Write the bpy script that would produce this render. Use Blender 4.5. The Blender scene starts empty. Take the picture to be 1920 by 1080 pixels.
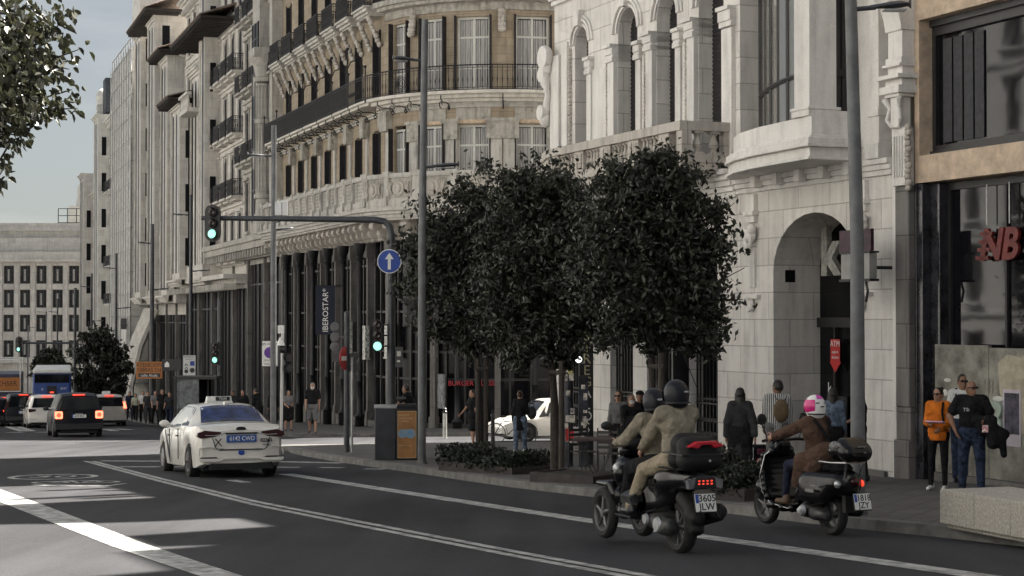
import bpy, math, random
import numpy as np
from mathutils import Matrix, Vector
rad=math.radians; PI=math.pi
SC=bpy.context.scene; COL=SC.collection
# ---------------------------------------------------------------- camera
F_PX=3300.0; CZ=1.67; PIT=math.atan(60/F_PX)
cd=bpy.data.cameras.new('camera'); cam=bpy.data.objects.new('camera',cd); COL.objects.link(cam)
cam.location=(0,0,CZ); cam.rotation_euler=(PI/2+PIT,0,0)
cd.sensor_width=36; cd.lens=36*F_PX/1920; cd.clip_start=.1; cd.clip_end=5000
SC.camera=cam
# ---------------------------------------------------------------- light
SUN_EL=rad(55); SUN_AZ=rad(45)     # towards the sun: right of the street and slightly ahead
W=bpy.data.worlds.new('World'); SC.world=W; W.use_nodes=True
nt=W.node_tree; bg=nt.nodes['Background']; sky=nt.nodes.new('ShaderNodeTexSky')
sky.sky_type='NISHITA'; sky.sun_disc=False; sky.sun_elevation=SUN_EL; sky.sun_rotation=rad(90)-SUN_AZ
sky.air_density=1.0; sky.dust_density=1.2; sky.ozone_density=0.6; sky.altitude=650
tc=nt.nodes.new('ShaderNodeTexCoord'); mp=nt.nodes.new('ShaderNodeMapping'); mp.inputs['Scale'].default_value=(1.2,1.2,5.5)
nz=nt.nodes.new('ShaderNodeTexNoise'); nz.inputs['Scale'].default_value=2.6; nz.inputs['Detail'].default_value=8; nz.inputs['Roughness'].default_value=.6
cr=nt.nodes.new('ShaderNodeValToRGB'); cr.color_ramp.elements[0].position=.50; cr.color_ramp.elements[1].position=.72
mx=nt.nodes.new('ShaderNodeMix'); mx.data_type='RGBA'; mx.inputs[7].default_value=(3.3,3.5,3.5,1)
hs=nt.nodes.new('ShaderNodeHueSaturation'); hs.inputs['Saturation'].default_value=.4
ml=nt.nodes.new('ShaderNodeMath'); ml.operation='MULTIPLY'; ml.inputs[1].default_value=.55
L=nt.links.new
sz=nt.nodes.new('ShaderNodeSeparateXYZ'); zr=nt.nodes.new('ShaderNodeMapRange'); zr.inputs['From Min'].default_value=.15; zr.inputs['From Max'].default_value=.5; zr.inputs['To Min'].default_value=.5; zr.inputs['To Max'].default_value=.12
L(tc.outputs['Generated'],sz.inputs[0]); L(sz.outputs[2],zr.inputs[0]); L(zr.outputs[0],ml.inputs[1])
L(tc.outputs['Generated'],mp.inputs['Vector']); L(mp.outputs[0],nz.inputs['Vector']); L(nz.outputs['Fac'],cr.inputs[0])
L(cr.outputs[0],ml.inputs[0]); L(ml.outputs[0],mx.inputs[0])
zd=nt.nodes.new('ShaderNodeMapRange'); zd.interpolation_type='SMOOTHSTEP'; zd.inputs['From Min'].default_value=.18; zd.inputs['From Max'].default_value=.6; zd.inputs['To Min'].default_value=.40; zd.inputs['To Max'].default_value=.62
L(sz.outputs[2],zd.inputs[0]); gm=nt.nodes.new('ShaderNodeMix'); gm.data_type='RGBA'; gm.blend_type='MULTIPLY'; gm.inputs[0].default_value=1
cz=nt.nodes.new('ShaderNodeCombineXYZ')
tn=[nt.nodes.new('ShaderNodeMath') for k in range(3)]
for k in range(3): tn[k].operation='MULTIPLY'; tn[k].inputs[1].default_value=(.995,1.0,.975)[k]; L(zd.outputs[0],tn[k].inputs[0]); L(tn[k].outputs[0],cz.inputs[k])
L(sky.outputs[0],hs.inputs['Color']); L(hs.outputs[0],gm.inputs[6]); L(cz.outputs[0],gm.inputs[7]); L(gm.outputs[2],mx.inputs[6]); L(mx.outputs[2],bg.inputs['Color'])
bg.inputs['Strength'].default_value=.05
sd=bpy.data.lights.new('sun','SUN'); sd.energy=5.0; sd.angle=rad(.55); sd.color=(1,.94,.845)
so=bpy.data.objects.new('sun',sd); COL.objects.link(so)
so.rotation_euler=Vector((math.cos(SUN_AZ)*math.cos(SUN_EL),math.sin(SUN_AZ)*math.cos(SUN_EL),math.sin(SUN_EL))).to_track_quat('Z','Y').to_euler()
SC.view_settings.view_transform='Standard'; SC.view_settings.look='None'; SC.view_settings.exposure=2.1; SC.view_settings.gamma=1
# ---------------------------------------------------------------- measuring
SL=.0415                                    # the street falls away from the camera
_c,_s=math.cos(PIT),math.sin(PIT)
def ray(px,py):
    x=(px-960)/F_PX; z=(540-py)/F_PX
    return x,_c-z*_s,_s+z*_c
def at(px,py,Y):
    r=ray(px,py); k=Y/r[1]; return Vector((r[0]*k,Y,CZ+r[2]*k))
def gnd(px,py,up=0):
    r=ray(px,py); k=(up-CZ)/(r[2]+SL*r[1]); return Vector((r[0]*k,r[1]*k,CZ+r[2]*k))
def gz(Y): return -SL*Y
# ---------------------------------------------------------------- mesh builder
class MB:
    def __init__(s): s.v=[]; s.f=[]; s.mi=[]; s.m=0; s.M=None
    def add(s,vs,fs):
        n=len(s.v)
        if s.M is not None: vs=[s.M@Vector(p) for p in vs]
        s.v+= [tuple(p) for p in vs]; s.f+=[tuple(i+n for i in f) for f in fs]; s.mi+=[s.m]*len(fs)
        return s
    def box(s,x0,x1,y0,y1,z0,z1):
        return s.add([(x0,y0,z0),(x1,y0,z0),(x1,y1,z0),(x0,y1,z0),(x0,y0,z1),(x1,y0,z1),(x1,y1,z1),(x0,y1,z1)],
          [(0,3,2,1),(4,5,6,7),(0,1,5,4),(1,2,6,5),(2,3,7,6),(3,0,4,7)])
    def quad(s,a,b,c,d): return s.add([a,b,c,d],[(0,1,2,3)])
    def rings(s,R,close=True,cap=True):
        n=len(R[0]); fs=[]; vs=[p for r in R for p in r]
        for i in range(len(R)-1):
            for j in range(n if close else n-1):
                k=(j+1)%n; fs.append((i*n+j,i*n+k,(i+1)*n+k,(i+1)*n+j))
        if cap and close: fs.append(tuple(range(n-1,-1,-1))); m=(len(R)-1)*n; fs.append(tuple(m+j for j in range(n)))
        return s.add(vs,fs)
    def tube(s,pts,r,n=8,cap=True):
        pts=[Vector(p) for p in pts]; rr=r if isinstance(r,(list,tuple)) else [r]*len(pts)
        R=[]; up=None
        for i,p in enumerate(pts):
            d=(pts[min(i+1,len(pts)-1)]-pts[max(i-1,0)]).normalized()
            if up is None:
                up=Vector((0,0,1)) if abs(d.z)<.9 else Vector((1,0,0))
            a=d.cross(up).normalized(); b=a.cross(d).normalized(); up=b
            R.append([p+(a*math.cos(2*PI*j/n)-b*math.sin(2*PI*j/n))*-rr[i] for j in range(n)])
        return s.rings(R,True,cap)
    def cyl(s,a,b,r,r2=None,n=14): return s.tube([a,b],[r,r if r2 is None else r2],n)
    def lathe(s,prof,c=(0,0,0),n=16,axis='z',a0=0,a1=2*PI,cap=None):
        R=[]
        full=abs(a1-a0-2*PI)<1e-6; m=n if full else n+1
        for r,h in prof:
            q=[]
            for j in range(m):
                t=a0+(a1-a0)*j/n; x,y=r*math.cos(t),r*math.sin(t)
                q.append({'z':(c[0]+x,c[1]+y,c[2]+h),'x':(c[0]+h,c[1]+x,c[2]+y),'y':(c[0]+y,c[1]+h,c[2]+x)}[axis])
            R.append(q)
        return s.rings(R,full,(full and prof[0][0]>1e-4 and abs(prof[0][0]-prof[-1][0])+abs(prof[0][1]-prof[-1][1])>1e-4 and (prof[0][1]!=prof[-1][1] or len(prof)<4)) if cap is None else cap)
    def sph(s,c,r,n=12,m=8):
        if not isinstance(r,(tuple,list)): r=(r,r,r)
        R=[[(c[0]+r[0]*math.sin(PI*(i+.02)/(m+.04))*math.cos(2*PI*j/n),c[1]+r[1]*math.sin(PI*(i+.02)/(m+.04))*math.sin(2*PI*j/n),c[2]-r[2]*math.cos(PI*(i+.02)/(m+.04))) for j in range(n)] for i in range(m+1)]
        return s.rings(R,True,True)
    def prism(s,poly,a0,a1,pl='xz'):
        # polygon in a plane, extruded along the third axis from a0 to a1
        def P(u,v,w): return {'xz':(u,w,v),'xy':(u,v,w),'yz':(w,u,v)}[pl]
        n=len(poly); ar=sum(poly[i][0]*poly[(i+1)%n][1]-poly[(i+1)%n][0]*poly[i][1] for i in range(n))
        if (ar>0)==(pl=='xz'): pass
        else: poly=poly[::-1]
        # orientation: front cap faces a0 side for xz
        vs=[P(u,v,a0) for u,v in poly]+[P(u,v,a1) for u,v in poly]
        fs=[tuple(range(n)),tuple(range(2*n-1,n-1,-1))]+[(i,n+i,n+(i+1)%n,(i+1)%n) for i in range(n)]
        if pl!='xz': pass
        return s.add(vs,fs)
    def strip(s,pts,w,z=0):                 # flat ribbon following ground points
        P=[Vector(p) for p in pts]; A=[];B=[]
        for i,p in enumerate(P):
            d=(P[min(i+1,len(P)-1)]-P[max(i-1,0)]); d.z=0; d.normalize(); nn=Vector((-d.y,d.x,0))
            ww=w[i] if isinstance(w,list) else w
            for q,sg in ((A,1),(B,-1)):
                o=p+nn*ww*.5*sg; o.z=gz(o.y)+z; q.append(o)
        for i in range(len(P)-1): s.quad(B[i],B[i+1],A[i+1],A[i])
        return s
    def build(s,name,mat,parent=None,label=None,smooth=None,bevel=0,loc=None,solid=True):
        me=bpy.data.meshes.new(name); me.from_pydata(s.v,[],s.f)
        mats=mat if isinstance(mat,(list,tuple)) else [mat]
        for m in mats: me.materials.append(m)
        if len(mats)>1: me.polygons.foreach_set('material_index',s.mi)
        fix_normals(me) if solid else None
        if smooth is not None:
            me.polygons.foreach_set('use_smooth',[True]*len(me.polygons)); me.set_sharp_from_angle(angle=rad(smooth))
        o=bpy.data.objects.new(name,me); COL.objects.link(o); o.parent=parent
        if label: o['label']=label
        if loc: o.location=loc
        if bevel:
            b=o.modifiers.new('b','BEVEL'); b.width=bevel; b.segments=2; b.limit_method='ANGLE'; b.angle_limit=rad(40)
        return o
import bmesh
def fix_normals(me):
    if len(me.polygons)>60000: return
    bm=bmesh.new(); bm.from_mesh(me); bmesh.ops.recalc_face_normals(bm,faces=bm.faces); bm.to_mesh(me); bm.free()
def thing(name,label,cat,loc=(0,0,0),rz=0,group=None,kind=None):
    o=bpy.data.objects.new(name,None); COL.objects.link(o); o.location=loc; o.rotation_euler=(0,0,rz)
    o.empty_display_size=.3
    return tag(o,label,cat,group,kind)
def tag(o,label,cat=None,group=None,kind=None):
    if label: o['label']=label
    if cat: o['category']=cat
    if group: o['group']=group
    if kind: o['kind']=kind
    return o
CH={}
def kids(o): return [c for c in COL.objects if c.parent==o]
def dup(o,loc=None,rz=None,label=None,parent=None,group=None):
    def rec(a,par):
        c=a.copy(); COL.objects.link(c); c.parent=par
        for ch in list(a.children): rec(ch,c)
        return c
    c=rec(o,parent)
    if loc is not None: c.location=loc
    if rz is not None: c.rotation_euler=(0,0,rz)
    if label: c['label']=label
    if group: c['group']=group
    return c
_tc=0
def text(s,name,mat,parent,size,loc,rot=(PI/2,0,0),ext=.004,align='CENTER',sx=1,label=None,bold=0):
    cu=bpy.data.curves.new('t','FONT'); cu.body=s; cu.size=size; cu.extrude=ext; cu.align_x=align; cu.align_y='CENTER'; cu.offset=bold; cu.resolution_u=3
    to=bpy.data.objects.new('t',cu); COL.objects.link(to)
    dg=bpy.context.evaluated_depsgraph_get(); me=bpy.data.meshes.new_from_object(to.evaluated_get(dg)); bpy.data.objects.remove(to)
    me.name=name; me.materials.clear(); me.materials.append(mat)
    o=bpy.data.objects.new(name,me); COL.objects.link(o); o.parent=parent; o.location=loc; o.rotation_euler=rot; o.scale=(sx,1,1)
    if label: o['label']=label
    return o
# ---------------------------------------------------------------- materials
MC={}
def mat(name,col,rough=.7,metal=0,var=.12,sc=4,bump=0,bsc=30,spec=.5,emit=None,es=1,trans=0,stretch=None,col2=None,coat=0):
    if name in MC: return MC[name]
    m=bpy.data.materials.new(name); m.use_nodes=True; N=m.node_tree.nodes; K=m.node_tree.links.new
    b=N['Principled BSDF']; b.inputs['Roughness'].default_value=rough; b.inputs['Metallic'].default_value=metal
    b.inputs['Specular IOR Level'].default_value=spec
    if coat: b.inputs['Coat Weight'].default_value=coat; b.inputs['Coat Roughness'].default_value=.06
    if trans: b.inputs['Transmission Weight'].default_value=trans
    c=(*col,1)
    if var>0:
        t=N.new('ShaderNodeTexCoord'); mp=N.new('ShaderNodeMapping'); n1=N.new('ShaderNodeTexNoise'); n1.inputs['Scale'].default_value=sc; n1.inputs['Detail'].default_value=9; n1.inputs['Roughness'].default_value=.65
        if stretch: mp.inputs['Scale'].default_value=stretch
        mx=N.new('ShaderNodeMix'); mx.data_type='RGBA'
        lo=col2 if col2 else tuple(x*(1-var*1.6) for x in col); hi=tuple(min(1,x*(1+var)) for x in col)
        mx.inputs[6].default_value=(*lo,1); mx.inputs[7].default_value=(*hi,1)
        r=N.new('ShaderNodeValToRGB'); r.color_ramp.elements[0].position=.34; r.color_ramp.elements[1].position=.64
        K(t.outputs['Object'],mp.inputs[0]); K(mp.outputs[0],n1.inputs['Vector']); K(n1.outputs['Fac'],r.inputs[0]); K(r.outputs[0],mx.inputs[0]); K(mx.outputs[2],b.inputs['Base Color'])
    else: b.inputs['Base Color'].default_value=c
    if bump:
        t=N.new('ShaderNodeTexCoord'); n2=N.new('ShaderNodeTexNoise'); n2.inputs['Scale'].default_value=bsc; n2.inputs['Detail'].default_value=6
        bp=N.new('ShaderNodeBump'); bp.inputs['Strength'].default_value=bump; bp.inputs['Distance'].default_value=.02
        K(t.outputs['Object'],n2.inputs['Vector']); K(n2.outputs['Fac'],bp.inputs['Height']); K(bp.outputs[0],b.inputs['Normal'])
    if emit: b.inputs['Emission Color'].default_value=(*emit,1); b.inputs['Emission Strength'].default_value=es
    MC[name]=m; return m
def stone(name,col,bw=.9,bh=.45,joint=.5,rough=.85,grime=.35,tint=(.16,.14,.12),carve=0,csc=9,mort=.012):
    # stone blocks in the facade's own x,z plane with rain streaks, blotches and soot
    if name in MC: return MC[name]
    m=bpy.data.materials.new(name); m.use_nodes=True; N=m.node_tree.nodes; K=m.node_tree.links.new
    b=N['Principled BSDF']; b.inputs['Roughness'].default_value=rough; b.inputs['Specular IOR Level'].default_value=.25
    t=N.new('ShaderNodeTexCoord'); sx=N.new('ShaderNodeSeparateXYZ'); cx=N.new('ShaderNodeCombineXYZ'); ad=N.new('ShaderNodeMath'); ad.operation='ADD'
    K(t.outputs['Object'],sx.inputs[0]); K(sx.outputs[0],ad.inputs[0]); K(sx.outputs[1],ad.inputs[1]); K(ad.outputs[0],cx.inputs[0]); K(sx.outputs[2],cx.inputs[1])
    br=N.new('ShaderNodeTexBrick'); br.inputs['Scale'].default_value=1; br.inputs['Brick Width'].default_value=bw; br.inputs['Row Height'].default_value=bh; br.inputs['Mortar Size'].default_value=mort; br.inputs['Mortar Smooth'].default_value=.2
    hi=tuple(min(1,x*1.06) for x in col); lo=tuple(x*.9 for x in col)
    br.inputs['Color1'].default_value=(*hi,1); br.inputs['Color2'].default_value=(*lo,1); br.inputs['Mortar'].default_value=(*[x*(1-joint) for x in col],1)
    K(cx.outputs[0],br.inputs['Vector'])
    n1=N.new('ShaderNodeTexNoise'); n1.inputs['Scale'].default_value=1.3; n1.inputs['Detail'].default_value=10; n1.inputs['Roughness'].default_value=.7
    mp=N.new('ShaderNodeMapping'); mp.inputs['Scale'].default_value=(3.2,3.2,.45)
    K(t.outputs['Object'],mp.inputs[0]); n2=N.new('ShaderNodeTexNoise'); n2.inputs['Scale'].default_value=1.6; n2.inputs['Detail'].default_value=8; K(mp.outputs[0],n2.inputs['Vector']); K(t.outputs['Object'],n1.inputs['Vector'])
    mu=N.new('ShaderNodeMath'); mu.operation='MULTIPLY'; K(n1.outputs['Fac'],mu.inputs[0]); K(n2.outputs['Fac'],mu.inputs[1])
    r=N.new('ShaderNodeValToRGB'); r.color_ramp.elements[0].position=.20; r.color_ramp.elements[1].position=.42; r.color_ramp.elements[0].color=(0,0,0,1); r.color_ramp.elements[1].color=(1,1,1,1)
    K(mu.outputs[0],r.inputs[0])
    ml=N.new('ShaderNodeMath'); ml.operation='MULTIPLY'; ml.inputs[1].default_value=grime; K(r.outputs[0],ml.inputs[0])
    mx=N.new('ShaderNodeMix'); mx.data_type='RGBA'; K(ml.outputs[0],mx.inputs[0]); K(br.outputs['Color'],mx.inputs[6]); mx.inputs[7].default_value=(*tint,1)
    n3=N.new('ShaderNodeTexNoise'); n3.inputs['Scale'].default_value=38; n3.inputs['Detail'].default_value=5; K(t.outputs['Object'],n3.inputs['Vector'])
    mr=N.new('ShaderNodeMapRange'); mr.inputs['To Min'].default_value=.8; mr.inputs['To Max'].default_value=1.18; K(n3.outputs['Fac'],mr.inputs[0])
    m2=N.new('ShaderNodeMix'); m2.data_type='RGBA'; m2.blend_type='MULTIPLY'; m2.inputs[0].default_value=1; K(mx.outputs[2],m2.inputs[6]); K(mr.outputs[0],m2.inputs[7]); K(m2.outputs[2],b.inputs['Base Color'])
    bp=N.new('ShaderNodeBump'); bp.inputs['Strength'].default_value=.5; bp.inputs['Distance'].default_value=.012
    sb=N.new('ShaderNodeMath'); sb.operation='SUBTRACT'; K(n3.outputs['Fac'],sb.inputs[0]); K(br.outputs['Fac'],sb.inputs[1]); K(sb.outputs[0],bp.inputs['Height'])
    if carve:
        vo=N.new('ShaderNodeTexVoronoi'); vo.feature='SMOOTH_F1'; vo.inputs['Scale'].default_value=csc; K(t.outputs['Object'],vo.inputs['Vector'])
        b2=N.new('ShaderNodeBump'); b2.inputs['Strength'].default_value=1; b2.inputs['Distance'].default_value=carve; K(vo.outputs['Distance'],b2.inputs['Height']); K(bp.outputs[0],b2.inputs['Normal']); K(b2.outputs[0],b.inputs['Normal'])
    else: K(bp.outputs[0],b.inputs['Normal'])
    MC[name]=m; return m
def glass(name,col=(.01,.012,.015),rough=.04,warp=.15,spec=.8):
    if name in MC: return MC[name]
    m=mat(name,col,rough,var=0,spec=spec); N=m.node_tree.nodes; K=m.node_tree.links.new
    t=N.new('ShaderNodeTexCoord'); n=N.new('ShaderNodeTexNoise'); n.inputs['Scale'].default_value=1.1; bp=N.new('ShaderNodeBump'); bp.inputs['Strength'].default_value=warp; bp.inputs['Distance'].default_value=.03
    K(t.outputs['Object'],n.inputs['Vector']); K(n.outputs['Fac'],bp.inputs['Height']); K(bp.outputs[0],N['Principled BSDF'].inputs['Normal']); return m
LIME=stone('limestone',(.74,.71,.67),1.15,.56,.4,grime=.34)  # stains kept deeper, also standing in for some crevice shade
LIMEP=stone('limestone_plain',(.77,.745,.71),2.2,9,.15,grime=.30,mort=.004)
LIMED=stone('limestone_sooty',(.56,.52,.47),1.2,.6,.4,grime=.55)
CARV=stone('carved_limestone',(.6,.56,.50),9,9,0,grime=.45,carve=.09,csc=7)
GRAN=stone('granite_base',(.20,.19,.18),1.4,.8,.5,grime=.55,tint=(.05,.05,.05))
ORNG=mat('ochre_render',(.56,.44,.33),.9,var=.2,sc=3,bump=.3,bsc=60)
HBRK=stone('sandy_brick',(.38,.315,.235),.75,.36,.35,grime=.45,tint=(.10,.075,.05))
HST=stone('grey_stone',(.54,.52,.48),1.6,8,.2,grime=.5,tint=(.10,.09,.08))
HCARV=stone('grey_carved',(.44,.42,.375),9,9,0,grime=.6,tint=(.05,.045,.04),carve=.12,csc=5)
IRON=mat('black_iron',(.012,.012,.014),.5,.3,var=.2,sc=20)
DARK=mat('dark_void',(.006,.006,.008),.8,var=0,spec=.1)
BMARB=mat('black_marble',(.03,.03,.036),.22,var=.5,sc=3,spec=.6)
WFR=mat('white_window_frame',(.62,.62,.58),.6,var=.06)
BFR=mat('dark_window_frame',(.02,.019,.02),.45,var=.1)
GL=glass('window_glass'); GLR=glass('shop_glass',(.006,.006,.008),.04,.05,.28)
SHUT=mat('dark_shutter',(.022,.02,.022),.7,var=.3,sc=2,stretch=(1,1,12))
CURT=mat('pale_curtain',(.42,.41,.40),.9,var=.3,sc=3,stretch=(14,1,.3))
POLE=mat('galvanised_pole',(.13,.135,.14),.55,.2,var=.18,sc=3,bump=.1)
POLED=mat('dark_grey_pole',(.065,.068,.075),.45,.3,var=.2,sc=5)
LENS=mat('lamp_lens',(.30,.31,.32),.2,var=.1)
WHITE=mat('painted_white',(.72,.72,.70),.6,var=.06,sc=12)
BLACK=mat('satin_black',(.013,.013,.015),.38,var=.1,sc=20)
RUB=mat('tyre_rubber',(.016,.016,.017),.85,var=.2,sc=30)
RED=mat('sign_red',(.45,.02,.02),.5,var=.05); BLUE=mat('sign_blue',(.015,.06,.33),.45,var=.05)
# ================================================================ ground, road, pavements, markings
def asphalt():
    m=bpy.data.materials.new('asphalt'); m.use_nodes=True; N=m.node_tree.nodes; K=m.node_tree.links.new; b=N['Principled BSDF']
    b.inputs['Roughness'].default_value=.95; b.inputs['Specular IOR Level'].default_value=.08
    t=N.new('ShaderNodeTexCoord'); n1=N.new('ShaderNodeTexNoise'); n1.inputs['Scale'].default_value=26; n1.inputs['Detail'].default_value=7; n1.inputs['Roughness'].default_value=.8
    n2=N.new('ShaderNodeTexNoise'); n2.inputs['Scale'].default_value=.22; n2.inputs['Detail'].default_value=8
    mp=N.new('ShaderNodeMapping'); mp.inputs['Rotation'].default_value=(0,0,rad(23)); mp.inputs['Scale'].default_value=(1.6,.12,1)
    n3=N.new('ShaderNodeTexNoise'); n3.inputs['Scale'].default_value=.9; n3.inputs['Detail'].default_value=6
    for q in (n1,n2): K(t.outputs['Object'],q.inputs['Vector'])
    K(t.outputs['Object'],mp.inputs[0]); K(mp.outputs[0],n3.inputs['Vector'])
    a=N.new('ShaderNodeMix'); a.data_type='RGBA'; a.inputs[6].default_value=(.017,.018,.022,1); a.inputs[7].default_value=(.088,.088,.092,1); K(n1.outputs['Fac'],a.inputs[0])
    r=N.new('ShaderNodeMapRange'); r.inputs['From Min'].default_value=.35; r.inputs['From Max'].default_value=.65; r.inputs['To Min'].default_value=.68; r.inputs['To Max'].default_value=1.28
    s=N.new('ShaderNodeMath'); s.operation='ADD'; h=N.new('ShaderNodeMath'); h.operation='MULTIPLY'; h.inputs[1].default_value=.5
    K(n2.outputs['Fac'],s.inputs[0]); K(n3.outputs['Fac'],s.inputs[1]); K(s.outputs[0],h.inputs[0]); K(h.outputs[0],r.inputs[0])
    c=N.new('ShaderNodeMix'); c.data_type='RGBA'; c.blend_type='MULTIPLY'; c.inputs[0].default_value=1; K(a.outputs[2],c.inputs[6]); K(r.outputs[0],c.inputs[7]); K(c.outputs[2],b.inputs['Base Color'])
    bp=N.new('ShaderNodeBump'); bp.inputs['Strength'].default_value=.35; bp.inputs['Distance'].default_value=.01; K(n1.outputs['Fac'],bp.inputs['Height']); K(bp.outputs[0],b.inputs['Normal'])
    return m
ASPH=asphalt()
PAVE=mat('paving_slabs',(.105,.102,.10),.8,var=.35,sc=1.2,bump=.3,bsc=25)
def paving():
    m=stone('granite_paving',(.125,.12,.115),.6,.4,.55,grime=.5,tint=(.05,.05,.05)); N=m.node_tree.nodes; K=m.node_tree.links.new
    br=[n for n in N if n.type=='TEX_BRICK'][0]; t=[n for n in N if n.type=='TEX_COORD'][0]
    mp=N.new('ShaderNodeMapping'); mp.inputs['Rotation'].default_value=(0,0,rad(-66)); K(t.outputs['Object'],mp.inputs[0]); K(mp.outputs[0],br.inputs['Vector']); return m
PAVE=paving()
KERB=mat('kerb_granite',(.15,.147,.14),.8,var=.25,sc=3,bump=.3,bsc=40)
PAINT=mat('road_paint',(.36,.36,.35),.8,var=.4,sc=5,bump=.2)
m=MB(); m.quad((-700,-80,gz(-80)),(700,-80,gz(-80)),(700,1500,gz(1500)),(-700,1500,gz(1500)))
tag(m.build('road',ASPH,solid=False),'grey asphalt road',kind='structure')
def pavement(name,kerb,back,h=.13):
    top=[Vector((p.x,p.y,gz(p.y)+h)) for p in kerb]; bk=[Vector((p[0],p[1],gz(p[1])+h)) for p in back]
    m=MB(); n=len(top)
    # kerb stone strip (flat top .28 wide + face) then paving
    inn=[]
    for i,p in enumerate(top):
        d=(top[min(i+1,n-1)]-top[max(i-1,0)]); d.z=0; d.normalize(); q=p+Vector((d.y,-d.x,0))*.28; q.z=gz(q.y)+h; inn.append(q)
    for i in range(n-1):
        a,b=top[i],top[i+1]; m.quad(Vector((a.x,a.y,gz(a.y)-.05)),Vector((b.x,b.y,gz(b.y)-.05)),b,a); m.quad(a,b,inn[i+1],inn[i])
    tag(m.build('kerb',KERB,solid=False),'granite kerb',kind='structure')
    m=MB(); pts=inn+bk; m.add(pts,[tuple(range(len(pts)))[::-1]])
    tag(m.build(name,PAVE,solid=False),'grey granite pavement',kind='structure')
k1=[Vector((14,2,0)),Vector((9.3,11,0))]+[gnd(*p) for p in ((1920,1025),(1760,1007),(1590,990),(1350,961),(1130,934),(960,914),(870,901),(780,887),(700,876),(620,864),(575,856),(548,850),(540,846.5))]+[Vector((-8.0,51.6,0)),Vector((-6.5,52.9,0)),Vector((-4.2,53.9,0)),Vector((0,55.6,0)),Vector((20,63.5,0)),Vector((60,80,0))]
pavement('pavement',k1,[(60,60),(40,2)])
k2=[Vector((60,94,0)),Vector((12,73.8,0)),Vector((2,69.6,0)),Vector((-4,67.6,0)),Vector((-8,67.3,0)),Vector((-10.5,68.4,0))]+[gnd(*p) for p in ((470,815),(400,809),(330,803),(275,795),(240,788),(215,781),(196,774),(176,767))]+[Vector((-90,330,0))]
pavement('pavement',k2,[(80,330),(60,120)])
# left-hand pavement, beyond the picture's left edge
k3=[Vector((-150,330,0)),Vector((-92,200,0)),Vector((-45,90,0)),Vector((-22,38,0)),Vector((-12.5,14,0)),Vector((-4,-8,0))]
pavement('pavement',k3,[(-30,-30),(-200,0),(-200,330)])
def marks(name,segs,z=.006):
    m=MB()
    for pts,w in segs: m.strip([gnd(*p) for p in pts],w,z)
    return tag(m.build(name,PAINT,solid=False),'white painted road marking',kind='structure')
marks('lane_line',[([(535,889),(740,921),(960,955),(1125,980),(1440,1024),(1845,1082),(2200,1133)],.34)])
marks('double_line',[([(174,865),(300,897.5),(480,941),(700,984),(960,1034),(1212,1080),(1500,1130)],.13),([(160,865),(300,902.5),(480,947.5),(700,991.5),(960,1042),(1165,1080),(1420,1127)],.13)])
marks('wide_lane_line',[([(-60,906),(0,929),(60,952),(140,983),(240,1022),(330,1053),(418,1082),(560,1130)],[.52,.50,.48,.44,.40,.37,.35,.33])])
marks('crossing_line',[([(188,864.6),(420,865.4),(540,866.3),(643,868.6)],.5),([(225,875.6),(420,875.8),(562,876.6)],.38),([(602,876.8),(643,877.6)],.38),([(683,879.6),(722,880)],.38),([(432,900.6),(462,905.2)],.22),([(0,790),(56,808.5)],.5),([(0,795),(46,808.8)],.5),([(68,810.5),(93,810.6)],.6),([(15,811),(42,811.2)],.6),([(196,804.5),(216,808)],.45),([(215,804),(245,806)],.5)])
# painted ring with 30 and a bicycle outline beneath it
def ring(m,c,rx,ry,w,n=40,z=.006):
    for i in range(n):
        a,b=2*PI*i/n,2*PI*(i+1)/n
        P=[Vector((c.x+(rx+o)*math.cos(t),c.y+(ry+o*ry/rx)*math.sin(t),0)) for t,o in ((a,0),(b,0),(b,-w),(a,-w))]
        for p in P: p.z=gz(p.y)+z
        m.quad(*P)
m=MB(); c=gnd(100,894.3); ring(m,c,.86,1.15,.13); 
c2=gnd(95,905); ring(m,c2,.35,.42,.1); c3=gnd(190,904); ring(m,c3,.35,.42,.1)
m.strip([gnd(95,905),gnd(130,901.5),gnd(178,901.5),gnd(190,904)],.12,.006); m.strip([gnd(130,901.5),gnd(148,906),gnd(178,901.5)],.12,.006); m.strip([gnd(60,909.5),gnd(120,911.5),gnd(200,911.5),gnd(235,907)],.12,.006)
tag(m.build('speed_marking',PAINT,solid=False),'painted ring and bicycle on the road',kind='structure')
t=text('30','speed_marking',PAINT,None,.95,(c.x,c.y,gz(c.y)+.008),(-math.atan(SL),0,rad(4)),ext=0,sx=1.0); t.scale=(1,1.3,1); tag(t,'painted number thirty on the road',kind='structure')
# ================================================================ facade helpers
def frz(ang): return math.atan2(-math.cos(ang),math.sin(ang))
def holes_wall(m,x0,x1,z0,z1,y0,y1,holes):
    """wall from x0 to x1, z0 to z1 with openings (xl,xr,zb,zt,rise)"""
    hs=sorted(holes); x=x0
    for xl,xr,zb,zt,rise in hs:
        if xl>x+1e-4: m.box(x,xl,y0,y1,z0,z1)
        if zb>z0+1e-4: m.box(xl,xr,y0,y1,z0,zb)
        if rise>0:
            c=(xl+xr)/2; hw=(xr-xl)/2; n=14
            arc=[(c+hw*math.cos(PI*i/n),zt-rise+rise*math.sin(PI*i/n)) for i in range(n+1)]
            m.prism([(xl,z1),(xl,zt-rise)]+arc[::-1][1:-1]+[(xr,zt-rise),(xr,z1)],y0,y1)
        elif zt<z1-1e-4: m.box(xl,xr,y0,y1,zt,z1)
        x=xr
    if x1>x+1e-4: m.box(x,x1,y0,y1,z0,z1)
    return m
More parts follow.
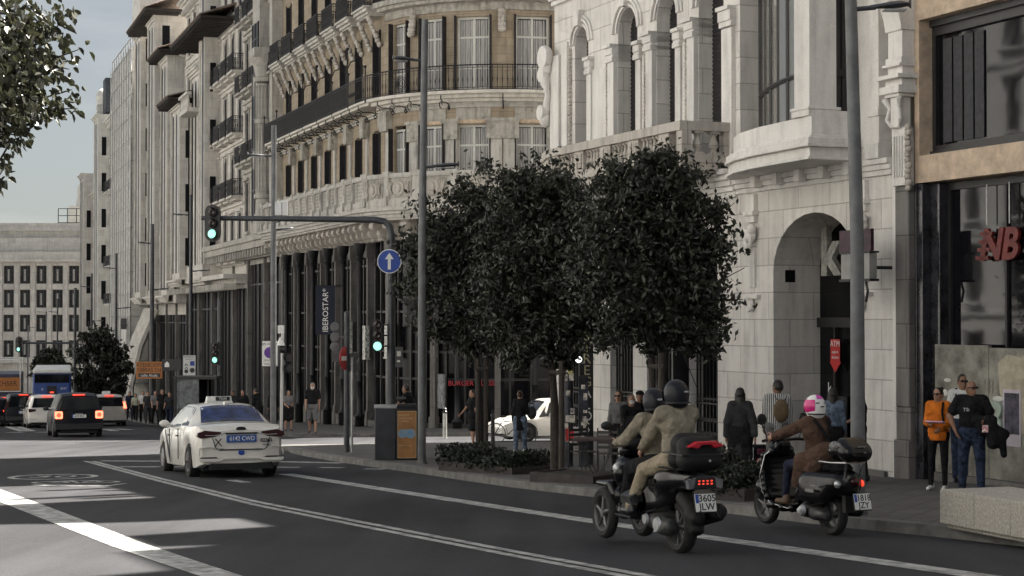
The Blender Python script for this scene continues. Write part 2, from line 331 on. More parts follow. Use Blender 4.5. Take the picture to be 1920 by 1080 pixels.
def moulding(m,x0,x1,z0,z1,p0,p1,steps=3,ybase=0,ends=True):
    """stepped cornice moulding growing outward from p0 to p1"""
    for i in range(steps):
        t=(i+1)/steps; p=p0+(p1-p0)*t**1.3; a=z0+(z1-z0)*i/steps; b=z0+(z1-z0)*(i+1)/steps
        m.box(x0-(p if ends else 0)*.6,x1+(p if ends else 0)*.6,ybase-p,ybase+.02,a,b-.002)
def win_frame(w,h,cols=2,rows=(.72,),fw=.07,mat_=None,gl=None,arch=0,curtain=None,name='window'):
    """window in its own frame: x centred, z from 0, frame front at y=0, pane behind"""
    m=MB(); d=.07
    m.box(-w/2,-w/2+fw,0,d,0,h); m.box(w/2-fw,w/2,0,d,0,h); m.box(-w/2+fw,w/2-fw,0,d,0,fw*1.3); m.box(-w/2+fw,w/2-fw,0,d,h-fw,h)
    for i in range(1,cols): x=-w/2+w*i/cols; m.box(x-fw*.5,x+fw*.5,.005,d-.005,fw,h-fw)
    for r in rows: m.box(-w/2+fw,w/2-fw,.01,d-.01,h*r-fw*.4,h*r+fw*.4)
    o=m.build(name,mat_ or WFR)
    g=MB(); g.box(-w/2+.01,w/2-.01,d*.5,d*.5+.012,.01,h-.01); p=g.build('pane',gl or GL,o)
    if curtain:
        c=MB(); n=16
        for s in (-1,1):
            ww=w*curtain; x0=-w/2+fw if s<0 else w/2-fw-ww
            pts=[(x0+ww*i/n,d*.2+.008+.012*math.sin(i*2.2)) for i in range(n+1)]
            for i in range(n): c.quad((pts[i][0],pts[i][1],fw),(pts[i+1][0],pts[i+1][1],fw),(pts[i+1][0],pts[i+1][1],h-fw),(pts[i][0],pts[i][1],h-fw))
        c.build('curtain',CURT,o,solid=False)
    return o
def iron_rail(m,pts,h,step=.13,post=1.6,r=.011):
    """iron railing along points (x,y,z) with balusters, bulges and a hand rail"""
    P=[Vector(p) for p in pts]
    for z,rr in ((h,.028),(h-.12,.014),(.12,.016),(.04,.02)):
        m.tube([p+Vector((0,0,z)) for p in P],rr,6)
    acc=0
    for a,b in zip(P,P[1:]):
        Ls=(b-a).length; n=max(1,int(Ls/step))
        for i in range(n):
            p=a.lerp(b,(i+.5)/n)
            m.tube([p+Vector((0,0,.04)),p+Vector((0,0,h*.3)),p+Vector((0,0,h*.42)),p+Vector((0,0,h*.55)),p+Vector((0,0,h))],[r,r,r*2.1,r,r],4,False)
    return m
def baluster(m,x,y,z0,z1,r=.075):
    h=z1-z0; m.box(x-r,x+r,y-r,y+r,z0,z0+h*.1); m.box(x-r,x+r,y-r,y+r,z1-h*.1,z1)
    m.lathe([(r*.55,h*.1),(r*.7,h*.16),(r*.5,h*.22),(r,h*.36),(r*.95,h*.48),(r*.5,h*.72),(r*.45,h*.8),(r*.75,h*.86),(r*.6,h*.9)],(x,y,z0),10)
def scroll(m,x,z_top,z_bot,p_top,p_bot,w,y0=0,n=14):
    """S-shaped console bracket, side profile in y,z"""
    pr=[]
    for i in range(n+1):
        t=i/n; p=p_top+(p_bot-p_top)*(t-.10*math.sin(2*PI*t)*1.2); pr.append((y0-p,z_top+(z_bot-z_top)*t))
    poly=[(y0+.02,z_top)]+pr+[(y0+.02,z_bot)]
    m.prism(poly,x-w/2,x+w/2,'yz')
    for s in (-1,1): m.lathe([(p_top*.16,0),(p_top*.16,w*.06)],(x+s*(w/2+w*.03)-w*.03,y0-p_top*.78,z_top-p_top*.26),12,'x')
# ================================================================ limestone bank building on the corner
KA=rad(22.7)
bank=thing('bank_building','pale limestone bank building on the corner with arched loggia, stone balcony and oriel','building',(6.64,33.2,0),frz(KA))
GF=4.55
m=MB()
holes_wall(m,-14.3,-5.57,-3,GF,0,.45,[(-14.05,-12.55,-1.1,3.6,0),(-10.95,-9.7,-1.1,3.6,0),(-8.97,-7.66,-1.1,3.6,0),(-6.87,-5.6,-1.1,3.6,0)])
holes_wall(m,-5.57,.98,-3,GF,0,1.15,[(-3.27,-.22,-3,3.80,1.15)])
m.box(-14.3,-5.57,.46,9,-3,GF-.01)                       # behind the shopfront
loggia=[(-13.0,-12.2,5.1,9.15,.42),(-10.5,-9.45,5.1,9.22,.55),(-8.45,-7.45,5.1,9.22,.55),(-6.42,-5.31,5.1,9.22,.57)]
holes_wall(m,-14.3,-4.74,GF,11.2,0,.40,loggia)
m.box(-14.3,.98,.95,9,4.6,18.9); m.box(-14.3,-4.74,.41,.97,11,18.5); m.box(-4.74,-4.6,.0,.97,GF,18)
m.box(-14.3,-14.0,.3,10,-3,24)
m.box(-4.6,.98,.6,.96,10.5,18)
m.box(-14.3,.98,9,22,-3,19)
wall=m.build('wall',LIME,bank,bevel=.012)
m=MB(); holes_wall(m,-14.3,.98,11.2,18,0,.40,[]); 
for k in range(3):
    z=12+k*4
wall2=m.build('upper_wall',LIME,bank)
m=MB()
m.box(-14.3,-12.55,-.09,0,-2.8,-1.13); m.box(-10.95+.0,-10.95,0,0,-2,-1)
for a,b in ((-12.55,-10.95),(-9.7,-8.97),(-7.66,-6.87),(-5.57,-3.35),(-.15,.72)): m.box(a-.04,b+.04,-.09,-.001,-2.9,-1.12)
m.build('plinth',GRAN,bank,bevel=.015)
# loggia piers: pilasters, capitals, archivolts, garlands
m=MB(); g=MB(); cap=MB()
for xl,xr,zb,zt,rise in loggia:
    c=(xl+xr)/2; hw=(xr-xl)/2; n=18
    for q,(o,pj) in enumerate(((.30,.05),(.22,.085),(.09,.05))):
        zc=zt-rise
        R=[]
        for i in range(n+1):
            t=PI*i/n; ci,si=math.cos(t),math.sin(t)
            a=(c+(hw+o-.07)*ci,zc+(rise+o-.07)*si); b=(c+(hw+o)*ci,zc+(rise+o)*si)
            R.append([(a[0],0.0,a[1]),(a[0],-pj,a[1]),(b[0],-pj,b[1]),(b[0],0,b[1])])
        m.rings(R,True,True)
    m.prism([(c-.10,zt+.02),(c+.10,zt+.02),(c+.17,zt+.42),(c-.17,zt+.42)],-.17,0)      # keystone
for a,b in ((-12.2,-10.5),(-9.45,-8.45),(-7.45,-6.42)):
    m.box(b-.36,b-.02,-.12,-.001,5.1,8.0); m.box(a+.02,a+.28,-.07,-.001,5.1,8.0); m.box(a+.34,b-.42,-.05,-.001,5.1,7.95)
    for z0,z1,p in ((7.98,8.10,.17),(8.10,8.16,.14),(8.16,8.33,.17),(8.33,8.42,.23)):
        m.box(b-.36-p*.4,b,-p,.35,z0,z1-.001); m.box(a,a+.28+p*.3,-p*.8,.35,z0-.12,z1-.121)
    for k in range(22):
        z=5.95+k*.095; g.sph((b-.48,-.06,z),(.05+.02*math.sin(k*1.7),.045,.055),7,5)
    for k in range(6): g.tube([(b-.56+.03*k,-.06,5.1),(b-.60+.045*k,-.12,5.35),(b-.50+.02*k,-.10,5.6+.05*(k%3)),(b-.42-.02*k,-.15,5.78)],[.03,.035,.03,.02],6)
m.box(-14.28,-13.75,-.14,-.001,5.1,8.6); m.box(-13.7,-13.35,-.08,-.001,5.1,8.9)
for k in range(26): g.sph((-13.22,-.05,5.9+k*.11),(.045,.04,.055),7,5)
m.box(-5.24,-4.80,-.10,-.001,5.1,7.95)
for z0,z1,p in ((7.98,8.10,.13),(8.10,8.33,.16),(8.33,8.42,.22)): m.box(-5.3,-4.76,-p,.3,z0,z1-.001)
moulding(m,-14.3,-4.74,9.95,10.4,.05,.38,4,0,False)
m.build('pilaster',LIMEP,bank,bevel=.01,smooth=40); g.build('garland',LIMED,bank,smooth=60)
# scroll ornament on the corner high up
m=MB()
for (x,z,r) in ((-14.35,8.6,.30),(-14.45,8.15,.20),(-14.5,7.15,.20)):
    m.lathe([(r,-.10),(r*1.06,0),(r*.9,.1),(r*.75,.05),(r*.6,.14),(r*.35,.1),(r*.25,.18)],(x,-.25,z),18,'y'); m.sph((x+.05,-.2,z-r*.9),(.16,.16,.22),10,8)
m.tube([(-14.45,-.2,8.4),(-14.3,-.28,8.0),(-14.28,-.2,7.6),(-14.4,-.2,7.2)],[.12,.09,.08,.12],8)
m.build('scroll_ornament',LIMEP,bank,smooth=50)
# loggia shutters behind the arches
sh=MB(); sh.box(-.62,.62,0,.03,0,4.3)
for k in range(44): sh.box(-.6,.6,-.018,0,.04+k*.097,.10+k*.097)
s0=sh.build('roller_shutter',SHUT,bank,loc=((-13.0-12.2)/2,.36,5.05))
for xl,xr,*_ in loggia[1:]: s=s0.copy(); COL.objects.link(s); s.location=((xl+xr)/2,.36,5.05)
# cornice and dentils above the ground floor
m=MB(); moulding(m,-14.3,-4.7,4.3,4.9,.04,.36,5,0,False); moulding(m,-4.7,.98,4.35,4.66,.03,.16,3,0,False)
for k in range(5): m.box(-3.75+k*.86,-3.55+k*.86,-.28,-.1,4.42,4.66)
m.build('cornice',LIMEP,bank,bevel=.01)
# balcony
b=MB()
b.box(-11.7,-4.9,-1.22,-.3,4.86,5.02); b.box(-11.75,-4.86,-1.28,-.02,5.02,5.12); b.box(-11.6,-5.0,-1.12,-.32,4.74,4.86)
sl=b.build('balcony',LIMED,bank,bevel=.012)
b=MB(); ZT,ZB=5.90,5.70
b.box(-11.9,-4.88,-1.3,-1.0,ZB,ZT); b.box(-5.16,-4.86,-.999,0,ZB,ZT); b.box(-11.85,-4.9,-1.24,-1.04,5.12,5.2); b.box(-5.1,-4.9,-1.03,0,5.12,5.2)
b.prism([(-11.9,-1.3),(-11.9,-1.02),(-13.2,-.55),(-14.2,0),(-14.45,0),(-13.4,-.8)],ZB,ZT,'xy'); b.prism([(-11.9,-1.24),(-11.9,-1.06),(-13.2,-.6),(-14.2,0),(-14.35,0),(-13.35,-.75)],4.9,ZB,'xy')
x=-11.8
while x<-5.2:
    b.box(x,x+.5,-1.25,-1.03,5.2,ZB); b.box(x+.07,x+.20,-1.275,-1.25,5.27,ZB-.07); b.box(x+.30,x+.43,-1.275,-1.25,5.27,ZB-.07)
    if x+1.4<-5.0:
        for k in range(5): baluster(b,x+.6+k*.17,-1.14,5.2,ZB,.062)
    x+=1.45
b.box(-5.12,-4.88,-1.26,-1.02,5.2,ZB+.001); b.box(-5.12,-4.9,-.22,0,5.2,ZB)
for y in (-.82,-.42): baluster(b,-5.0,y,5.2,ZB,.11)
b.build('balustrade',LIMED,sl,bevel=.006,smooth=40)
# oriel: corner pier, side wall, base slab, parapet, curved glazing
m=MB()
plan=[(-4.74,0),(-4.2,-.42),(-3.3,-.78),(-2.3,-.98),(-1.2,-1.06),(-.05,-1.12),(-.05,0)]
def off(pl,o): return [(x+(o if i==len(pl)-1 or i==len(pl)-2 else 0)-(o if i==0 else 0),y-(o if 0<i<len(pl)-1 else 0)) for i,(x,y) in enumerate(pl)]
for z0,z1,o in ((4.66,4.72,.16),(4.72,4.90,.10),(4.90,4.96,.2),(4.96,5.08,.16),(5.08,5.14,.05),(5.14,5.5,-.02)): m.prism(off(plan,o),z0,z1-.001,'xy')
m.box(-.68,-.14,-1.1,-.5,5.5,14); m.box(-.66,-.14,-.499,.2,5.5,5.62)
m.box(-.72,-.10,-1.14,-.45,5.5,5.62); m.box(-.74,-.08,-1.16,-.43,5.62,5.68)
m.box(-.66,-.16,-.12,.3,5.5,14); m.box(-4.74,-.2,.58,.95,9.9,17.9)
m.box(-4.74,-.7,-.6,.6,10.2,14)
m.box(-.13,.42,-.10,.6,GF,18); m.box(.42,.70,-.14,.6,4.9,18); m.box(.36,.76,-.2,.1,4.66,4.95); m.box(.38,.74,-.18,.1,5.45,5.6)
m.build('oriel',LIMEP,bank,bevel=.012)
f=MB(); N=7; pts=[(-4.6,.5),(-3.9,.20),(-3.2,-.08),(-2.6,-.28),(-2.0,-.42),(-1.3,-.55),(-.66,-.66)]
for i,(x,y) in enumerate(pts): f.tube([(x,y,5.5),(x,y,10.2)],.035 if i%2 else .05,6)
for z in (5.53,6.45,8.6,10.1): f.tube([(x,y-.01,z) for x,y in pts],.05,6)
fr=f.build('oriel_window',BFR,bank,smooth=40)
g=MB()
for i in range(N-1): g.quad((pts[i][0],pts[i][1],5.5),(pts[i+1][0],pts[i+1][1],5.5),(pts[i+1][0],pts[i+1][1],10.2),(pts[i][0],pts[i][1],10.2))
GLB=glass('oriel_glass',(.16,.155,.14),.06,.1,1.0); g.build('pane',GLB,fr,solid=False)
f=MB(); f.box(-.30,-.24,-.49,-.13,5.5,9.9); f.box(-.25,-.20,-.49,-.13,6.28,6.42); f.box(-.25,-.2,-.33,-.29,5.6,9.9); w=f.build('oriel_side_window',BFR,bank); g=MB(); g.box(-.32,-.29,-.48,-.14,5.55,9.9); g.build('pane',GLB,w)
# arched entrance
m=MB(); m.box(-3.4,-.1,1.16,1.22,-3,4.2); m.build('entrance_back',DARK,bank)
m=MB(); m.box(-3.2,-.25,1.0,1.1,1.52,1.72); m.box(-2.62,-2.56,1.02,1.1,-2,1.52); m.box(-1.9,-1.82,1.02,1.1,-2,1.52); m.box(-1.0,-.95,1.02,1.1,-2,1.52)
d=m.build('entrance_door',BFR,bank); 
g=MB(); g.box(-3.25,-.25,1.11,1.13,-2,3.8); g.build('pane',glass('door_glass',(.008,.008,.009),.1,.1,.25),d)
m=MB(); m.box(-2.85,-2.1,.99,1.015,-1.25,.12); m.box(-2.8,-2.15,.97,.99,-1.2,.06); m.build('door_screen',mat('screen_grey',(.03,.032,.036),.3,var=.5,sc=4),d)
text('k',"lettering",mat('grey_letters',(.30,.30,.27),.6,var=.3,sc=12),bank,1.35,(-2.42,.85,3.02),ext=.06,bold=.045,label='big grey letter k behind the arch')
text('utxabank',"lettering",MC['grey_letters'],bank,1.62,(.62,1.08,3.05),ext=.01,bold=.045) if 0 else None
m=MB(); m.box(-2.62,-2.28,.955,.96,.82,1.28); m.prism([(-2.66,.82),(-2.45,.60),(-2.24,.82)],.955,.96); st=m.build('sticker',RED,d,label='red cash machine sticker on the door')
text('ATM','lettering',WHITE,d,.17,(-2.45,.95,1.18),ext=.002); text('cajero','lettering',WHITE,d,.09,(-2.45,.95,1.02),ext=.002); text('efectivo','lettering',WHITE,d,.08,(-2.45,.95,.91),ext=.002); text('k.','lettering',WHITE,d,.30,(-2.62,.95,.28),ext=.002)
m=MB(); m.box(.02,.03,.55,.80,2.55,2.83) if 0 else m.box(-3.29,-3.262,.28,.52,2.45,2.75); m.build('vent',DARK,bank,label='small square vent inside the arch')
m=MB(); m.box(-3.275,-3.25,.24,.56,2.42,2.44); m.box(-3.275,-3.25,.24,.56,2.76,2.78); m.build('vent_frame',LIMEP,bank)
# pilaster drops with swags and small consoles
m=MB()
for x in (-4.05,.02):
    m.box(x-.16,x+.16,-.10,-.001,3.72,4.3); m.box(x-.2,x+.2,-.15,-.001,3.86,3.95); m.sph((x,-.1,3.45),(.2,.12,.16),10,7); m.sph((x+.12,-.13,3.56),(.10,.1,.12),8,6)
    m.tube([(x-.16,-.12,3.6),(x-.1,-.14,3.28),(x,-.15,3.18),(x+.1,-.14,3.28),(x+.16,-.12,3.6)],.05,6)
    for dx in (-.09,-.03,.03,.09): m.box(x+dx-.018,x+dx+.018,-.06,-.001,2.35,3.2)
    m.box(x-.28,x+.28,-.1,-.001,2.12,2.2); m.sph((x,-.06,1.98),(.07,.06,.14),8,6)
m.build('swag',LIMEP,bank,smooth=50)
m=MB(); m.box(-5.45,-4.9,-.05,-.001,2.1,2.25); m.build('string_course',LIMEP,bank)
# blade lantern sign near the arch
m=MB(); m.box(.32,1.33,-.75,-.68,2.92,3.32); m.build('sign_panel',mat('sign_maroon',(.05,.015,.03),.5,var=.5,sc=8),bank,label='small maroon panel sign behind the tall lamp post')
m=MB(); m.box(.42,1.33,-.78,-.62,2.42,2.88); m.build('sign_panel',mat('sign_glass_pale',(.30,.30,.28),.4,var=.1),bank); m=MB(); m.box(.38,1.37,-.80,-.60,2.37,2.415); m.box(.38,1.37,-.8,-.6,2.885,2.915); m.box(.9,.96,-.6,0,2.6,2.66); m.tube([(1.1,-.7,2.36),(1.16,-.7,2.2),(1.1,-.7,2.0)],.025,6); m.build('sign_bracket',BFR,bank)
# bank's ground floor grilles and vertical sign
gp=None
for k,(a,b_) in enumerate(((-14.05,-12.55),(-10.95,-9.7),(-8.97,-7.66),(-6.87,-5.6))):
    if gp is None:
        m=MB(); w_=b_-a
        for i in range(9): m.box(-.6+i*.15-.014,-.6+i*.15+.014,0,.03,-.1,4.6)
        for z in (.9,1.0,2.4,3.4): m.box(-.65,.65,-.01,.02,z,z+.035)
        for i in range(8): m.lathe([(.04,0),(.055,.01),(.04,.02)],(-.53+i*.15,.0,.55),8,'y'); m.lathe([(.04,0),(.055,.01),(.04,.02)],(-.53+i*.15,.0,.25),8,'y')
        gp=m.build('window_grille',IRON,bank,loc=((a+b_)/2,.16,-1.1)); g=MB(); g.box(-.75,.75,.2,.22,0,4.7); g.build('pane',GLR,gp)
    else: dup(gp,((a+b_)/2,.16,-1.1),parent=bank)
m=MB(); m.box(-6.95,-6.87,-.42,-.02,.0,3.4); sp=m.build('vertical_sign',mat('black_sign',(.01,.01,.012),.4,var=0),bank)
text('kutxabank','lettering',WHITE,sp,.42,(-6.86,-.22,2.05),(PI/2,-PI/2,PI/2),ext=.006)
# --------- roof line out of view; tower and pinnacles added for shadows on the road
m=MB(); moulding(m,-14.3,.98,17.9,18.7,.1,.5,5,0,True); m.box(-14.3,.98,-.1,.4,18.7,19.1); m.build('roof_cornice',LIMEP,bank)
m=MB(); m.box(-14.3,-5.7,.4,22,18.9,19.3); m.box(-2.4,.98,.4,12,18.9,19.6); [m.box(x,x+w,.5,.8,19.3,19.3+h) for x,w,h in ((-13.6,.25,3.2),(-12.6,.2,2.2),(-11.3,.3,4.0),(-10.6,.18,2.6),(-9.2,.22,3.0),(-8.4,.2,1.6),(-7.2,.3,4.4),(-6.6,.2,2.8),(-1.6,.2,1.4))]; m.build('roof',mat('slate',(.06,.065,.075),.6,var=.3),bank)
m=MB(); m.box(-5.7,-2.4,.2,9,18.9,26.5); m.lathe([(1.5,0),(1.55,1),(1.2,2.4),(.3,3.6),(.05,4.6)],(-4,4,26.5),14); m.build('roof_tower',LIME,bank)
uw=None
for zr in (11.6,14.9):
    for x in (-12.6,-10,-7.95,-5.9,-2.4):
        if uw is None: uw=win_frame(1.2,2.7,2,(.7,),gl=GL); uw.parent=bank; uw.location=(x,-.08,zr)
        else: dup(uw,(x,-.08,zr),parent=bank)
# ================================================================ ochre shop building at the right edge
shop=thing('shop_building','ochre rendered building with stone consoles, dark upper window and a sportswear shop','building',(6.64,33.2,0),frz(KA))
m=MB()
holes_wall(m,1.62,9.8,4.13,7.45,0,.40,[(1.76,5.15,4.62,7.06,0),(6.1,9.2,4.62,7.06,0)])
m.box(.98,9.8,.41,9,7.3,18) ; m.box(1.62,9.8,0,.41,7.45,18); m.box(.98,14,.6,9,4.13,7.3); m.box(5.3,5.75,.0,.55,-3,4.12)
m.build('wall',ORNG,shop)
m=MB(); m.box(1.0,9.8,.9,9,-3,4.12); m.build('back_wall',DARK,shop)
m=MB(); m.box(9.8,30,0,14,-3,21); m.build('neighbour_wall',LIME,shop)
# side-stepped stone strips and the big pilaster
m=MB(); m.box(.99,1.10,-.05,.5,-3,18); m.build('stone_strip',LIMEP,shop)
m=MB(); m.box(1.16,1.62,-.16,.9,-3,-.5); m.box(1.20,1.60,-.10,.9,-.5,.1); m.box(1.19,1.60,-.13,.9,.1,4.1); m.build('pilaster',GRAN,shop,bevel=.02)
def shop_column(x,full=True):
    m=MB(); m.box(x-.2,x+.2,-.2,0,4.1,5.15)
    for dx in (-.12,-.04,.04,.12): m.box(x+dx-.016,x+dx+.016,-.23,-.2,4.25,5.0)
    for s in (-1,1): m.tube([(x+s*.10,-.26,5.15),(x+s*.20,-.30,5.3),(x+s*.14,-.28,5.5),(x+s*.22,-.34,5.68)],[.03,.045,.04,.06],8)
    m.box(x-.12,x+.12,-.28,-.01,5.15,5.7)
    for z0,z1,p,w in ((5.7,5.76,.34,.22),(5.76,5.9,.40,.30),(5.9,6.02,.30,.26),(6.02,6.1,.44,.34),(6.1,6.25,.26,.22),(6.25,6.3,.36,.27),(6.3,6.42,.3,.25),(6.42,6.95,.26,.22)): m.box(x-w,x+w,-p,0,z0,z1-.001)
    scroll(m,x,8.4,6.9,1.05,.30,.5); m.box(x-.3,x+.3,-1.1,0,8.38,8.6)
    m.build('console_column',LIMEP,shop,bevel=.008,smooth=35)
    g=MB()
    for k in range(12): g.sph((x+.24+.03*math.sin(k*2),-.16,4.05+k*.10),(.075,.06,.065),7,5)
    g.build('garland',LIMED,shop,smooth=60)
shop_column(1.40); shop_column(5.55)
# upper window
f=MB(); f.box(1.77,1.87,.28,.36,4.64,7.04); f.box(5.05,5.14,.28,.36,4.64,7.04); f.box(1.87,5.05,.28,.36,4.64,4.80); f.box(1.87,5.05,.28,.36,6.78,7.04); f.box(1.80,5.1,.2,.28,6.94,7.05); f.box(1.8,5.1,.2,.28,4.63,4.70)
f.box(2.0,2.03,.355,.365,4.8,6.8)
uwd=f.build('upper_window',BFR,shop); g=MB(); g.box(1.87,5.05,.36,.37,4.7,6.95); g.build('pane',GLR,uwd)
m=MB()
for k in range(7): m.box(2.02+k*.30,2.27+k*.30,.33,.345,4.84,6.70) if k<4 else None
m.build('blind',mat('vertical_blind',(.05,.05,.056),.8,var=.2,sc=9),uwd)
# black marble frame and shop glass
m=MB(); m.box(1.66,2.12,.18,.6,-3,4.10); m.box(1.63,1.68,-.02,.6,-3,4.12); m.box(2.12,2.18,.12,.6,-3,4.1); m.box(1.68,1.84,-.0,.18,-3,4.11); m.build('marble_frame',BMARB,shop,bevel=.01)
m=MB(); m.box(2.18,5.3,.30,.40,3.98,4.10); m.box(2.18,2.26,.3,.4,-3,3.98); m.box(3.75,3.80,.3,.4,1.2,3.98); sw=m.build('shop_window',BFR,shop); g=MB(); g.box(2.26,5.3,.35,.36,1.2,3.98); g.build('pane',GLR,sw)
# hanging red emblem: two slanted letters with speed bars
REDL=mat('red_letters',(.15,.016,.012),.5,var=.3,sc=14)
def emblem(mt,par,x,z,size,y,ext,lab=None):
    t=text('NB','emblem',mt,par,size,(x,y,z),ext=ext,bold=size*.035,label=lab)
    me=t.data
    for v in me.vertices: v.co.x+=v.co.y*.22
    m=MB()
    for k in range(4):
        zz=z-size*.30+k*size*.185; m.box(x-size*(.86-.06*k),x-size*(.40-.05*k),y-ext,y+ext,zz,zz+size*.085)
    for k in range(3):
        zz=z-size*.2+k*size*.185; m.box(x-size*.62,x-size*.02,y-ext*1.3,y-ext*1.15,zz,zz+size*.045) if 0 else None
    m.build('emblem_bar',mt,par)
emblem(REDL,shop,3.74,2.93,.74,.22,.03,'hanging red slanted letters with speed bars')
m=MB(); m.tube([(3.35,.24,3.3),(3.35,.24,4.0)],.012,5); m.tube([(3.95,.24,3.3),(3.95,.24,4.0)],.012,5); m.build('hanging_wire',WHITE,shop)
# hoarding boards with torn posters, graffiti and a pale emblem
HOARD=mat('hoarding_board',(.25,.24,.205),.9,var=.35,sc=2.2,bump=.2)
m=MB(); m.box(2.26,3.74,-.05,.03,-1.0,1.24); m.box(3.755,5.5,-.05,.03,-1.0,1.20); hb=m.build('hoarding',HOARD,shop,bevel=.006)
m=MB(); m.box(2.2,5.5,-.12,.05,-3,-1.005); m.build('plinth',GRAN,shop)
m=MB(); m.add([(4.0,-.056,.95),(4.25,-.056,1.1),(4.6,-.056,1.05),(4.75,-.056,1.15),(4.78,-.056,-.1),(4.5,-.056,-.3),(4.3,-.056,.1),(4.05,-.056,.45)],[tuple(range(8))]); m.box(4.35,4.7,-.064,-.056,.72,.78); m.build('torn_poster',mat('torn_paper',(.42,.38,.29),.9,var=.2),hb,solid=False)
emblem(mat('mint_sign',(.36,.43,.36),.6,var=.1),hb,3.62,-.02,.80,-.09,.03,'pale green emblem on the boards')
m=MB(); m.box(4.14,4.60,-.068,-.058,-.42,.52); po=m.build('poster',mat('poster_border',(.50,.45,.50),.7,var=.08),hb); m=MB(); m.box(4.19,4.56,-.074,-.068,-.22,.46); m.build('poster_picture',mat('poster_dark',(.05,.045,.07),.5,var=.9,sc=7,col2=(.005,.005,.008)),hb)
m=MB(); m.sph((2.62,-.05,.62),(.10,.01,.035),8,6); m.sph((2.55,-.05,.40),(.07,.01,.06),8,6); m.sph((4.0,-.06,.35),(.14,.02,.05),8,6); m.build('sticker',mat('paper_white',(.6,.6,.56),.8,var=.1),hb)
for pts in ([(3.1,.95),(3.25,.62),(3.05,.45)],[(3.4,.3),(3.6,.6),(3.72,.5)],[(4.9,.3),(4.95,-.1),(5.2,-.3)]): pass
m=MB()
for k in range(4): m.lathe([(.07,0),(.07,.006),(.05,.006),(.05,0)],(3.72+.10*(k%2),-.062,.62-.13*(k//2)),12,'y')
m.build('graffiti',mat('graffiti_grey',(.33,.31,.27),.8,var=.1),hb)
# unseen roof towers, heights shaped for the shadow edge on the road
m=MB(); m.box(1.0,9.8,-.2,9,18,19); m.box(1.0,2.6,.2,8,19,22.9); m.box(2.9,9.8,.2,8,19,23.6); m.box(5,6.4,.2,6,23.6,25.7); m.build('roof_tower',ORNG,shop)
m=MB(); m.box(9.8,30,.2,12,21,23); m.box(10.5,12,.2,4,23,25); m.box(14,15,.2,4,23,24.5); m.build('roof_tower',LIME,shop)
# ================================================================ corner hotel with rounded front
HA=rad(20); HR=6.3; HL=HR*PI/2
hotel=thing('hotel_building','sandy brick hotel with rounded corner, iron balconies and stone parapet behind the trees','building',(-6.2,81,0),frz(HA))
def hw(s,o,z):
    if s<0: return Vector((s,-o,z))
    if s<HL: t=s/HR; return Vector(((HR+o)*math.sin(t),HR-(HR+o)*math.cos(t),z))
    return Vector((HR+o,HR+(s-HL),z))
def warp(m):
    m.v=[tuple(hw(x,-y,z)) for x,y,z in m.v]; return m
class HB(MB):
    def box(s,x0,x1,y0,y1,z0,z1):
        if x1>0 and x0<HL and x1-x0>.5:
            n=int(math.ceil((x1-max(x0,0))/.45)); xs=([x0] if x0<0 else [])+[max(x0,0)+(x1-max(x0,0))*i/n for i in range(n+1)]
            R=[[(x,y0,z0),(x,y1,z0),(x,y1,z1),(x,y0,z1)] for x in xs]; return s.rings(R,True,True)
        return super().box(x0,x1,y0,y1,z0,z1)
S0,S1=-20.3,13.5
WC=[-15.3,-12.25,-9.3,-6.2,-3.25,-.1]; CC=[2.35,4.35,6.25,8.9]
def hb(name,mt,fn,**k):
    m=HB(); fn(m); warp(m); return m.build(name,mt,hotel,**k)
def f(m):
    hs=[(c-.58,c+.58,7.0,10.4,0) for c in WC]+[(2.35-.5,2.35+.5,7,10.4,0),(4.35-.6,4.35+.6,7,10.25,0),(6.25-.78,6.25+.78,7,10.25,0),(8.9-.78,8.9+.78,7,10.25,0),(12-.7,12+.7,7,10.25,0),(-18.9,-17.7,7,10.4,0)]
    holes_wall(m,S0,S1,6.3,11.4,0,.5,hs)
    hs=[(c-.58,c+.58,11.7,15.0,0) for c in WC]+[(2.35-.5,2.35+.5,11.7,15,0),(4.35-.6,4.35+.6,11.7,15.0,0),(6.25-.78,6.25+.78,11.7,15.0,0),(8.9-.78,8.9+.78,11.7,15.,0),(12-.7,12+.7,11.7,15,0),(-18.9,-17.7,11.7,15,0)]
    holes_wall(m,S0,S1,11.4,15.9,0,.5,hs)
    hs=[(c-.58,c+.58,16.0,19.2,0) for c in WC+[2.35,4.35,6.25,8.9]]+[(-18.9,-17.7,16,19.2,0)]
    holes_wall(m,S0,S1,15.9,20.3,0,.5,hs)
    hs=[(c-.58,c+.58,20.6,23.4,0) for c in WC+[2.35,4.35,6.25,8.9]]
    holes_wall(m,S0,S1,20.3,25,0,.5,hs)
hb('wall',HBRK,f)
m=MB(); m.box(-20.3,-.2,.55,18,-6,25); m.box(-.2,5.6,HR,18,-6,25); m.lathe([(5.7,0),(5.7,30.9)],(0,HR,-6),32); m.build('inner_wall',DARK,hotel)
# ground floor: dark glazing between stone piers and thin cast-iron columns
def f(m):
    c=-20.1
    while c<12.5:
        m.box(c-.13,c+.13,.0,.3,-6,5.3); m.box(c-.2,c+.2,-.08,.35,4.6,5.3); m.box(c-.17,c+.17,-.05,.3,-6,-2.6); c+=3.05
hb('pier',stone('pier_stone',(.18,.17,.16),1.2,1.1,.4,grime=.6,tint=(.05,.05,.05)),f)
def f(m):
    m.box(S0,S1,.36,.4,-6,5.4)
hb('shopfront_glass',glass('shop_glass_dark',(.006,.006,.008),.12,.1,.2),f)
def f(m):
    c=-20.1
    while c<12.5:
        for dx in (.55,1.52,2.5): m.box(c+dx-.05,c+dx+.05,.24,.36,-6,5.3)
        c+=3.05
    for z in (-1.0,.2,2.0,4.2): m.box(S0,S1,.28,.36,z,z+.10)
    m.box(S0,S1,.2,.36,-6,-2.9)
hb('shopfront_frame',BFR,f)
m=HB(); pos=[]
c=-18.6
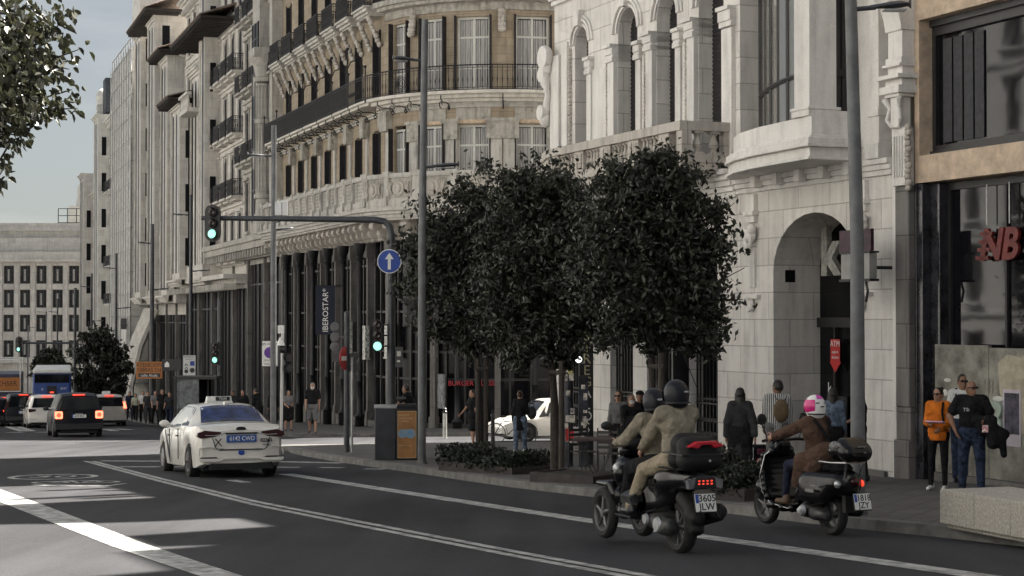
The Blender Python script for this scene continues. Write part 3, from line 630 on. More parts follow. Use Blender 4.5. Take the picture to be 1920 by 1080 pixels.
while c<10.5:
    p=hw(c,.75,0); m.lathe([(.22,-6),(.22,-2.8),(.26,-2.75),(.13,-2.6),(.12,-1.2),(.16,-1.15),(.12,-1.1),(.11,4.3),(.2,4.5),(.12,4.6),(.26,4.9),(.3,5.2)],(p.x,p.y,0),12); c+=3.05
m.build('iron_column',IRON,hotel,smooth=50)
# pale lanterns glimpsed in the glazing, menu boards
m=MB()
for s_,z in ((-1.6,-.1),(1.5,.0),(-4.7,.1)):
    p=hw(s_,.1,z); m.box(p.x-.25,p.x+.25,p.y-.1,p.y+.1,z,z+1.5); m.box(p.x-.32,p.x+.32,p.y-.13,p.y+.13,z-.08,z)
m.build('display_case',mat('pale_display',(.5,.5,.46),.5,var=.9,sc=9,col2=(.08,.08,.08)),hotel)
# entablature over the ground floor, console brackets, slab, parapet
def f(m):
    for z0,z1,p in ((5.3,5.5,.14),(5.5,5.75,.08),(5.75,5.85,.2),(5.85,6.1,.3)): m.box(S0,S1,-p,.4,z0,z1-.002)
    for z0,z1,p in ((6.1,6.2,1.05),(6.2,6.35,1.15),(6.35,6.5,1.25),(6.5,6.62,1.38),(6.62,6.75,1.1)): m.box(S0,S1,-p,.4,z0,z1-.002)
slab=hb('balcony',HST,f)
m=MB()
c=-20
def console(m,s_,z0,z1,o,w):
    t=0 if s_<0 else min(s_/HR,PI/2); base=hw(s_,0,0); M=Matrix.Translation(base)@Matrix.Rotation(t,4,'Z'); sv=m.M; m.M=M
    n=10; pr=[]
    for i in range(n+1):
        u=i/n; pr.append((-(o*(1-u)+.12*u+ -o*.16*math.sin(2*PI*u)),z1+(z0-z1)*u))
    m.prism([(.02,z1)]+pr+[(.02,z0)],-w/2,w/2,'yz'); m.lathe([(o*.17,0),(o*.17,w*1.2)],(-w*.6,-o*.8,z1-o*.22),10,'x'); m.M=sv
c=-20
while c<12.6: console(m,c,5.25,6.1,1.0,.30); c+=1.02
m.build('console',LIMED,slab)
def f(m):
    m.box(S0,S1,-1.12,-.86,6.75,7.0); m.box(S0,S1,-1.02,-.92,7.0,7.95); m.box(S0,S1,-1.16,-.84,7.95,8.15)
    c=S0+.2
    k=0
    while c<13:
        w=.12 if k%2 else .2
        m.box(c-w,c+w,-1.14,-.84,7.0,8.0); m.box(c-w-.05,c+w+.05,-1.2,-.8,8.0,8.24); m.box(c-w*.6,c+w*.6,-1.22,-1.14,6.75,7.15); m.box(c-w*.6,c+w*.6,-1.18,-1.14,7.5,7.9)
        c+=1.52; k+=1
parp=hb('parapet',HST,f)
def f(m):
    c=S0+.2; k=0
    while c<13:
        if k%2==0 or c>0:
            if c>0: 
                m.box(c+.32,c+1.22,-1.05,-1.02,7.08,7.88)
            else:
                for q in range(5): m.box(c+.3,c+1.25,-1.05,-1.02,7.08+q*.17,7.18+q*.17)
        else:
            for q in range(5): m.box(c+.3,c+1.25,-1.05,-1.02,7.08+q*.17,7.18+q*.17)
        c+=1.52; k+=1
hb('parapet_panel',HCARV,f)
m=MB()
for s_ in (1.75,3.3,4.85,6.4,8.0,9.5):
    p=hw(s_,1.06,7.48); t=s_/HR; M=Matrix.Translation(p)@Matrix.Rotation(t,4,'Z'); m.M=M
    m.lathe([(.22,0),(.30,-.05),(.36,-.02),(.36,.02),(.2,.03)],(0,0,0),16,'y'); m.sph((0,-.03,0),(.14,.06,.2),8,6)
    for sg in (-1,1):
        for q in range(3): m.tube([(sg*(.38+.1*q),-.02,-.25),(sg*(.48+.05*q),-.05,0),(sg*(.38+.12*q),-.03,.28)],.035,5)
m.M=None; m.build('medallion',LIMED,parp,smooth=50)
# pilasters, friezes and capitals
def f(m):
    for c in (3.35,5.25,7.25,7.9,9.85,10.6):
        m.box(c-.3,c+.3,-.12,0,6.8,9.6); m.box(c-.2,c+.2,-.16,-.12,7.4,9.4); m.box(c-.36,c+.36,-.2,0,6.8,7.2)
    for c in (1.4,-1.65,-4.7,-7.75,-10.8,-13.8,-16.8): m.box(c-.16,c+.16,-.1,0,6.8,10.2)
    m.box(S0,S1,-.1,0,11.0,11.12); m.box(S0,S1,-.18,0,11.12,11.2)
hb('pilaster',HST,f)
def f(m):
    for c in (3.35,5.25,7.25,7.9,9.85,10.6): m.box(c-.36,c+.36,-.24,0,9.6,10.35); m.box(c-.42,c+.42,-.3,0,10.35,10.5)
    for c in (1.4,-1.65,-4.7,-7.75,-10.8,-13.8,-16.8): m.box(c-.3,c+.3,-.35,0,10.2,11.1); m.box(c-.7,c-.4,-.25,0,10.45,11.0)
    m.box(3.6,5.0,-.07,0,10.45,10.98); m.box(5.5,7.05,-.07,0,10.45,10.98); m.box(8.1,9.6,-.07,0,10.45,10.98)
hb('frieze',HCARV,f)
def f(m): m.box(3.6,5.0,-.09,-.0,10.30,10.45) ; m.box(5.4,7.1,-.09,0,10.3,10.45); m.box(8.1,9.7,-.09,0,10.3,10.45)
hb('lintel',ORNG,f)
# iron balcony
def f(m):
    for z0,z1,p in ((11.2,11.34,.5),(11.34,11.5,.75),(11.5,11.66,1.0)): m.box(1.1,S1,-p,.1,z0,z1-.002)
    for z0,z1,p in ((11.4,11.52,.85),(11.52,11.62,1.0)): m.box(S0,1.0,-p,.1,z0,z1-.002)
ib=hb('balcony',stone('balcony_stone',(.66,.63,.57),3,9,.1,grime=.4),f)
m=MB(); pts=[hw(S0+(S1-S0)*i/60,1.0,11.62) for i in range(61)]; iron_rail(m,pts,1.1,.17,r=.014)
for i,s_ in enumerate([-20.2,-17,-13.8,-10.8,-7.7,-4.6,-1.5,1.0]): p=hw(s_,1.0,11.6); m.cyl((p.x,p.y,11.5),(p.x,p.y,13.1),.03); m.sph((p.x,p.y,13.15),.07); 
for a,b in ((-20.2,-17),(-17,-13.8),(-13.8,-10.8),(-10.8,-7.7),(-7.7,-4.6),(-4.6,-1.5)):
    n=int((b-a)/.07)
    for k in range(n):
        p=hw(a+(b-a)*k/n,1.0,0); m.tube([(p.x,p.y,11.66),(p.x,p.y,12.3+.1*math.sin(k*.9)),(p.x,p.y,12.7)],.010,3,False)
for s_ in (3.0,3.4,4.4,5.6,6.5): 
    p=hw(s_,1.02,12.1)
    t=s_/HR
    for rr in (.12,.22,.30): 
        q=[p+Vector((math.cos(t)*rr*math.cos(a),math.sin(t)*rr*math.cos(a),rr*math.sin(a))) for a in [i*PI/6 for i in range(13)]]; 
        if s_<4.6: m.tube(q,.016,4,False)
rail=m.build('railing',IRON,ib)
m=MB()
def iscroll(m,s_,z0,z1,o):
    t=0 if s_<0 else min(s_/HR,PI/2); m.M=Matrix.Translation(hw(s_,0,0))@Matrix.Rotation(t,4,'Z')
    m.tube([(0,-o,z1),(0,-o*1.02,z1-.15),(0,-o*.8,z1-.28),(0,-o*.45,z1-.25),(0,-.2,z0+.2),(0,-.08,z0+.02),(0,-.2,z0-.05),(0,-.26,z0+.08),(0,-.18,z0+.12)],.028,5); 
    m.tube([(0,-o+.14*math.cos(a),z1-.42+.14*math.sin(a)) for a in [i*PI/5 for i in range(9)]],.022,5); m.M=None
for k,s_ in enumerate([-19.5+1.52*i for i in range(14)]+[2,2.9,3.8,5.2,7.6,9.9]): iscroll(m,s_,10.95,11.45,1.0)
m.build('iron_scroll',IRON,ib)
# small stone balconies of the next floor on sculpted brackets, with lamps on standards
pb=None
for i,c in enumerate(WC+[-18.3]):
    if pb is None:
        m=MB(); 
        for z0,z1,p,w in ((15.55,15.62,.62,.98),(15.62,15.74,.72,1.02),(15.74,15.88,.85,1.1),(15.88,15.98,.95,1.15)): m.box(-w,w,-p,.05,z0,z1-.001)
        pb=m.build('stone_balcony',HST,hotel,loc=(c,0,0))
        m=MB()
        for sg in (-.8,.8):
            for q in range(7): m.sph((sg+.05*math.sin(q*2.1),-.62+q*.085,15.42-q*.19),(.15,.13,.15),8,6)
        m.build('sculpted_bracket',LIMED,pb,smooth=60)
        m=MB(); iron_rail(m,[(-1.1,0,15.98),(-1.1,-.88,15.98),(1.1,-.88,15.98),(1.1,0,15.98)],1.1,.10,r=.014)
        for k in range(26): m.tube([(-1.05+k*.084,-.88,16),(-1.05+k*.084,-.88,17)],.011,3,False)
        m.build('railing',IRON,pb)
    else: dup(pb,(c,0,0),parent=hotel)
m=MB()
for s_ in (-13.8,-10.8,-7.7,-4.7,-1.65):
    x=s_; m.tube([(x,-1.0,11.6),(x,-1.0,14.2),(x,-1.0,14.3)],.03,6); m.tube([(x,-1.0,13.4),(x+.02,-.85,13.75),(x+.02,-.5,13.85),(x+.02,-.25,13.6),(x+.02,-.25,13.2)],.025,5); m.sph((x,-1,14.35),.08)
m.build('lamp_standard',IRON,hotel)
def f(m):
    m.box(1.3,S1,-.8,.05,15.75,15.98); m.box(1.3,S1,-.6,.05,15.6,15.75); m.box(1.2,S1,-.12,0,15.25,15.6)
hb('cornice',HCARV,f)
m=MB(); pts=[hw(1.3+(12)*i/24,.75,15.98) for i in range(25)]; iron_rail(m,pts,1.1,.12,r=.014); m.build('railing',IRON,hotel)
m=MB()
for sg in (3.3,7.55): 
    for q in range(5): p=hw(sg,.1+.04*q,15.2-q*.2); m.sph(p,(.22,.2,.16),8,6)
m.build('cartouche',LIMED,hotel,smooth=60)
# windows
wp=win_frame(1.5,3.2,2,(.72,.30),fw=.10,curtain=.0); m=MB()
n=0
def place(o,s_,z,ins=.22,first=False):
    t=0 if s_<0 else min(s_/HR,PI/2); p=hw(s_,-ins,z); o.location=p; o.rotation_euler=(0,0,t)
wp.parent=hotel; place(wp,6.25,11.8)
cu=MB(); n=14
for s_,ww,bow in ((-.66,.62,0),(.05,.55,.15)):
    pts=[(s_+ww*i/n,.03+.012*math.sin(i*2.4)) for i in range(n+1)]
    for i in range(n): cu.quad((pts[i][0],pts[i][1],.15),(pts[i+1][0],pts[i+1][1],.15),(pts[i+1][0],pts[i+1][1],3.05),(pts[i][0],pts[i][1],3.05))
cu.build('curtain',CURT,wp,solid=False)
shp=MB()
for sg in (-1,1): shp.box(sg*.80-.03,sg*.80+.03,-.36,.0,0,3.25)
shp.build('shutter',SHUT,wp)
for s_,z in ((8.9,11.8),(8.9,7.05),(6.25,7.05)): place(dup(wp,parent=hotel),s_,z)
w2=dup(wp,parent=hotel); place(w2,4.35,11.8,.1); w2.scale=(.78,1,1); w3=dup(w2,parent=hotel); place(w3,4.35,7.05,.1); w4=dup(w2,parent=hotel); place(w4,2.35,7.05,.15); w5=dup(w2,parent=hotel); place(w5,2.35,11.8,.15)
ws=win_frame(1.15,3.35,2,(.72,),fw=.08,mat_=BFR); ws.parent=hotel
m=MB(); 
for sg in (-1,1): m.box(sg*.56-.025,sg*.56+.025,-.42,.1,0,3.3)
m.build('shutter',SHUT,ws)
first=True
for z in (7.02,11.7,16.0,20.6):
    for c in WC+[-18.3]+([2.35,4.35,6.25,8.9] if z>15 else []):
        o=ws if first else dup(ws,parent=hotel); first=False; place(o,c,z,.36)
        if z>20: o.scale=(1,1,.85)
# cornice and roof
def f(m):
    for z0,z1,p in ((24.0,24.3,.3),(24.3,24.6,.6),(24.6,25,1.0)): m.box(S0,S1,-p,.5,z0,z1-.002)
hb('roof_cornice',HST,f)
m=MB(); m.box(-20.3,0,.5,18,25,26); m.lathe([(5.6,0),(5.6,2),(6,2.2),(5.2,4.5),(3,6.5),(.4,8)],(0,HR,25),28); m.build('roof',MC['slate'],hotel)  # unseen corner dome, added to shade the road beyond the junction
m=MB(); m.box(S0,0,0,.1,-8,-3); m.build('stone_base',GRAN,hotel)
# banner hanging on a column and the dark kiosk-like lantern at the corner
ban=MB(); q=at(610,580,79.5); 
ban.box(-.45,.45,-.02,.02,-1.1,1.1); bn=thing('banner','navy vertical hotel banner with pale lettering hung on the columns','banner',at(610,582,80),rad(-3))
ban.build('cloth',mat('navy_cloth',(.007,.009,.024),.8,var=.1),bn); t=text('IBEROSTAR*','lettering',WHITE,bn,.36,(.02,-.03,-.0),(PI/2,-PI/2,0),ext=.003); t.rotation_euler=(PI/2,-PI/2,0)
m=MB(); m.tube([(-.5,0,1.12),(.5,0,1.12),(.9,.4,1.12)],.025,6); m.build('bracket',IRON,bn)
lk=thing('wall_lantern','dark square lantern box mounted on the rounded hotel corner','lantern',at(787,588,76.2),rad(10))
m=MB(); m.box(-.62,.62,-.4,.4,-.45,.45); m.box(-.75,.75,-.5,.5,.45,.55); m.box(-.85,.85,-.6,.6,.55,.66); m.box(-.7,.7,-.45,.45,-.55,-.45); m.box(-.5,.5,-.42,-.4,-.35,.35); m.build('housing',BFR,lk,bevel=.02); m=MB(); m.box(-.15,.15,.4,1.0,-.1,.1); m.build('bracket',IRON,lk)
m=MB(); p=hw(5.0,.35,-1.0); m.box(p.x-.4,p.x+.4,p.y-.1,p.y,-2.2,-.7); m.build('menu_panel',mat('menu_grey',(.22,.23,.24),.5,var=.5,sc=6),hotel)
for (txt,px,py,Y,sz) in (('BURGER CLASS',884,719,76.0,.30),('K',803,593,75.8,.34)):
    t=text(txt,'lettering',mat('red_neon',(.35,.02,.03),.5,var=0,emit=(.3,.02,.03),es=.02),None,sz,at(px,py,Y),(PI/2,0,rad(8)),ext=.02)
    tag(t,'faint red glowing shop name under the tree' if len(txt)>3 else 'small faint red sign letter beside the corner lantern','sign')
# ================================================================ buildings farther down the street
FA=math.atan(.336); FO=Vector((-13,99.6,0)); fdir=Vector((-math.sin(FA),math.cos(FA),0)); fin=Vector((math.cos(FA),math.sin(FA),0))
STC=stone('far_cream',(.64,.61,.56),1.2,.6,.2,grime=.35); STG=stone('far_grey',(.48,.455,.41),1.2,.6,.25,grime=.5,tint=(.08,.08,.08)); STW=stone('far_white',(.72,.70,.65),1.2,.6,.1,grime=.25)
TILE=mat('roof_tile',(.20,.15,.12),.8,var=.4,sc=5,bump=.6,bsc=4)
FGL=glass('far_glass',(.008,.008,.010),.35,.1,.15)
def far_building(name,label,x0,x1,zb,floors,pitch,wmat,ww=1.1,depth=14,sink=0,origin=FO,ang=FA,balc=(),ground=True,ztop=None,arch=False,roof=None,frame=BFR,reveal=.12):
    """x runs towards the camera, floors = [(z0,z1),...] in street height, balc = floors with iron balconies"""
    B=thing(name,label,'building',(origin.x,origin.y,0),frz(ang))
    m=MB(); n=max(1,int((x1-x0)/pitch)); pc=[x0+(x1-x0)*(i+.5)/n for i in range(n)]
    y0=-sink
    m.box(x0,x1,y0+reveal+.03,depth,floors[0][0]-(1.5 if ground else 0),floors[-1][1]); m.box(x0,x1,y0+.5,depth,zb,floors[0][0]-1.4)
    for i,(a,b) in enumerate(floors):
        h=b-a; holes_wall(m,x0,x1,a,b,y0,y0+reveal,[(c-ww/2,c+ww/2,a+h*.14,a+h*.84,ww*.4 if arch and i%2 else 0) for c in pc])
    m.build('wall',wmat,B)
    d=MB()
    for i,(a,b) in enumerate(floors):
        d.box(x0-.03,x1+.03,y0-.14,y0-.001,b-.16,b-.001)
        h=b-a
        for c in pc:
            for s in (-1,1): d.box(c+s*(ww/2+.09)-.07,c+s*(ww/2+.09)+.07,y0-.07,y0-.001,a+h*.14,a+h*.86)
            d.box(c-ww/2-.24,c+ww/2+.24,y0-.2,y0-.001,a+h*.86,a+h*.90); d.box(c-ww/2-.18,c+ww/2+.18,y0-.16,y0-.001,a+h*.09,a+h*.135)
    zt=floors[-1][1]
    moulding(d,x0,x1,zt-.1,zt+.6,.1,.75,4,y0,True)
    k=int((x1-x0)/.55)
    for i in range(k): x=x0+.2+i*.55; d.box(x,x+.2,y0-.5,y0-.05,zt-.45,zt-.11)
    d.build('cornice',wmat,B)
    # balustraded parapet
    p=MB(); p.box(x0,x1,y0+.05,y0+.3,zt+.6,zt+.8); p.box(x0,x1,y0,y0+.35,zt+1.45,zt+1.6)
    i=0; x=x0
    while x<x1: p.box(x,x+(.5 if i%6==0 else .14),y0+.08,y0+.26,zt+.8,zt+1.45); x+=.75 if i%6==0 else .32; i+=1
    p.build('parapet',wmat,B)
    w=None
    for i,(a,b) in enumerate(floors):
        h=(b-a)*.70
        for c in pc:
            if w is None: w=win_frame(ww,1.0*h,2,(.7,),fw=.08,mat_=frame,gl=FGL); w.parent=B; h0=h; o=w
            else: o=dup(w,parent=B)
            o.location=(c,y0+.03,a+(b-a)*.14); o.scale=(1,1,h/h0)
    br=None
    for i in balc:
        a,b=floors[i]
        for c in pc:
            if br is None:
                m=MB(); m.box(-ww/2-.35,ww/2+.35,-.75,0,-.14,0); m.box(-ww/2-.2,ww/2+.2,-.5,0,-.3,-.14); br=m.build('balcony',wmat,B)
                m=MB(); iron_rail(m,[(-ww/2-.3,0,0),(-ww/2-.3,-.7,0),(ww/2+.3,-.7,0),(ww/2+.3,0,0)],1.05,.12,r=.016); m.build('railing',IRON,br); o=br
            else: o=dup(br,parent=B)
            o.location=(c,y0,a+(b-a)*.10)
    return B
def ground_dark(B,x0,x1,zb,zt,y0=0,pitch=3,mt=None):
    m=MB(); m.box(x0,x1,y0+.3,y0+.34,zb,zt); m.build('shopfront_glass',FGL,B)
    m=MB(); x=x0
    while x<=x1+.01: m.box(x-.15,x+.15,y0+.0,y0+.3,zb,zt); x+=pitch
    m.build('pier',mt or STG,B)
    m=MB(); x=x0+pitch/4
    while x<x1: m.box(x-.05,x+.05,y0+.2,y0+.3,zb,zt); x+=pitch/4
    m.box(x0,x1,y0+.18,y0+.3,zt-1.6,zt-1.5); m.build('shopfront_frame',BFR,B)
# --- glazed bay house next to the hotel (grey stone, giant engaged column)
b2=far_building('stone_house','grey stone house with giant round column and dark glazed bays next to the hotel',-12.5,-.1,-8,[(6.6,11),(11,15.4),(15.4,19.8),(19.8,24)],2.1,STG,1.15,sink=0,balc=(1,2,3))
ground_dark(b2,-22.5,-.1,-8,5.4,mt=GRAN,pitch=5.6)
m=MB(); m.box(-22.5,-.1,-.3,.5,5.4,5.9); m.box(-22.5,-.1,-1.0,.5,5.9,6.3); m.box(-22.5,-.1,-1.15,.5,6.3,6.6)
k=0
while k<22: m.box(-22.4+k,-22.15+k,-.9,-.3,5.45,5.89); k+=.9
m.build('entablature',STG,b2)
m=MB()
m.lathe([(.62,6.6),(.62,7.6),(.5,7.8),(.47,12.3),(.47,15.2)],(-1.6,-.75,0),20); 
for z in (8.6,12.9,15.3): m.lathe([(.5,0),(.58,.05),(.58,.25),(.5,.3)],(-1.6,-.75,z),20)
for k in range(16):
    a=2*PI*k/16; m.box(-1.6+.49*math.cos(a)-.03,-1.6+.49*math.cos(a)+.03,-.75+.49*math.sin(a)-.03,-.75+.49*math.sin(a)+.03,8.95,15.1)
m.lathe([(.48,15.5),(.62,16.2),(.85,16.5),(.9,16.7)],(-1.6,-.75,0),14); m.box(-2.4,-.7,-1.5,.2,16.7,17.2); m.build('column',STG,b2,smooth=40)
m=MB(); m.box(-4.6,-2.3,-.9,.0,6.6,24); m.box(-.9,-.1,-.6,0,6.6,24); sbay=m.build('bay_pier',STG,b2)
m=MB(); m.box(-4.4,-2.5,-.94,-.9,7.4,10.5); m.box(-4.4,-2.5,-.94,-.9,11.6,14.8); m.box(-4.4,-2.5,-.94,-.9,16,19); m.build('bay_glass',FGL,sbay)
m=MB(); 
for z in (7.4,9.2,11.6,13.4,16,18): m.box(-4.5,-2.4,-.98,-.94,z,z+.1)
for x in (-4.4,-3.5,-2.55): m.box(x-.05,x+.05,-.98,-.94,7.4,19)
m.build('bay_frame',BFR,sbay)
m=MB(); m.box(-12.5,-.1,.6,14,24,26); m.build('roof',MC['slate'],b2)
# --- cream palace with loggias and dark tiled eaves
b3=far_building('cream_house','cream stone palace with dark overhanging eaves, corner turret and a stone balustrade','-x' and -38,-12.5,-9,[(5.2,9.2),(9.2,13.2),(13.2,17.2),(17.2,21.2),(21.2,25.5)],2.6,STC,1.4,balc=(0,1,2,3),arch=True)
ground_dark(b3,-38,-22.5,-9,4.0,mt=GRAN,pitch=6.2)
m=MB(); m.box(-38,-12.5,-.5,.5,4.0,4.3); m.box(-38,-12.5,-1.3,.5,4.3,4.6); m.box(-38,-22,-1.2,-1.0,4.6,5.5)
k=0
while k<25: m.box(-37.9+k,-37.7+k,-1.25,-.4,3.6,3.99); k+=.8
m.build('entablature',STC,b3)
def eave(B,px0,py0,px1,py1,depth=3.2,xc=None): pass
def eaves(B,x0,x1,z,out,rise,name='tiled_eaves'):
    m=MB(); m.add([(x0-.8,-out,z),(x1+.8,-out,z),(x1,1.5,z+rise),(x0,1.5,z+rise)],[(0,1,2,3)]); 
    n=int((x1-x0+1.6)/.35)
    for i in range(n): x=x0-.8+i*.35+.1; m.tube([(x,-out,z+.05),(x,1.5,z+rise+.05)],.085,5)
    o=m.build(name,TILE,B,smooth=50)
    m=MB(); m.box(x0-.75,x1+.75,-out+.05,1.4,z-.14,z-.02)
    i=x0-.6
    while i<x1+.6: m.box(i,i+.14,-out+.15,.2,z-.36,z-.14); i+=.6
    m.build('eaves_soffit',mat('dark_timber',(.03,.025,.022),.8,var=.3),o)
def tower(B,x0,x1,z0,z1,out,wm,back=6,openings=True):
    m=MB(); m.box(x0,x1,-out,back,z0,z1-.01); m.build('turret_wall',wm,B)
    m=MB(); moulding(m,x0,x1,z0-.5,z0,.0,.4,3,-out); moulding(m,x0,x1,z1-.5,z1,.05,.4,3,-out); 
    for x in (x0,x1-.3): m.box(x,x+.3,-out-.1,-out,z0,z1-.5)
    m.build('turret_cornice',wm,B)
    if openings:
        m=MB(); n=max(1,int((x1-x0)/1.5))
        for i in range(n):
            c=x0+(x1-x0)*(i+.5)/n; m.box(c-.33,c+.33,-out-.02,-out+.02,z0+.5,z1-1.1); m.lathe([(.33,0),(.33,.03)],(c,-out-.02,z1-1.1),12,'y')
            
        # opening on the flank facing the camera
        m.box(x1-.01,x1+.02,-out+.5,-out+1.1,z0+.6,z1-1.0) if out>1.2 else 0
        z=z0+1
        while z<z1-2.6 and out>.8: m.box(x1-.01,x1+.025,-out+.3,-out+.3+min(.5,out*.4),z,z+2.0); z+=3.9
        m.build('turret_window',FGL,B)
m=MB(); m.box(-38,-12.5,.6,14,25,26); m.build('roof',MC['slate'],b3)
tower(b3,-34.5,-29.5,4.6,17.6,1.6,STC); eaves(b3,-34.5,-29.5,17.7,2.7,1.2)
tower(b3,-29.5,-25,4.6,19.5,.9,STC); eaves(b3,-29.2,-16,21.4,2.4,1.4)
tower(b3,-24.5,-22,4.6,25,1.0,STC)
m=MB(); m.box(-28.5,-24.6,-1.9,-.2,16.2,16.5)
for k in range(12): baluster(m,-28.2+k*.3,-1.75,16.5,17.4,.09)
m.box(-28.6,-24.6,-1.95,-1.6,17.4,17.6); m.build('balustrade',STC,b3,smooth=40)
# --- tall cream block with belvedere roofs (behind the traffic light)
b4=far_building('belvedere_house','tall cream house topped by a tiled belvedere and barrel gable',-62,-38,-10,[(3.6,7.4),(7.4,11.2),(11.2,15),(15,18.8),(18.8,22.6)],2.9,STC,1.4,balc=(0,1,2,3),arch=True)
ground_dark(b4,-62,-38,-10,3.0,mt=GRAN,pitch=6)
m=MB(); m.box(-62,-38,-.8,.5,3.0,3.6); m.build('entablature',STC,b4)
tower(b4,-61,-56,3.6,27,1.3,STC); tower(b4,-50,-45,3.6,26.5,1.5,STC); eaves(b4,-56,-44,26.6,2.6,1.6); tower(b4,-44,-39.5,3.6,22.5,1.2,STC); eaves(b4,-44.5,-39,22.6,2.2,1.2)
m=MB(); m.prism([(-1.6,27),(1.6,27),(1.6,30)]+[(1.6*math.cos(a),30+2.2*math.sin(a)) for a in [PI*i/12 for i in range(1,12)]]+[(-1.6,30)],-61,-55,'yz'); m.build('barrel_gable',STW,b4,smooth=40)
# big radial buttress arches at the ground floor
m=MB()
for k in range(5):
    x=-60+k*1.5; m.tube([(x,-2.6+.1*k,-8.5),(x,-2.4,-4),(x,-1.6,-.5),(x,-.3,2.6)],[.28,.28,.3,.34],6)
m.build('buttress',STC,b4)
# --- scaffolded block wrapped in pale netting
b5=thing('scaffolded_building','building under repair wrapped in pale grey scaffold netting','building',(FO.x,FO.y,0),frz(FA))
m=MB(); m.box(-80,-62,.5,14,-12,25); m.build('wall',STG,b5)
NET=mat('scaffold_net',(.50,.49,.46),.85,var=.12,sc=.8,bump=.5,bsc=2,stretch=(1,1,3))
m=MB()
nx,nz=36,34
V=[[(-80+18*i/nx,-1.5+.06*math.sin(i*1.7)+.04*math.sin(j*2.3+i),-4+30.3*j/nz) for j in range(nz+1)] for i in range(nx+1)]
m.rings(V,False,False); V=[[(-62+.0+.05*math.sin(j),-1.5+2*i/4,-4+30.3*j/nz) for j in range(nz+1)] for i in range(5)]; m.rings(V,False,False)
m.build('netting',NET,b5,smooth=60,solid=False)
m=MB()
for i in range(10):
    x=-80+2*i; m.tube([(x,-1.58,-10),(x,-1.58,26.6)],.035,4)
for j in range(16):
    z=-4+2*j; m.tube([(-80,-1.58,z),(-62,-1.58,z)],.03,4); m.tube([(-62,-1.6,z),(-61.95,.5,z)],.04,4)
for j in (25.6,27.3): m.tube([(-80,-1.4,j),(-62,-1.4,j)],.06,4)
for i in range(10): m.tube([(-80+2*i,-1.4,25),(-80+2*i,-1.4,27.4)],.05,4)
m.tube([(-70,1,25),(-70,1,37)],.09,5)
m.build('scaffold_poles',mat('scaffold_steel',(.30,.30,.30),.6,.1,var=.1),b5)
m=MB(); m.box(-66.5,-62.2,-1.9,-1.6,-7,.8); m.build('gantry',mat('gantry_white',(.6,.6,.57),.8,var=.15,sc=1),b5)
m=MB(); iron_rail(m,[(-66.5,-1.9,.8),(-62,-1.9,.8)],1.0,.25,r=.03); m.build('gantry_rail',IRON,b5)
# --- two further blocks with balustrade tops
b6=far_building('balustraded_house','far pale corner house with stone balustrade, dormer and slate roof left of the netting',-101,-80,-12,[(-1,3),(3,7),(7,11),(11,15),(15,19),(19,22.6)],3.0,STW,1.4,balc=(1,2,4))
tower(b6,-101,-96,-1,24,1.2,STW,openings=True); m=MB(); m.prism([(-99.5,24.2),(-96,24.2),(-96.3,28),(-99,28)],-.5,3); m.prism([(-94,24),(-84,24),(-85,27.5),(-93,27.5)],.5,6); m.build('slate_roof',MC['slate'],b6)
m=MB(); m.sph((-100,-.3,26.2),(.9,.9,1.1),12,8); m.box(-100.8,-99.2,-1.1,.5,24.2,25.4); m.build('finial',STW,b6,smooth=40)
b7=far_building('narrow_far_house','narrow far house with slate hipped roof at the bend of the street',-119,-101,-14,[(-4,0),(0,4),(4,8),(8,12),(12,15.8)],3.2,STC,1.1,balc=(1,))
m=MB(); m.prism([(-119,17.4),(-101,17.4),(-103,20),(-117,20)],.3,8); m.build('slate_roof',MC['slate'],b7)
tower(b7,-119,-114,-4,19,1.2,STC)
# --- building that closes the view
EO=Vector((-100,245,0))
b8=thing('end_building','long beige building closing the street at far left with rows of square windows','building',(0,0,0),0)
Y=247.0; zt=at(50,432,Y).z
m=MB(); cols=[-10+30.7*i for i in range(-3,6)]; rows=[(505,523),(546,572),(593,619),(640,668)]
cx=[at(16+30.6*i,600,Y).x for i in range(-4,6)]; W0=cx[0]-2; W1=at(300,600,Y).x
zr=[at(50,y,Y).z for y in (530,500,583,546,630,593,682,640)]
fl=[(at(50,532,Y).z,at(50,498,Y).z),(at(50,577,Y).z,at(50,543,Y).z),(at(50,622,Y).z,at(50,590,Y).z),(at(50,670,Y).z,at(50,638,Y).z)]
zl=zt; m.box(W0,W1,Y+.4,Y+14,-14,zt-1)
edges=[at(50,487,Y).z,at(50,538,Y).z,at(50,584,Y).z,at(50,630,Y).z,at(50,678,Y).z]
for i,(a,b) in enumerate(fl):
    holes_wall(m,W0,W1,edges[i+1],edges[i],Y,Y+.39,[(c-.72,c+.72,a,b,0) for c in cx])
m.box(W0,W1,Y,Y+.39,-14,edges[4]); top=at(50,487,Y).z
holes_wall(m,W0,W1,top,zt,Y+1.6,Y+2.0,[(c-.45,c+.45,at(50,474,Y).z,at(50,460,Y).z,0) for c in [at(x,600,Y).x for x in (45,60,74,101,131,-20)]])
m.build('wall',STC,b8)
m=MB(); m.box(W0,W1,Y-.9,Y+2,top-.3,top+.1); m.box(W0,W1,Y-.7,Y-.5,top+.1,top+1.1); m.box(W0,W1,Y+1.0,Y+2.2,zt,zt+.5); m.box(W0,W1,Y+1.2,Y+1.6,zt+.5,zt+1.1)
for c in cx:
    xm=c+1.15; m.box(xm-.3,xm+.3,Y-.25,Y,edges[4],top-.4)
    for i in range(3): m.box(c-.75,c+.75,Y-.12,Y,edges[i+1]-.2,edges[i+1]+.35)
m.box(W0,W1,Y-.8,Y,edges[4]-.2,edges[4]+.5); m.build('cornice',STC,b8)
w=None
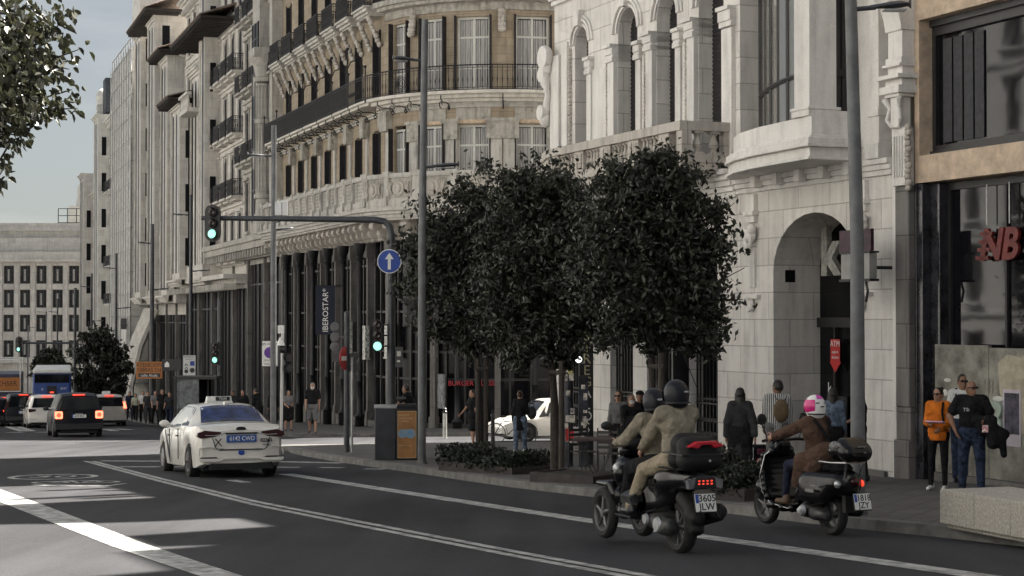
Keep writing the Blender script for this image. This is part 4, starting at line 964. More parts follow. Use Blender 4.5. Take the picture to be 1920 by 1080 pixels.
for a,b in fl:
    for c in cx:
        if w is None:
            w=win_frame(1.4,(b-a),3,(.5,.75),fw=.1,mat_=BFR,gl=FGL); w.parent=b8
            m=MB(); m.box(-.3,.05,.01,.03,.4,(b-a)*.8); m.build('blind',CURT,w); o=w; h0=b-a
        else: o=dup(w,parent=b8)
        o.location=(c,Y+.2,a); o.scale=(1,1,(b-a)/h0)
m=MB()
for x in (45,60,74,101,131): p=at(x,467,Y).x; m.box(p-.45,p+.45,Y+1.9,Y+1.95,at(50,474,Y).z,at(50,460,Y).z)
m.build('attic_window',FGL,b8)
m=MB(); z=at(130,402,Y).z; x0=at(117,600,Y).x; x1=at(168,600,Y).x
m.box(x0,x1,Y+3,Y+8,z-2,z+1.4); m.box(x0+1,x1,Y+3.5,Y+7,z+1.4,z+2.4); m.box(at(131,600,Y).x,at(148,600,Y).x,Y+4,Y+6,z+2,z+4.4); m.build('plant_room',STW,b8)
m=MB(); x=at(98,600,Y).x
for k in range(4): m.tube([(x+k*1.3,Y+3,z-2.4),(x+k*1.3,Y+3,z+1)],.06,4)
for q in (-1,0,1): m.tube([(x,Y+3,z+q),(x0+3,Y+3,z+q)],.05,4)
m.build('roof_railing',IRON,b8)
# ================================================================ opposite side of the street, beyond the left edge of the picture
LO=Vector((-12.6,-20,0))
LA=rad(22.7); dn=Vector((-math.sin(LA),math.cos(LA),0)); nn=Vector((math.cos(LA),math.sin(LA),0))
for i,(s0,s1,h,lab) in enumerate(((-14,22,27,'cream'),(24,58,29,'stone'),(60,100,26,'pale'),(102,150,28,'plain'),(152,215,25,'beige'))):
    o=nn*(-15.5)
    B=thing('opposite_building','%s apartment block on the sunny side of the street'%lab,'building',(o.x,o.y,0),math.atan2(dn.y,dn.x))
    m=MB(); fl=[(z,z+4) for z in range(2,int(h)-3,4)]; n=int((s1-s0)/2.9); pc=[s0+(s1-s0)*(k+.5)/n for k in range(n)]
    m.box(s0,s1,.5,12,-12,h)
    for a,b in fl: holes_wall(m,s0,s1,a,b,0,.3,[(c-.6,c+.6,a+.6,a+3.3,0) for c in pc])
    m.box(s0,s1,0,.49,fl[-1][1],h); m.box(s0,s1,-.5,.4,h,h+.6); holes_wall(m,s0,s1,-12,2,0,.3,[(c-.9,c+.9,-12,1.2,0) for c in pc])
    for a,b in fl:
        m.box(s0,s1,-.15,-.001,a-.12,a+.05)
        for c in pc: m.box(c-.8,c+.8,-.4,-.001,a+.42,a+.55); m.box(c-.85,c+.85,-.25,-.001,a+3.4,a+3.6)
    m.build('wall',mat('sunny_render',(.74,.745,.74),.9,var=.06,sc=1),B)  # pale neutral colour chosen to bounce sun onto the fronts across the street
    m=MB(); m.box(s0,s1,.31,.33,-12,h-1); m.build('window_glass',FGL,B)

# unseen tall block, added behind the bank to cast shade on the road
tb=thing('shadow_tower_block','unseen tower block added behind the bank to cast shade on the road','building',(1.4,47.5,-2),0)
m=MB(); P=[(0,0),(.12,12.0),(11.5,16.8),(16,4),(4,-.6)]
for k in range(8):
    z=k*4; m.prism(P,z,z+3.2,'xy'); m.prism([(x+(.25 if x<8 else -.25),y+(.2 if y<8 else -.2)) for x,y in P],z+3.2,z+4,'xy')
m.build('wall',LIME,tb)
# ================================================================ street furniture
def Gp(px,py): return gnd(px,py,0.13)
def base(px,py,up=.13):
    return gnd(px,py,up)
GREEN_ON=mat('green_lens_on',(.35,.75,.62),.3,var=0,emit=(.3,.85,.62),es=.34)
LOFF=mat('dark_lens',(.02,.012,.012),.25,var=0)
SIL=mat('aluminium',(.45,.46,.47),.4,.6,var=.1)
def lamp_head(m,x,z,L,sgn,w=.13):
    """flat cobra lamp head reaching out along x"""
    R=[]
    for t,ww,hh in ((0,.025,.03),(.1,.03,.035),(.3,.7,.75),(.5,1,1),(.75,1,.9),(.93,.6,.5),(1,.15,.1)):
        a=w*ww if ww>.1 else ww; h=.055*hh if hh>.1 else hh
        R.append([(x+sgn*L*t,a*math.cos(q),z+.04*t+h*math.sin(q)*(1 if math.sin(q)>0 else .6)) for q in [2*PI*k/10 for k in range(10)]])
    m.rings(R)
def street_lamp(px,py,ytop,r,arms,label,rz=0,lean=0,group='lamp posts along the street',mt=None):
    b=base(px,py); Y=b.y; zt=at(px,ytop,Y).z-b.z
    o=thing('street_lamp',label,'street lamp',b,rz,group)
    m=MB(); m.tube([(0,0,0),(0,0,zt*.5),(lean,0,zt)],[r,r*.93,r*.8],18); m.tube([(0,0,0),(0,0,.05)],r*1.35,18); m.build('pole',mt or POLE,o,smooth=40)
    for px2,yy,L in arms:
        z=at(px,yy,Y).z-b.z; sg=1 if px2>px else -1; LL=abs(px2-px)/F_PX*Y
        m=MB(); m.tube([(0,0,z-.02),(sg*(LL*.35),0,z)],.03*r/.09,8); lamp_head(m,sg*LL*.25,z,LL*.75,sg,w=.15); h=m.build('lamp_head',mt or POLED,o,smooth=40)
        m=MB(); m.box(min(sg*LL*.5,sg*LL*.9),max(sg*LL*.5,sg*LL*.9),-.09,.09,z-.045,z-.03); m.build('lens',LENS,h)
    return o
street_lamp(1609,965,-60,.093,[(1712,14,1.3)],'thick grey lamp post standing in front of the arched bank entrance',lean=-.08)
street_lamp(791,870,37,.090,[(735,112,.8),(860,312,.8)],'grey lamp post with two lamp heads between the blue sign and the trees',lean=.06)
cams=street_lamp(512,816,235,.115,[(463,292,1),(551,430,1)],'pale lamp post with camera box rising behind the white taxi')
m=MB(); m.box(.06,.32,-.15,.1,8.05,8.55); m.box(.32,.52,-.12,.06,8.05,8.6); m.build('camera_box',SIL,cams,bevel=.02)
m=MB(); m.tube([(.3,0,8.05),(.25,0,7.85),(.1,0,7.8)],.02,5); m.build('cable',BLACK,cams)
far_l='grey lamp post %s'
for a in ((357,785,365,.12,[(325,403,1),(392,508,1)],'grey lamp post holding the white information sign left of the taxi'),
 (284,794,420,.12,[(257,456,1),(315,543,1)],'grey lamp post carrying the orange roadworks board'),
 (217,778,475,.11,[(193,503,1),(244,578,1)],'grey lamp post with orange triangle and speed limit signs'),
 (171,768,513,.11,[(150,538,1),(193,602,1)],'far lamp post beside the round dark tree crown'),
 (107,763,560,.11,[(90,585,1)],'far lamp post rising between the dark tree and the blue bus'),
 (86,761,584,.10,[(68,585,1)],'thin far lamp post left of the blue bus'),
 (52,760,610,.10,[(66,614,1)],'thin far lamp post directly right of the orange truck')):
    street_lamp(*a,mt=POLED)
def round_light(m,hm,c,r,d=.18):
    """one round signal lens with its visor, facing -y"""
def traffic_light(name_label,loc,s=1.0,lit=2,rz=0,back=False,board=True,boxy=True,r=.10,group='traffic lights'):
    o=thing('traffic_light',name_label,'traffic light',loc,rz,group)
    m=MB(); g=.245*s
    if boxy:
        w=.17*s; poly=[(w*math.cos(a),g*1.0+w*math.sin(a)) for a in [PI*k/8 for k in range(9)]]+[(w*math.cos(a),-g*1.0+w*math.sin(a)) for a in [PI+PI*k/8 for k in range(9)]]
        m.prism(poly,0,.16*s)
    else:
        for k in (1,0,-1): m.lathe([(.06*s,.16*s),(.11*s,.12*s),(.125*s,0),(.11*s,0)],(0,0,k*g),16,'y'); m.tube([(0,.1*s,k*g),(.28*s,.1*s,k*g)],.02*s,5)
    m.build('housing',BLACK,o,smooth=40)
    for k in (1,0,-1):
        on=(lit==1-k)
        m=MB(); m.lathe([(.004,-.006),(r*s*.5,-.016*s),(r*s,0),(r*s,.01)],(0,0,k*g),20,'y'); m.build('lens',GREEN_ON if on else LOFF,o,label='lit green lens' if on else None)
        m=MB(); m.lathe([(r*s*1.12,0),(r*s*1.10,-.16*s),(r*s*1.04,-.16*s),(r*s*1.04,0)],(0,0,k*g),20,'y',-PI*.1-PI/2+PI/2,PI*1.1); 
        m.build('visor',BLACK,o,solid=False)
    return o
# cantilever mast
b=base(733,860); Y=b.y
ms=thing('signal_mast','grey cantilever signal mast reaching left over the road, with a blue arrow sign','signal mast',b,0)
zt=at(733,412,Y).z-b.z; LA_=at(378,412,Y).x-b.x
m=MB(); m.tube([(0,0,0),(0,0,zt*.5),(0,0,zt-.35),(-.05,0,zt-.14),(-.16,0,zt-.04),(-.4,0,zt),(LA_*.5,0,zt+.02),(LA_,0,zt+.04)],[.12,.10,.09,.085,.08,.078,.066,.055],18); m.build('pole',POLED,ms,smooth=50)
m=MB(); m.box(-.03,.35,-.02,.06,1.4,1.45) ; m.box(-.16,.16,-.16,.16,0,.04); m.build('base_plate',POLED,ms)
bs=MB(); r=.285; c0=at(730,490,Y-.2)-b
bs.lathe([(.001,0),(r,0),(r,.02),(.001,.02)],(c0.x,c0.y,c0.z),32,'y'); sg=bs.build('arrow_sign',WHITE,ms)
m=MB(); m.lathe([(.001,-.004),(r*.93,-.004),(r*.93,.001)],tuple(c0),32,'y'); m.build('sign_face',BLUE,sg,solid=False)
m=MB(); m.M=Matrix.Translation(c0); m.prism([(-.035,-.19),(.035,-.19),(.035,.05),(.105,.05),(0,.20),(-.105,.05),(-.035,.05)],-.012,-.005); m.build('arrow',WHITE,sg)
m=MB(); c0=at(748,668,Y-.05)-b; m.box(c0.x-.09,c0.x+.09,-.1,.05,c0.z-.26,c0.z+.22); m.box(.0,c0.x,-.03,.0,c0.z+.19,c0.z+.22); m.box(.0,c0.x,-.03,.0,c0.z-.22,c0.z-.19); bx=m.build('control_box',mat('box_grey',(.06,.06,.065),.5,var=.2),ms)
m=MB(); m.box(c0.x-.045,c0.x+.045,-.11,-.1,c0.z+.0,c0.z+.12); m.box(c0.x-.04,c0.x+.03,-.11,-.1,c0.z-.14,c0.z-.09); m.build('sticker',mat('paper_white',(.6,.6,.56),.8,var=.1),bx)
p=at(398,418,Y-.22); traffic_light('large black traffic light showing green, hanging from the long mast arm',p,1.05)
p=at(708,629,Y-.15); traffic_light('round-lensed traffic light showing green on the mast below the blue sign',p,1.02,boxy=False)
# no-entry pole and signal backs
b=base(650,848); Y=b.y
np_=thing('signal_post','dark signal post with no-entry sign seen edge-on and slim pale tube, on the kerb corner','signal post',b,0)
z=at(648,585,Y).z-b.z; m=MB(); m.tube([(0,0,0),(0,0,z)],.075,14); m.build('pole',POLED,np_,smooth=40)
m=MB(); z2=at(655,670,Y).z-b.z; m.tube([(.14,-.05,0),(.14,-.05,z2)],.035,10); m.build('thin_pole',SIL,np_,smooth=40)
c0=at(647,672,Y-.15)-b; M=Matrix.Translation(c0)@Matrix.Rotation(rad(70),4,'Z')
m=MB(); m.M=M; m.lathe([(.001,0),(.30,0),(.30,.02),(.001,.02)],(0,0,0),28,'y'); ne=m.build('no_entry_sign',RED,np_); m=MB(); m.M=M; m.box(-.22,.22,-.008,-.001,-.055,.055); m.build('sign_bar',WHITE,ne)
sb=thing('traffic_light','grey back of a three-disc traffic light left of the no-entry sign','traffic light',at(628,632,Y),0,'traffic lights')
m=MB()
for k,yy in enumerate((613,632,650)): q=at(628,yy,Y)-sb.location; m.lathe([(.001,-.03),(.12,-.02),(.13,.04),(.12,.1),(.001,.1)],tuple(q),20,'y')
m.box(-.02,.30,-.0,.03,-.02,.02); m.build('housing',mat('signal_back_grey',(.12,.12,.125),.6,var=.2),sb,smooth=50)
m=MB(); q=at(630,668,Y)-sb.location; m.box(q.x-.09,q.x+.09,-.08,.08,q.z-.14,q.z+.14); m.build('sounder',POLED,sb)
s2=thing('traffic_light','small round dark pedestrian signal right of the no-entry sign','traffic light',at(663,677,Y),0,'traffic lights')
m=MB(); m.lathe([(.001,0),(.13,0),(.14,.12),(.001,.14)],(0,0,.1),18,'y'); m.lathe([(.001,0),(.13,0),(.14,.12),(.001,.14)],(0,0,-.19),18,'y'); m.box(-.25,0,.04,.07,-.05,-.02); m.build('housing',BLACK,s2,smooth=40)
# far kerb pedestrian post
b=base(527,815); Y=b.y
pp=thing('signal_post','slim bright post with small pedestrian signals by the parking sign','signal post',b,0)
z=at(531,620,Y).z-b.z; m=MB(); m.tube([(0,0,0),(.05,0,z)],.055,12); m.build('pole',mat('pale_pole',(.55,.55,.53),.45,.1,var=.06),pp,smooth=40)
m=MB(); m.box(-.12,.10,-.1,.1,z-.1,z+.2); m.lathe([(.16,0),(.05,.3)],(-.02,0,z-.55),12); m.build('signal_hood',WHITE,pp)
m=MB()
for yy in (670,690): q=at(541,yy,Y)-b; m.lathe([(.15,.0),(.17,-.2),(.15,-.2),(.13,0)],tuple(q),18,'y'); m.lathe([(.001,0),(.15,0),(.12,.2),(.001,.2)],tuple(q),18,'y')
q=at(526,655,Y)-b; m.lathe([(.001,0),(.14,0),(.16,.2),(.001,.2)],tuple(q),16,'x'); m.build('pedestrian_signal',BLACK,pp,smooth=40)
# parking sign
q=at(506,663,70.2); ps=thing('parking_sign','white sign reading EN ACERA with a blue disc, on the pale lamp post','sign',q,0)
m=MB(); m.box(-.33,.33,-.015,.015,-.52,.52); pl=m.build('panel',WHITE,ps); m=MB()
for e in ((-.33,.33,.50,.52),(-.33,.33,-.52,-.50)): m.box(e[0],e[1],-.02,-.015,e[2],e[3])
m.box(-.33,-.31,-.02,-.015,-.5,.5); m.box(.31,.33,-.02,-.015,-.5,.5); m.build('border',BLACK,pl)
m=MB(); m.lathe([(.001,-.022),(.225,-.022),(.225,-.015)],(0,0,.04),28,'y'); m.build('disc',BLUE,pl,solid=False); m=MB(); m.lathe([(.17,-.026),(.225,-.026),(.225,-.022)],(0,0,.04),28,'y'); m.build('disc_ring',mat('sign_purple',(.10,.03,.25),.5,var=0),pl,solid=False)
text('EN ACERA','lettering',BLACK,ps,.135,(0,-.02,.38),ext=.002); text('TODOS LOS','lettering',BLACK,ps,.09,(0,-.02,-.27),ext=.002); text('VEHICULOS','lettering',BLACK,ps,.08,(0,-.02,-.42),ext=.002)
m=MB(); m.box(.33,.6,0,.04,.2,.25); m.build('bracket',POLED,ps)
# white information sign
Y=gnd(357,785,.13).y-.3; q=at(355,685,Y); ws_=thing('information_sign','white traffic information sign with arrows and blue panel, left of the taxi','sign',q,0)
m=MB(); m.box(-.37,.37,-.02,.02,-.60,.60); pl=m.build('panel',WHITE,ws_); m=MB(); m.box(.05,.31,-.03,-.02,-.02,.25); m.build('blue_panel',BLUE,pl)
m=MB(); m.lathe([(.001,-.03),(.15,-.03),(.15,-.02)],(.18,0,-.30),20,'y'); m.lathe([(.08,-.03),(.12,-.03),(.12,-.02)],(-.18,0,-.36),18,'y')
for k in range(2): m.prism([(-.28,.0-.2*k),(-.18,.12-.2*k),(-.08,.0-.2*k),(-.08,-.06-.2*k),(-.18,.05-.2*k),(-.28,-.06-.2*k)],-.03,-.02)
m.build('symbol',BLACK,pl,solid=False); text('PRIORIDAD','lettering',BLACK,ws_,.12,(0,-.025,.50),ext=.002); text('RESIDENCIAL','lettering',BLACK,ws_,.075,(0,-.025,.36),ext=.002)
# roadworks board, triangle, speed sign
OR=mat('works_orange',(.40,.15,.035),.6,var=.15)
Y=gnd(284,794,.13).y-.3; q=at(280,694,Y); wb=thing('roadworks_sign','orange roadworks board reading ATENCION OBRAS on a lamp post','sign',q,0)
m=MB(); m.box(-.66,.66,-.02,.02,-.43,.43); pl=m.build('panel',OR,wb); text('ATENCION','lettering',BLACK,wb,.26,(0,-.03,.25),ext=.002); text('OBRAS EN','lettering',BLACK,wb,.26,(0,-.03,.0),ext=.002)
m=MB(); m.box(-.56,.56,-.026,-.02,-.36,-.16); m.build('strip',BLACK,pl); text('calle Alcala','lettering',WHITE,wb,.19,(0,-.03,-.27),ext=.002)
Y=gnd(217,778,.13).y-.3; q=at(215,707,Y); sp=thing('speed_sign','orange works triangle above a round speed limit sign on one post','sign',q,0)
m=MB(); m.lathe([(.001,0),(.33,0),(.33,.02)],(0,0,0),24,'y'); d=m.build('disc',mat('sign_red_dim',(.22,.03,.02),.5,var=0),sp); m=MB(); m.lathe([(.001,-.01),(.23,-.01),(.23,0)],(0,0,0),24,'y'); m.build('disc_face',OR,d,solid=False); text('30','lettering',BLACK,sp,.32,(0,-.02,0),ext=.002)
m=MB(); m.prism([(-.42,.38),(.42,.38),(0,1.05)],0,.02); t=m.build('triangle',MC['sign_red_dim'],sp); m=MB(); m.prism([(-.28,.45),(.28,.45),(0,.92)],-.01,-.001); m.build('triangle_face',OR,t); m=MB(); m.prism([(-.05,.5),(.06,.5),(.02,.75),(-.02,.75)],-.02,-.011); m.build('symbol',BLACK,t)
# far signal on its arm
b=base(140,770); Y=b.y; fm=thing('signal_mast','distant signal mast with arm crossing in front of the far beige building','signal mast',b,0)
z=at(140,540,Y).z-b.z; za=at(140,643,Y).z-b.z; LA_=at(30,643,Y).x-b.x; m=MB(); m.tube([(0,0,0),(0,0,z)],.13,10); m.tube([(0,0,za),(LA_,0,za)],.09,8); m.build('pole',POLED,fm,smooth=40)
traffic_light('distant traffic light showing green at far left',at(35,646,Y-.3),1.7)
b=base(412,797); Y=b.y; pz=thing('signal_post','dark signal post in front of the dark shopfronts left of the taxi','signal post',b,0); m=MB(); m.tube([(0,0,0),(0,0,at(412,560,Y).z-b.z)],.14,10); m.build('pole',POLED,pz,smooth=40)
traffic_light('traffic light showing green beside the bus shelter',at(403,662,Y-.3),1.35)
# bus shelter
b=base(372,803); Y=b.y; bsx=thing('bus_shelter','dark glazed bus shelter on the far pavement left of the taxi','bus shelter',b,0)
w=80/F_PX*Y; h=at(372,705,Y).z-b.z
m=MB(); m.box(-w/2,w/2,-.9,.9,h-.12,h); m.box(-w/2,-w/2+.1,-.8,-.7,0,h-.12); m.box(w/2-.1,w/2,-.8,-.7,0,h-.12); m.box(-w/2,w/2,.7,.8,0,.25); m.box(w*.15,w*.18,.6,.7,0,h); m.build('frame',BFR,bsx)
m=MB(); m.box(-w/2+.1,w/2-.1,.7,.73,.3,h-.15); m.build('glass_panel',GLR,bsx)
m=MB(); m.box(-w/2+.15,-w/2+1.1,-.85,-.80,.9,2.3); m.build('poster_case',mat('poster_grey',(.12,.13,.14),.4,var=.5,sc=4),bsx); m=MB(); m.box(0,w/2-.3,.2,.6,.42,.47); m.build('bench',BFR,bsx)
text('Gran Via - Montera','lettering',WHITE,bsx,.17,(.55,-.92,h-.32),ext=.002) if 0 else None
q=at(322,684,Y); dsn=thing('street_sign','small black sign with a white house symbol left of the white information sign','sign',q,0); m=MB(); m.box(-.42,.42,-.03,.03,-.26,.26); m.build('panel',BLACK,dsn); m=MB(); m.prism([(-.3,-.1),(-.1,-.1),(-.1,.05),(-.2,.15),(-.3,.05)],-.04,-.03); m.build('symbol',WHITE,dsn)
m=MB(); m.tube([(.3,0,-.26),(.3,0,at(322,800,Y).z-q.z)],.05,6); m.build('pole',POLED,dsn)
# advertising cabinet with orange poster
b=base(742,862); kz=thing('advertising_cabinet','dark street cabinet with an orange poster on its front, behind the kerb','advertising cabinet',b,rad(4))
m=MB(); m.box(-.48,.0,-.25,.6,0,1.20); m.build('side_cabinet',mat('cabinet_dark',(.035,.037,.045),.4,var=.3,sc=3),kz,bevel=.02)
m=MB(); m.box(-.50,.03,-.27,.62,1.2,1.25); m.build('cabinet_top',SIL,kz,bevel=.01)
m=MB(); m.box(.0,.50,-.30,-.10,.02,1.22); m.prism([(.0,1.22),(.50,1.22),(.46,1.30),(.04,1.30)],-.30,-.10); fr=m.build('panel_frame',BLACK,kz,bevel=.015)
m=MB(); m.box(.045,.465,-.306,-.30,.06,1.14); pn=m.build('poster',mat('poster_orange',(.33,.16,.055),.6,var=.18,sc=5),fr)
m=MB()
for a in ((.04,.05,.06,1.14),(.46,.47,.06,1.14)): m.box(a[0],a[1],-.309,-.306,a[2],a[3])
m.box(.05,.46,-.309,-.306,.06,.07); m.box(.05,.46,-.309,-.306,1.13,1.14); m.build('poster_border',mat('poster_edge',(.55,.42,.25),.6,var=0),pn)
m=MB(); m.lathe([(.001,-.313),(.10,-.313),(.10,-.306)],(.15,0,.62),16,'y'); m.box(.10,.42,-.314,-.306,.55,.72); m.lathe([(.001,-.316),(.11,-.316),(.11,-.306)],(.34,0,.62),16,'y'); m.build('picture',mat('poster_blue',(.07,.14,.25),.6,var=.8,sc=14,col2=(.25,.32,.28)),pn)
for i,(s_,z) in enumerate((('Recicla el',1.05),('papel y cuida',.98),('tu ciudad',.91))): text(s_,'lettering',MC['poster_edge'],pn,.06,(.07,-.309,z),ext=.001,align='LEFT')
text('Madrid te cuida','lettering',MC['poster_edge'],pn,.045,(.07,-.309,.35),ext=.001,align='LEFT')
# bollards
def bollard(px,py,h,r,mt,label):
    b=base(px,py); o=thing('bollard',label,'bollard',b,0,'bollards on the corner'); m=MB(); m.lathe([(r*1.1,0),(r,.05),(r*.9,h*.82)],(0,0,0),14); m.build('post',mt,o,smooth=40); m=MB(); m.lathe([(r*1.15,h*.82),(r*1.15,h*.87),(r*.6,h*.9),(r*.9,h*.96),(r*.3,h)],(0,0,0),14); m.build('cap',BLACK,o,smooth=50)
bollard(834,822,1.05,.075,mat('bollard_pale',(.5,.5,.47),.4,.2,var=.2),'pale metal bollard on the sunny corner right of the lamp post')
bollard(924,836,1.05,.06,BLACK,'black bollard in front of the sunlit white car')
# graffiti covered totem and cabinets
b=base(1100,872); tt=thing('graffiti_totem','slim black column covered in vertical graffiti lettering beside the bank','totem',b,0)
m=MB(); m.box(-.16,.14,-.1,.15,0,3.6); m.build('column',BLACK,tt,bevel=.01)
for i,ch in enumerate('MUSTREGALOS'): text(ch,'lettering',mat('chalk_yellow',(.42,.39,.25),.8,var=.4,sc=9) if i<7 else WHITE,tt,.30,(0,-.11,3.25-i*.245),ext=.002)
b=base(1065,875); ct=thing('service_post','sticker-covered dark service post between the tree stakes and the graffiti column','service post',b,0)
m=MB(); m.tube([(0,0,0),(0,0,2.7)],.11,12); m.box(.22,.42,-.1,.1,0,1.9); m.build('post',mat('post_dark',(.03,.032,.045),.5,var=.6,sc=4),ct)
rn=random.Random(5); m=MB()
for i in range(16):
    z=rn.uniform(.5,2.6); x=rn.uniform(-.08,.05); m.box(x,x+rn.uniform(.05,.12),-.125-.001*i,-.12-.001*i,z,z+rn.uniform(.05,.16))
for i in range(10):
    z=rn.uniform(.5,1.7); x=rn.uniform(.24,.34); m.box(x,x+.08,-.112-.001*i,-.108-.001*i,z,z+rn.uniform(.05,.16))
m.build('sticker',mat('sticker_mixed',(.45,.42,.36),.7,var=.9,sc=9,col2=(.05,.05,.08)),ct)
m=MB(); m.sph((.22,-.16,2.25),.07,10,8); m.build('lamp_globe',mat('bright_globe',(.8,.8,.8),.3,var=0,emit=(1,1,1),es=.5),ct)
m=MB(); m.box(-.05,.12,-.14,-.12,.55,.8); m.build('sticker',RED,ct,label='red sticker low on the post')
m=MB(); m.box(.0,.09,-.14,-.12,1.95,2.12); m.sph((.04,-.13,2.17),(.05,.02,.05),8,6); m.build('sticker',mat('sticker_yellow',(.6,.55,.2),.6,var=.1),ct,label='pale yellow figure sticker')
# concrete bench block at the right
a=gnd(1762,989,.13); c=gnd(1922,1009,.13); dv=(c-a); dv.z=0; dv.normalize(); ang=math.atan2(dv.y,dv.x)
bb=thing('concrete_block','long speckled concrete bench block on the pavement at the right edge','bench block',a,ang)
m=MB(); 
for i in range(2): m.box(.0+.66*i+(.004 if i else 0),.66+.66*i,0,.95,.05,.44)
m.box(.05,3.0,.06,.85,0,.05); m.box(1.324,3.1,0,.95,.05,.44); m.build('block',mat('speckled_concrete',(.40,.375,.33),.85,var=.22,sc=30,bump=.3,bsc=60),bb,bevel=.012)
# planters with hedges, stakes
def leaves(m,n,fn,size,rn,flat=.6):
    for i in range(n):
        p=fn(); d=Vector((rn.gauss(0,1),rn.gauss(0,1),rn.gauss(0,1)*flat)).normalized(); u=d.cross(Vector((rn.gauss(0,1),rn.gauss(0,1),rn.gauss(0,1)))).normalized(); w=d.cross(u)
        s=size*rn.uniform(.6,1.25); a=p+u*s; b_=p-u*s; l=p+w*s*.45+d*s*.18; r=p-w*s*.45+d*s*.18
        m.add([a,l,b_,r],[(0,1,2),(0,2,3)])
def leafmat(name,c1,c2,tr=.25):
    m=bpy.data.materials.new(name); m.use_nodes=True; N=m.node_tree.nodes; K=m.node_tree.links.new; b=N['Principled BSDF']; b.inputs['Roughness'].default_value=.38; b.inputs['Specular IOR Level'].default_value=.5
    g=N.new('ShaderNodeNewGeometry'); r=N.new('ShaderNodeMix'); r.data_type='RGBA'; r.inputs[6].default_value=(*c1,1); r.inputs[7].default_value=(*c2,1); K(g.outputs['Random Per Island'],r.inputs[0]); K(r.outputs[2],b.inputs['Base Color'])
    t=N.new('ShaderNodeBsdfTranslucent'); K(r.outputs[2],t.inputs['Color']); a=N.new('ShaderNodeMixShader'); a.inputs[0].default_value=tr; o=N['Material Output']; K(b.outputs[0],a.inputs[1]); K(t.outputs[0],a.inputs[2]); K(a.outputs[0],o.inputs['Surface']); return m
LEAF=leafmat('dark_foliage',(.009,.011,.008),(.042,.047,.028),.12); LEAF2=leafmat('hedge_foliage',(.008,.012,.008),(.026,.034,.020)); LEAF3=leafmat('near_foliage',(.012,.013,.008),(.062,.066,.032),.2)  # near tree's leaves mix dark and yellow-green tones at random
BARK=mat('bark',(.028,.024,.021),.9,var=.4,sc=8,bump=.8,bsc=20); WOOD=mat('stake_wood',(.045,.037,.031),.85,var=.3,sc=6,bump=.4,stretch=(6,6,1)); CORT=mat('planter_dark',(.04,.032,.03),.8,var=.3,sc=4)
def planter(p0,p1,depth,h,label,hedge,hh,seed,n=5000):
    a=gnd(*p0,.13); c=gnd(*p1,.13); dv=c-a; dv.z=0; L_=dv.length; o=thing('planter',label,'planter',a,math.atan2(dv.y,dv.x),'low dark planters along the kerb')
    m=MB(); m.box(0,L_,0,.05,0,h); m.box(0,L_,depth-.05,depth,0,h); m.box(0,.05,.05,depth-.05,0,h); m.box(L_-.05,L_,.05,depth-.05,0,h); m.build('box',CORT,o,bevel=.008); m=MB(); m.box(.05,L_-.05,.05,depth-.05,0,h*.85); m.build('soil',mat('soil',(.02,.016,.013),.95,var=.4,sc=9,bump=.6),o)
    if hedge:
        rn=random.Random(seed); m=MB()
        def fn():
            x=rn.uniform(-.08,L_*hedge+.05); y=rn.uniform(-.05,depth+.05); z=h*.5+rn.random()**.7*hh*(.75+.25*math.sin(x*3.1+seed)+.12*math.sin(x*11)); return Vector((x,y,z))
        leaves(m,n,fn,.045,rn); ho=thing('hedge','leafy low hedge growing in %s'%hedge_l[seed],'hedge',a,math.atan2(dv.y,dv.x),'planted hedges in the planters'); m.build('foliage',LEAF2,ho,solid=False)
        m=MB(); 
        for k in range(8): x=rn.uniform(.1,L_*hedge*.9); m.tube([(x,depth/2,0),(x+rn.uniform(-.1,.1),depth/2+rn.uniform(-.1,.1),h+hh*.7)],.012,5)
        m.build('stem',BARK,ho)
    return o
hedge_l={1:'the long planter beside the lamp post',2:'the planter behind the three-wheeled scooter'}
planter((822,882),(960,890),1.15,.20,'long low planter full of hedge beside the lamp post',.93,.40,1,5500)
planter((993,903),(1112,908),1.0,.17,'empty low wooden planter at the foot of the middle tree stakes',0,0,3)
planter((1262,933),(1396,941),1.1,.22,'low planter with a leafy shrub behind the three-wheeled scooter',.95,.62,2,6000)
def stakes(pts,h,label,Yoff=0):
    b=gnd(*pts[0],.13); o=thing('tree_stakes',label,'tree stakes',b,0,'wooden support stakes around the trees'); 
    xs=[gnd(*p,.13)-b for p in pts]; m=MB()
    for q in xs: m=MB(); m.tube([(q.x,q.y,0),(q.x,q.y,h)],[.055,.05],8); m.build('stake',WOOD,o,smooth=40)
    m=MB(); q0,q1=xs[0],xs[-1]; m.tube([(q0.x-.05,q0.y-.06,h-.22),(q1.x+.05,q1.y-.06,h-.22)],.045,6); m.build('crossbar',WOOD,o)
stakes([(896,868),(911,868)],2.3,'pair of wooden stakes rising from the hedge at the left tree')
stakes([(1037,893),(1053,896)],2.15,'pair of wooden stakes in the empty planter at the middle tree')
stakes([(1222,915),(1240,917)],2.2,'wooden stakes at the right tree, mostly behind the riders')
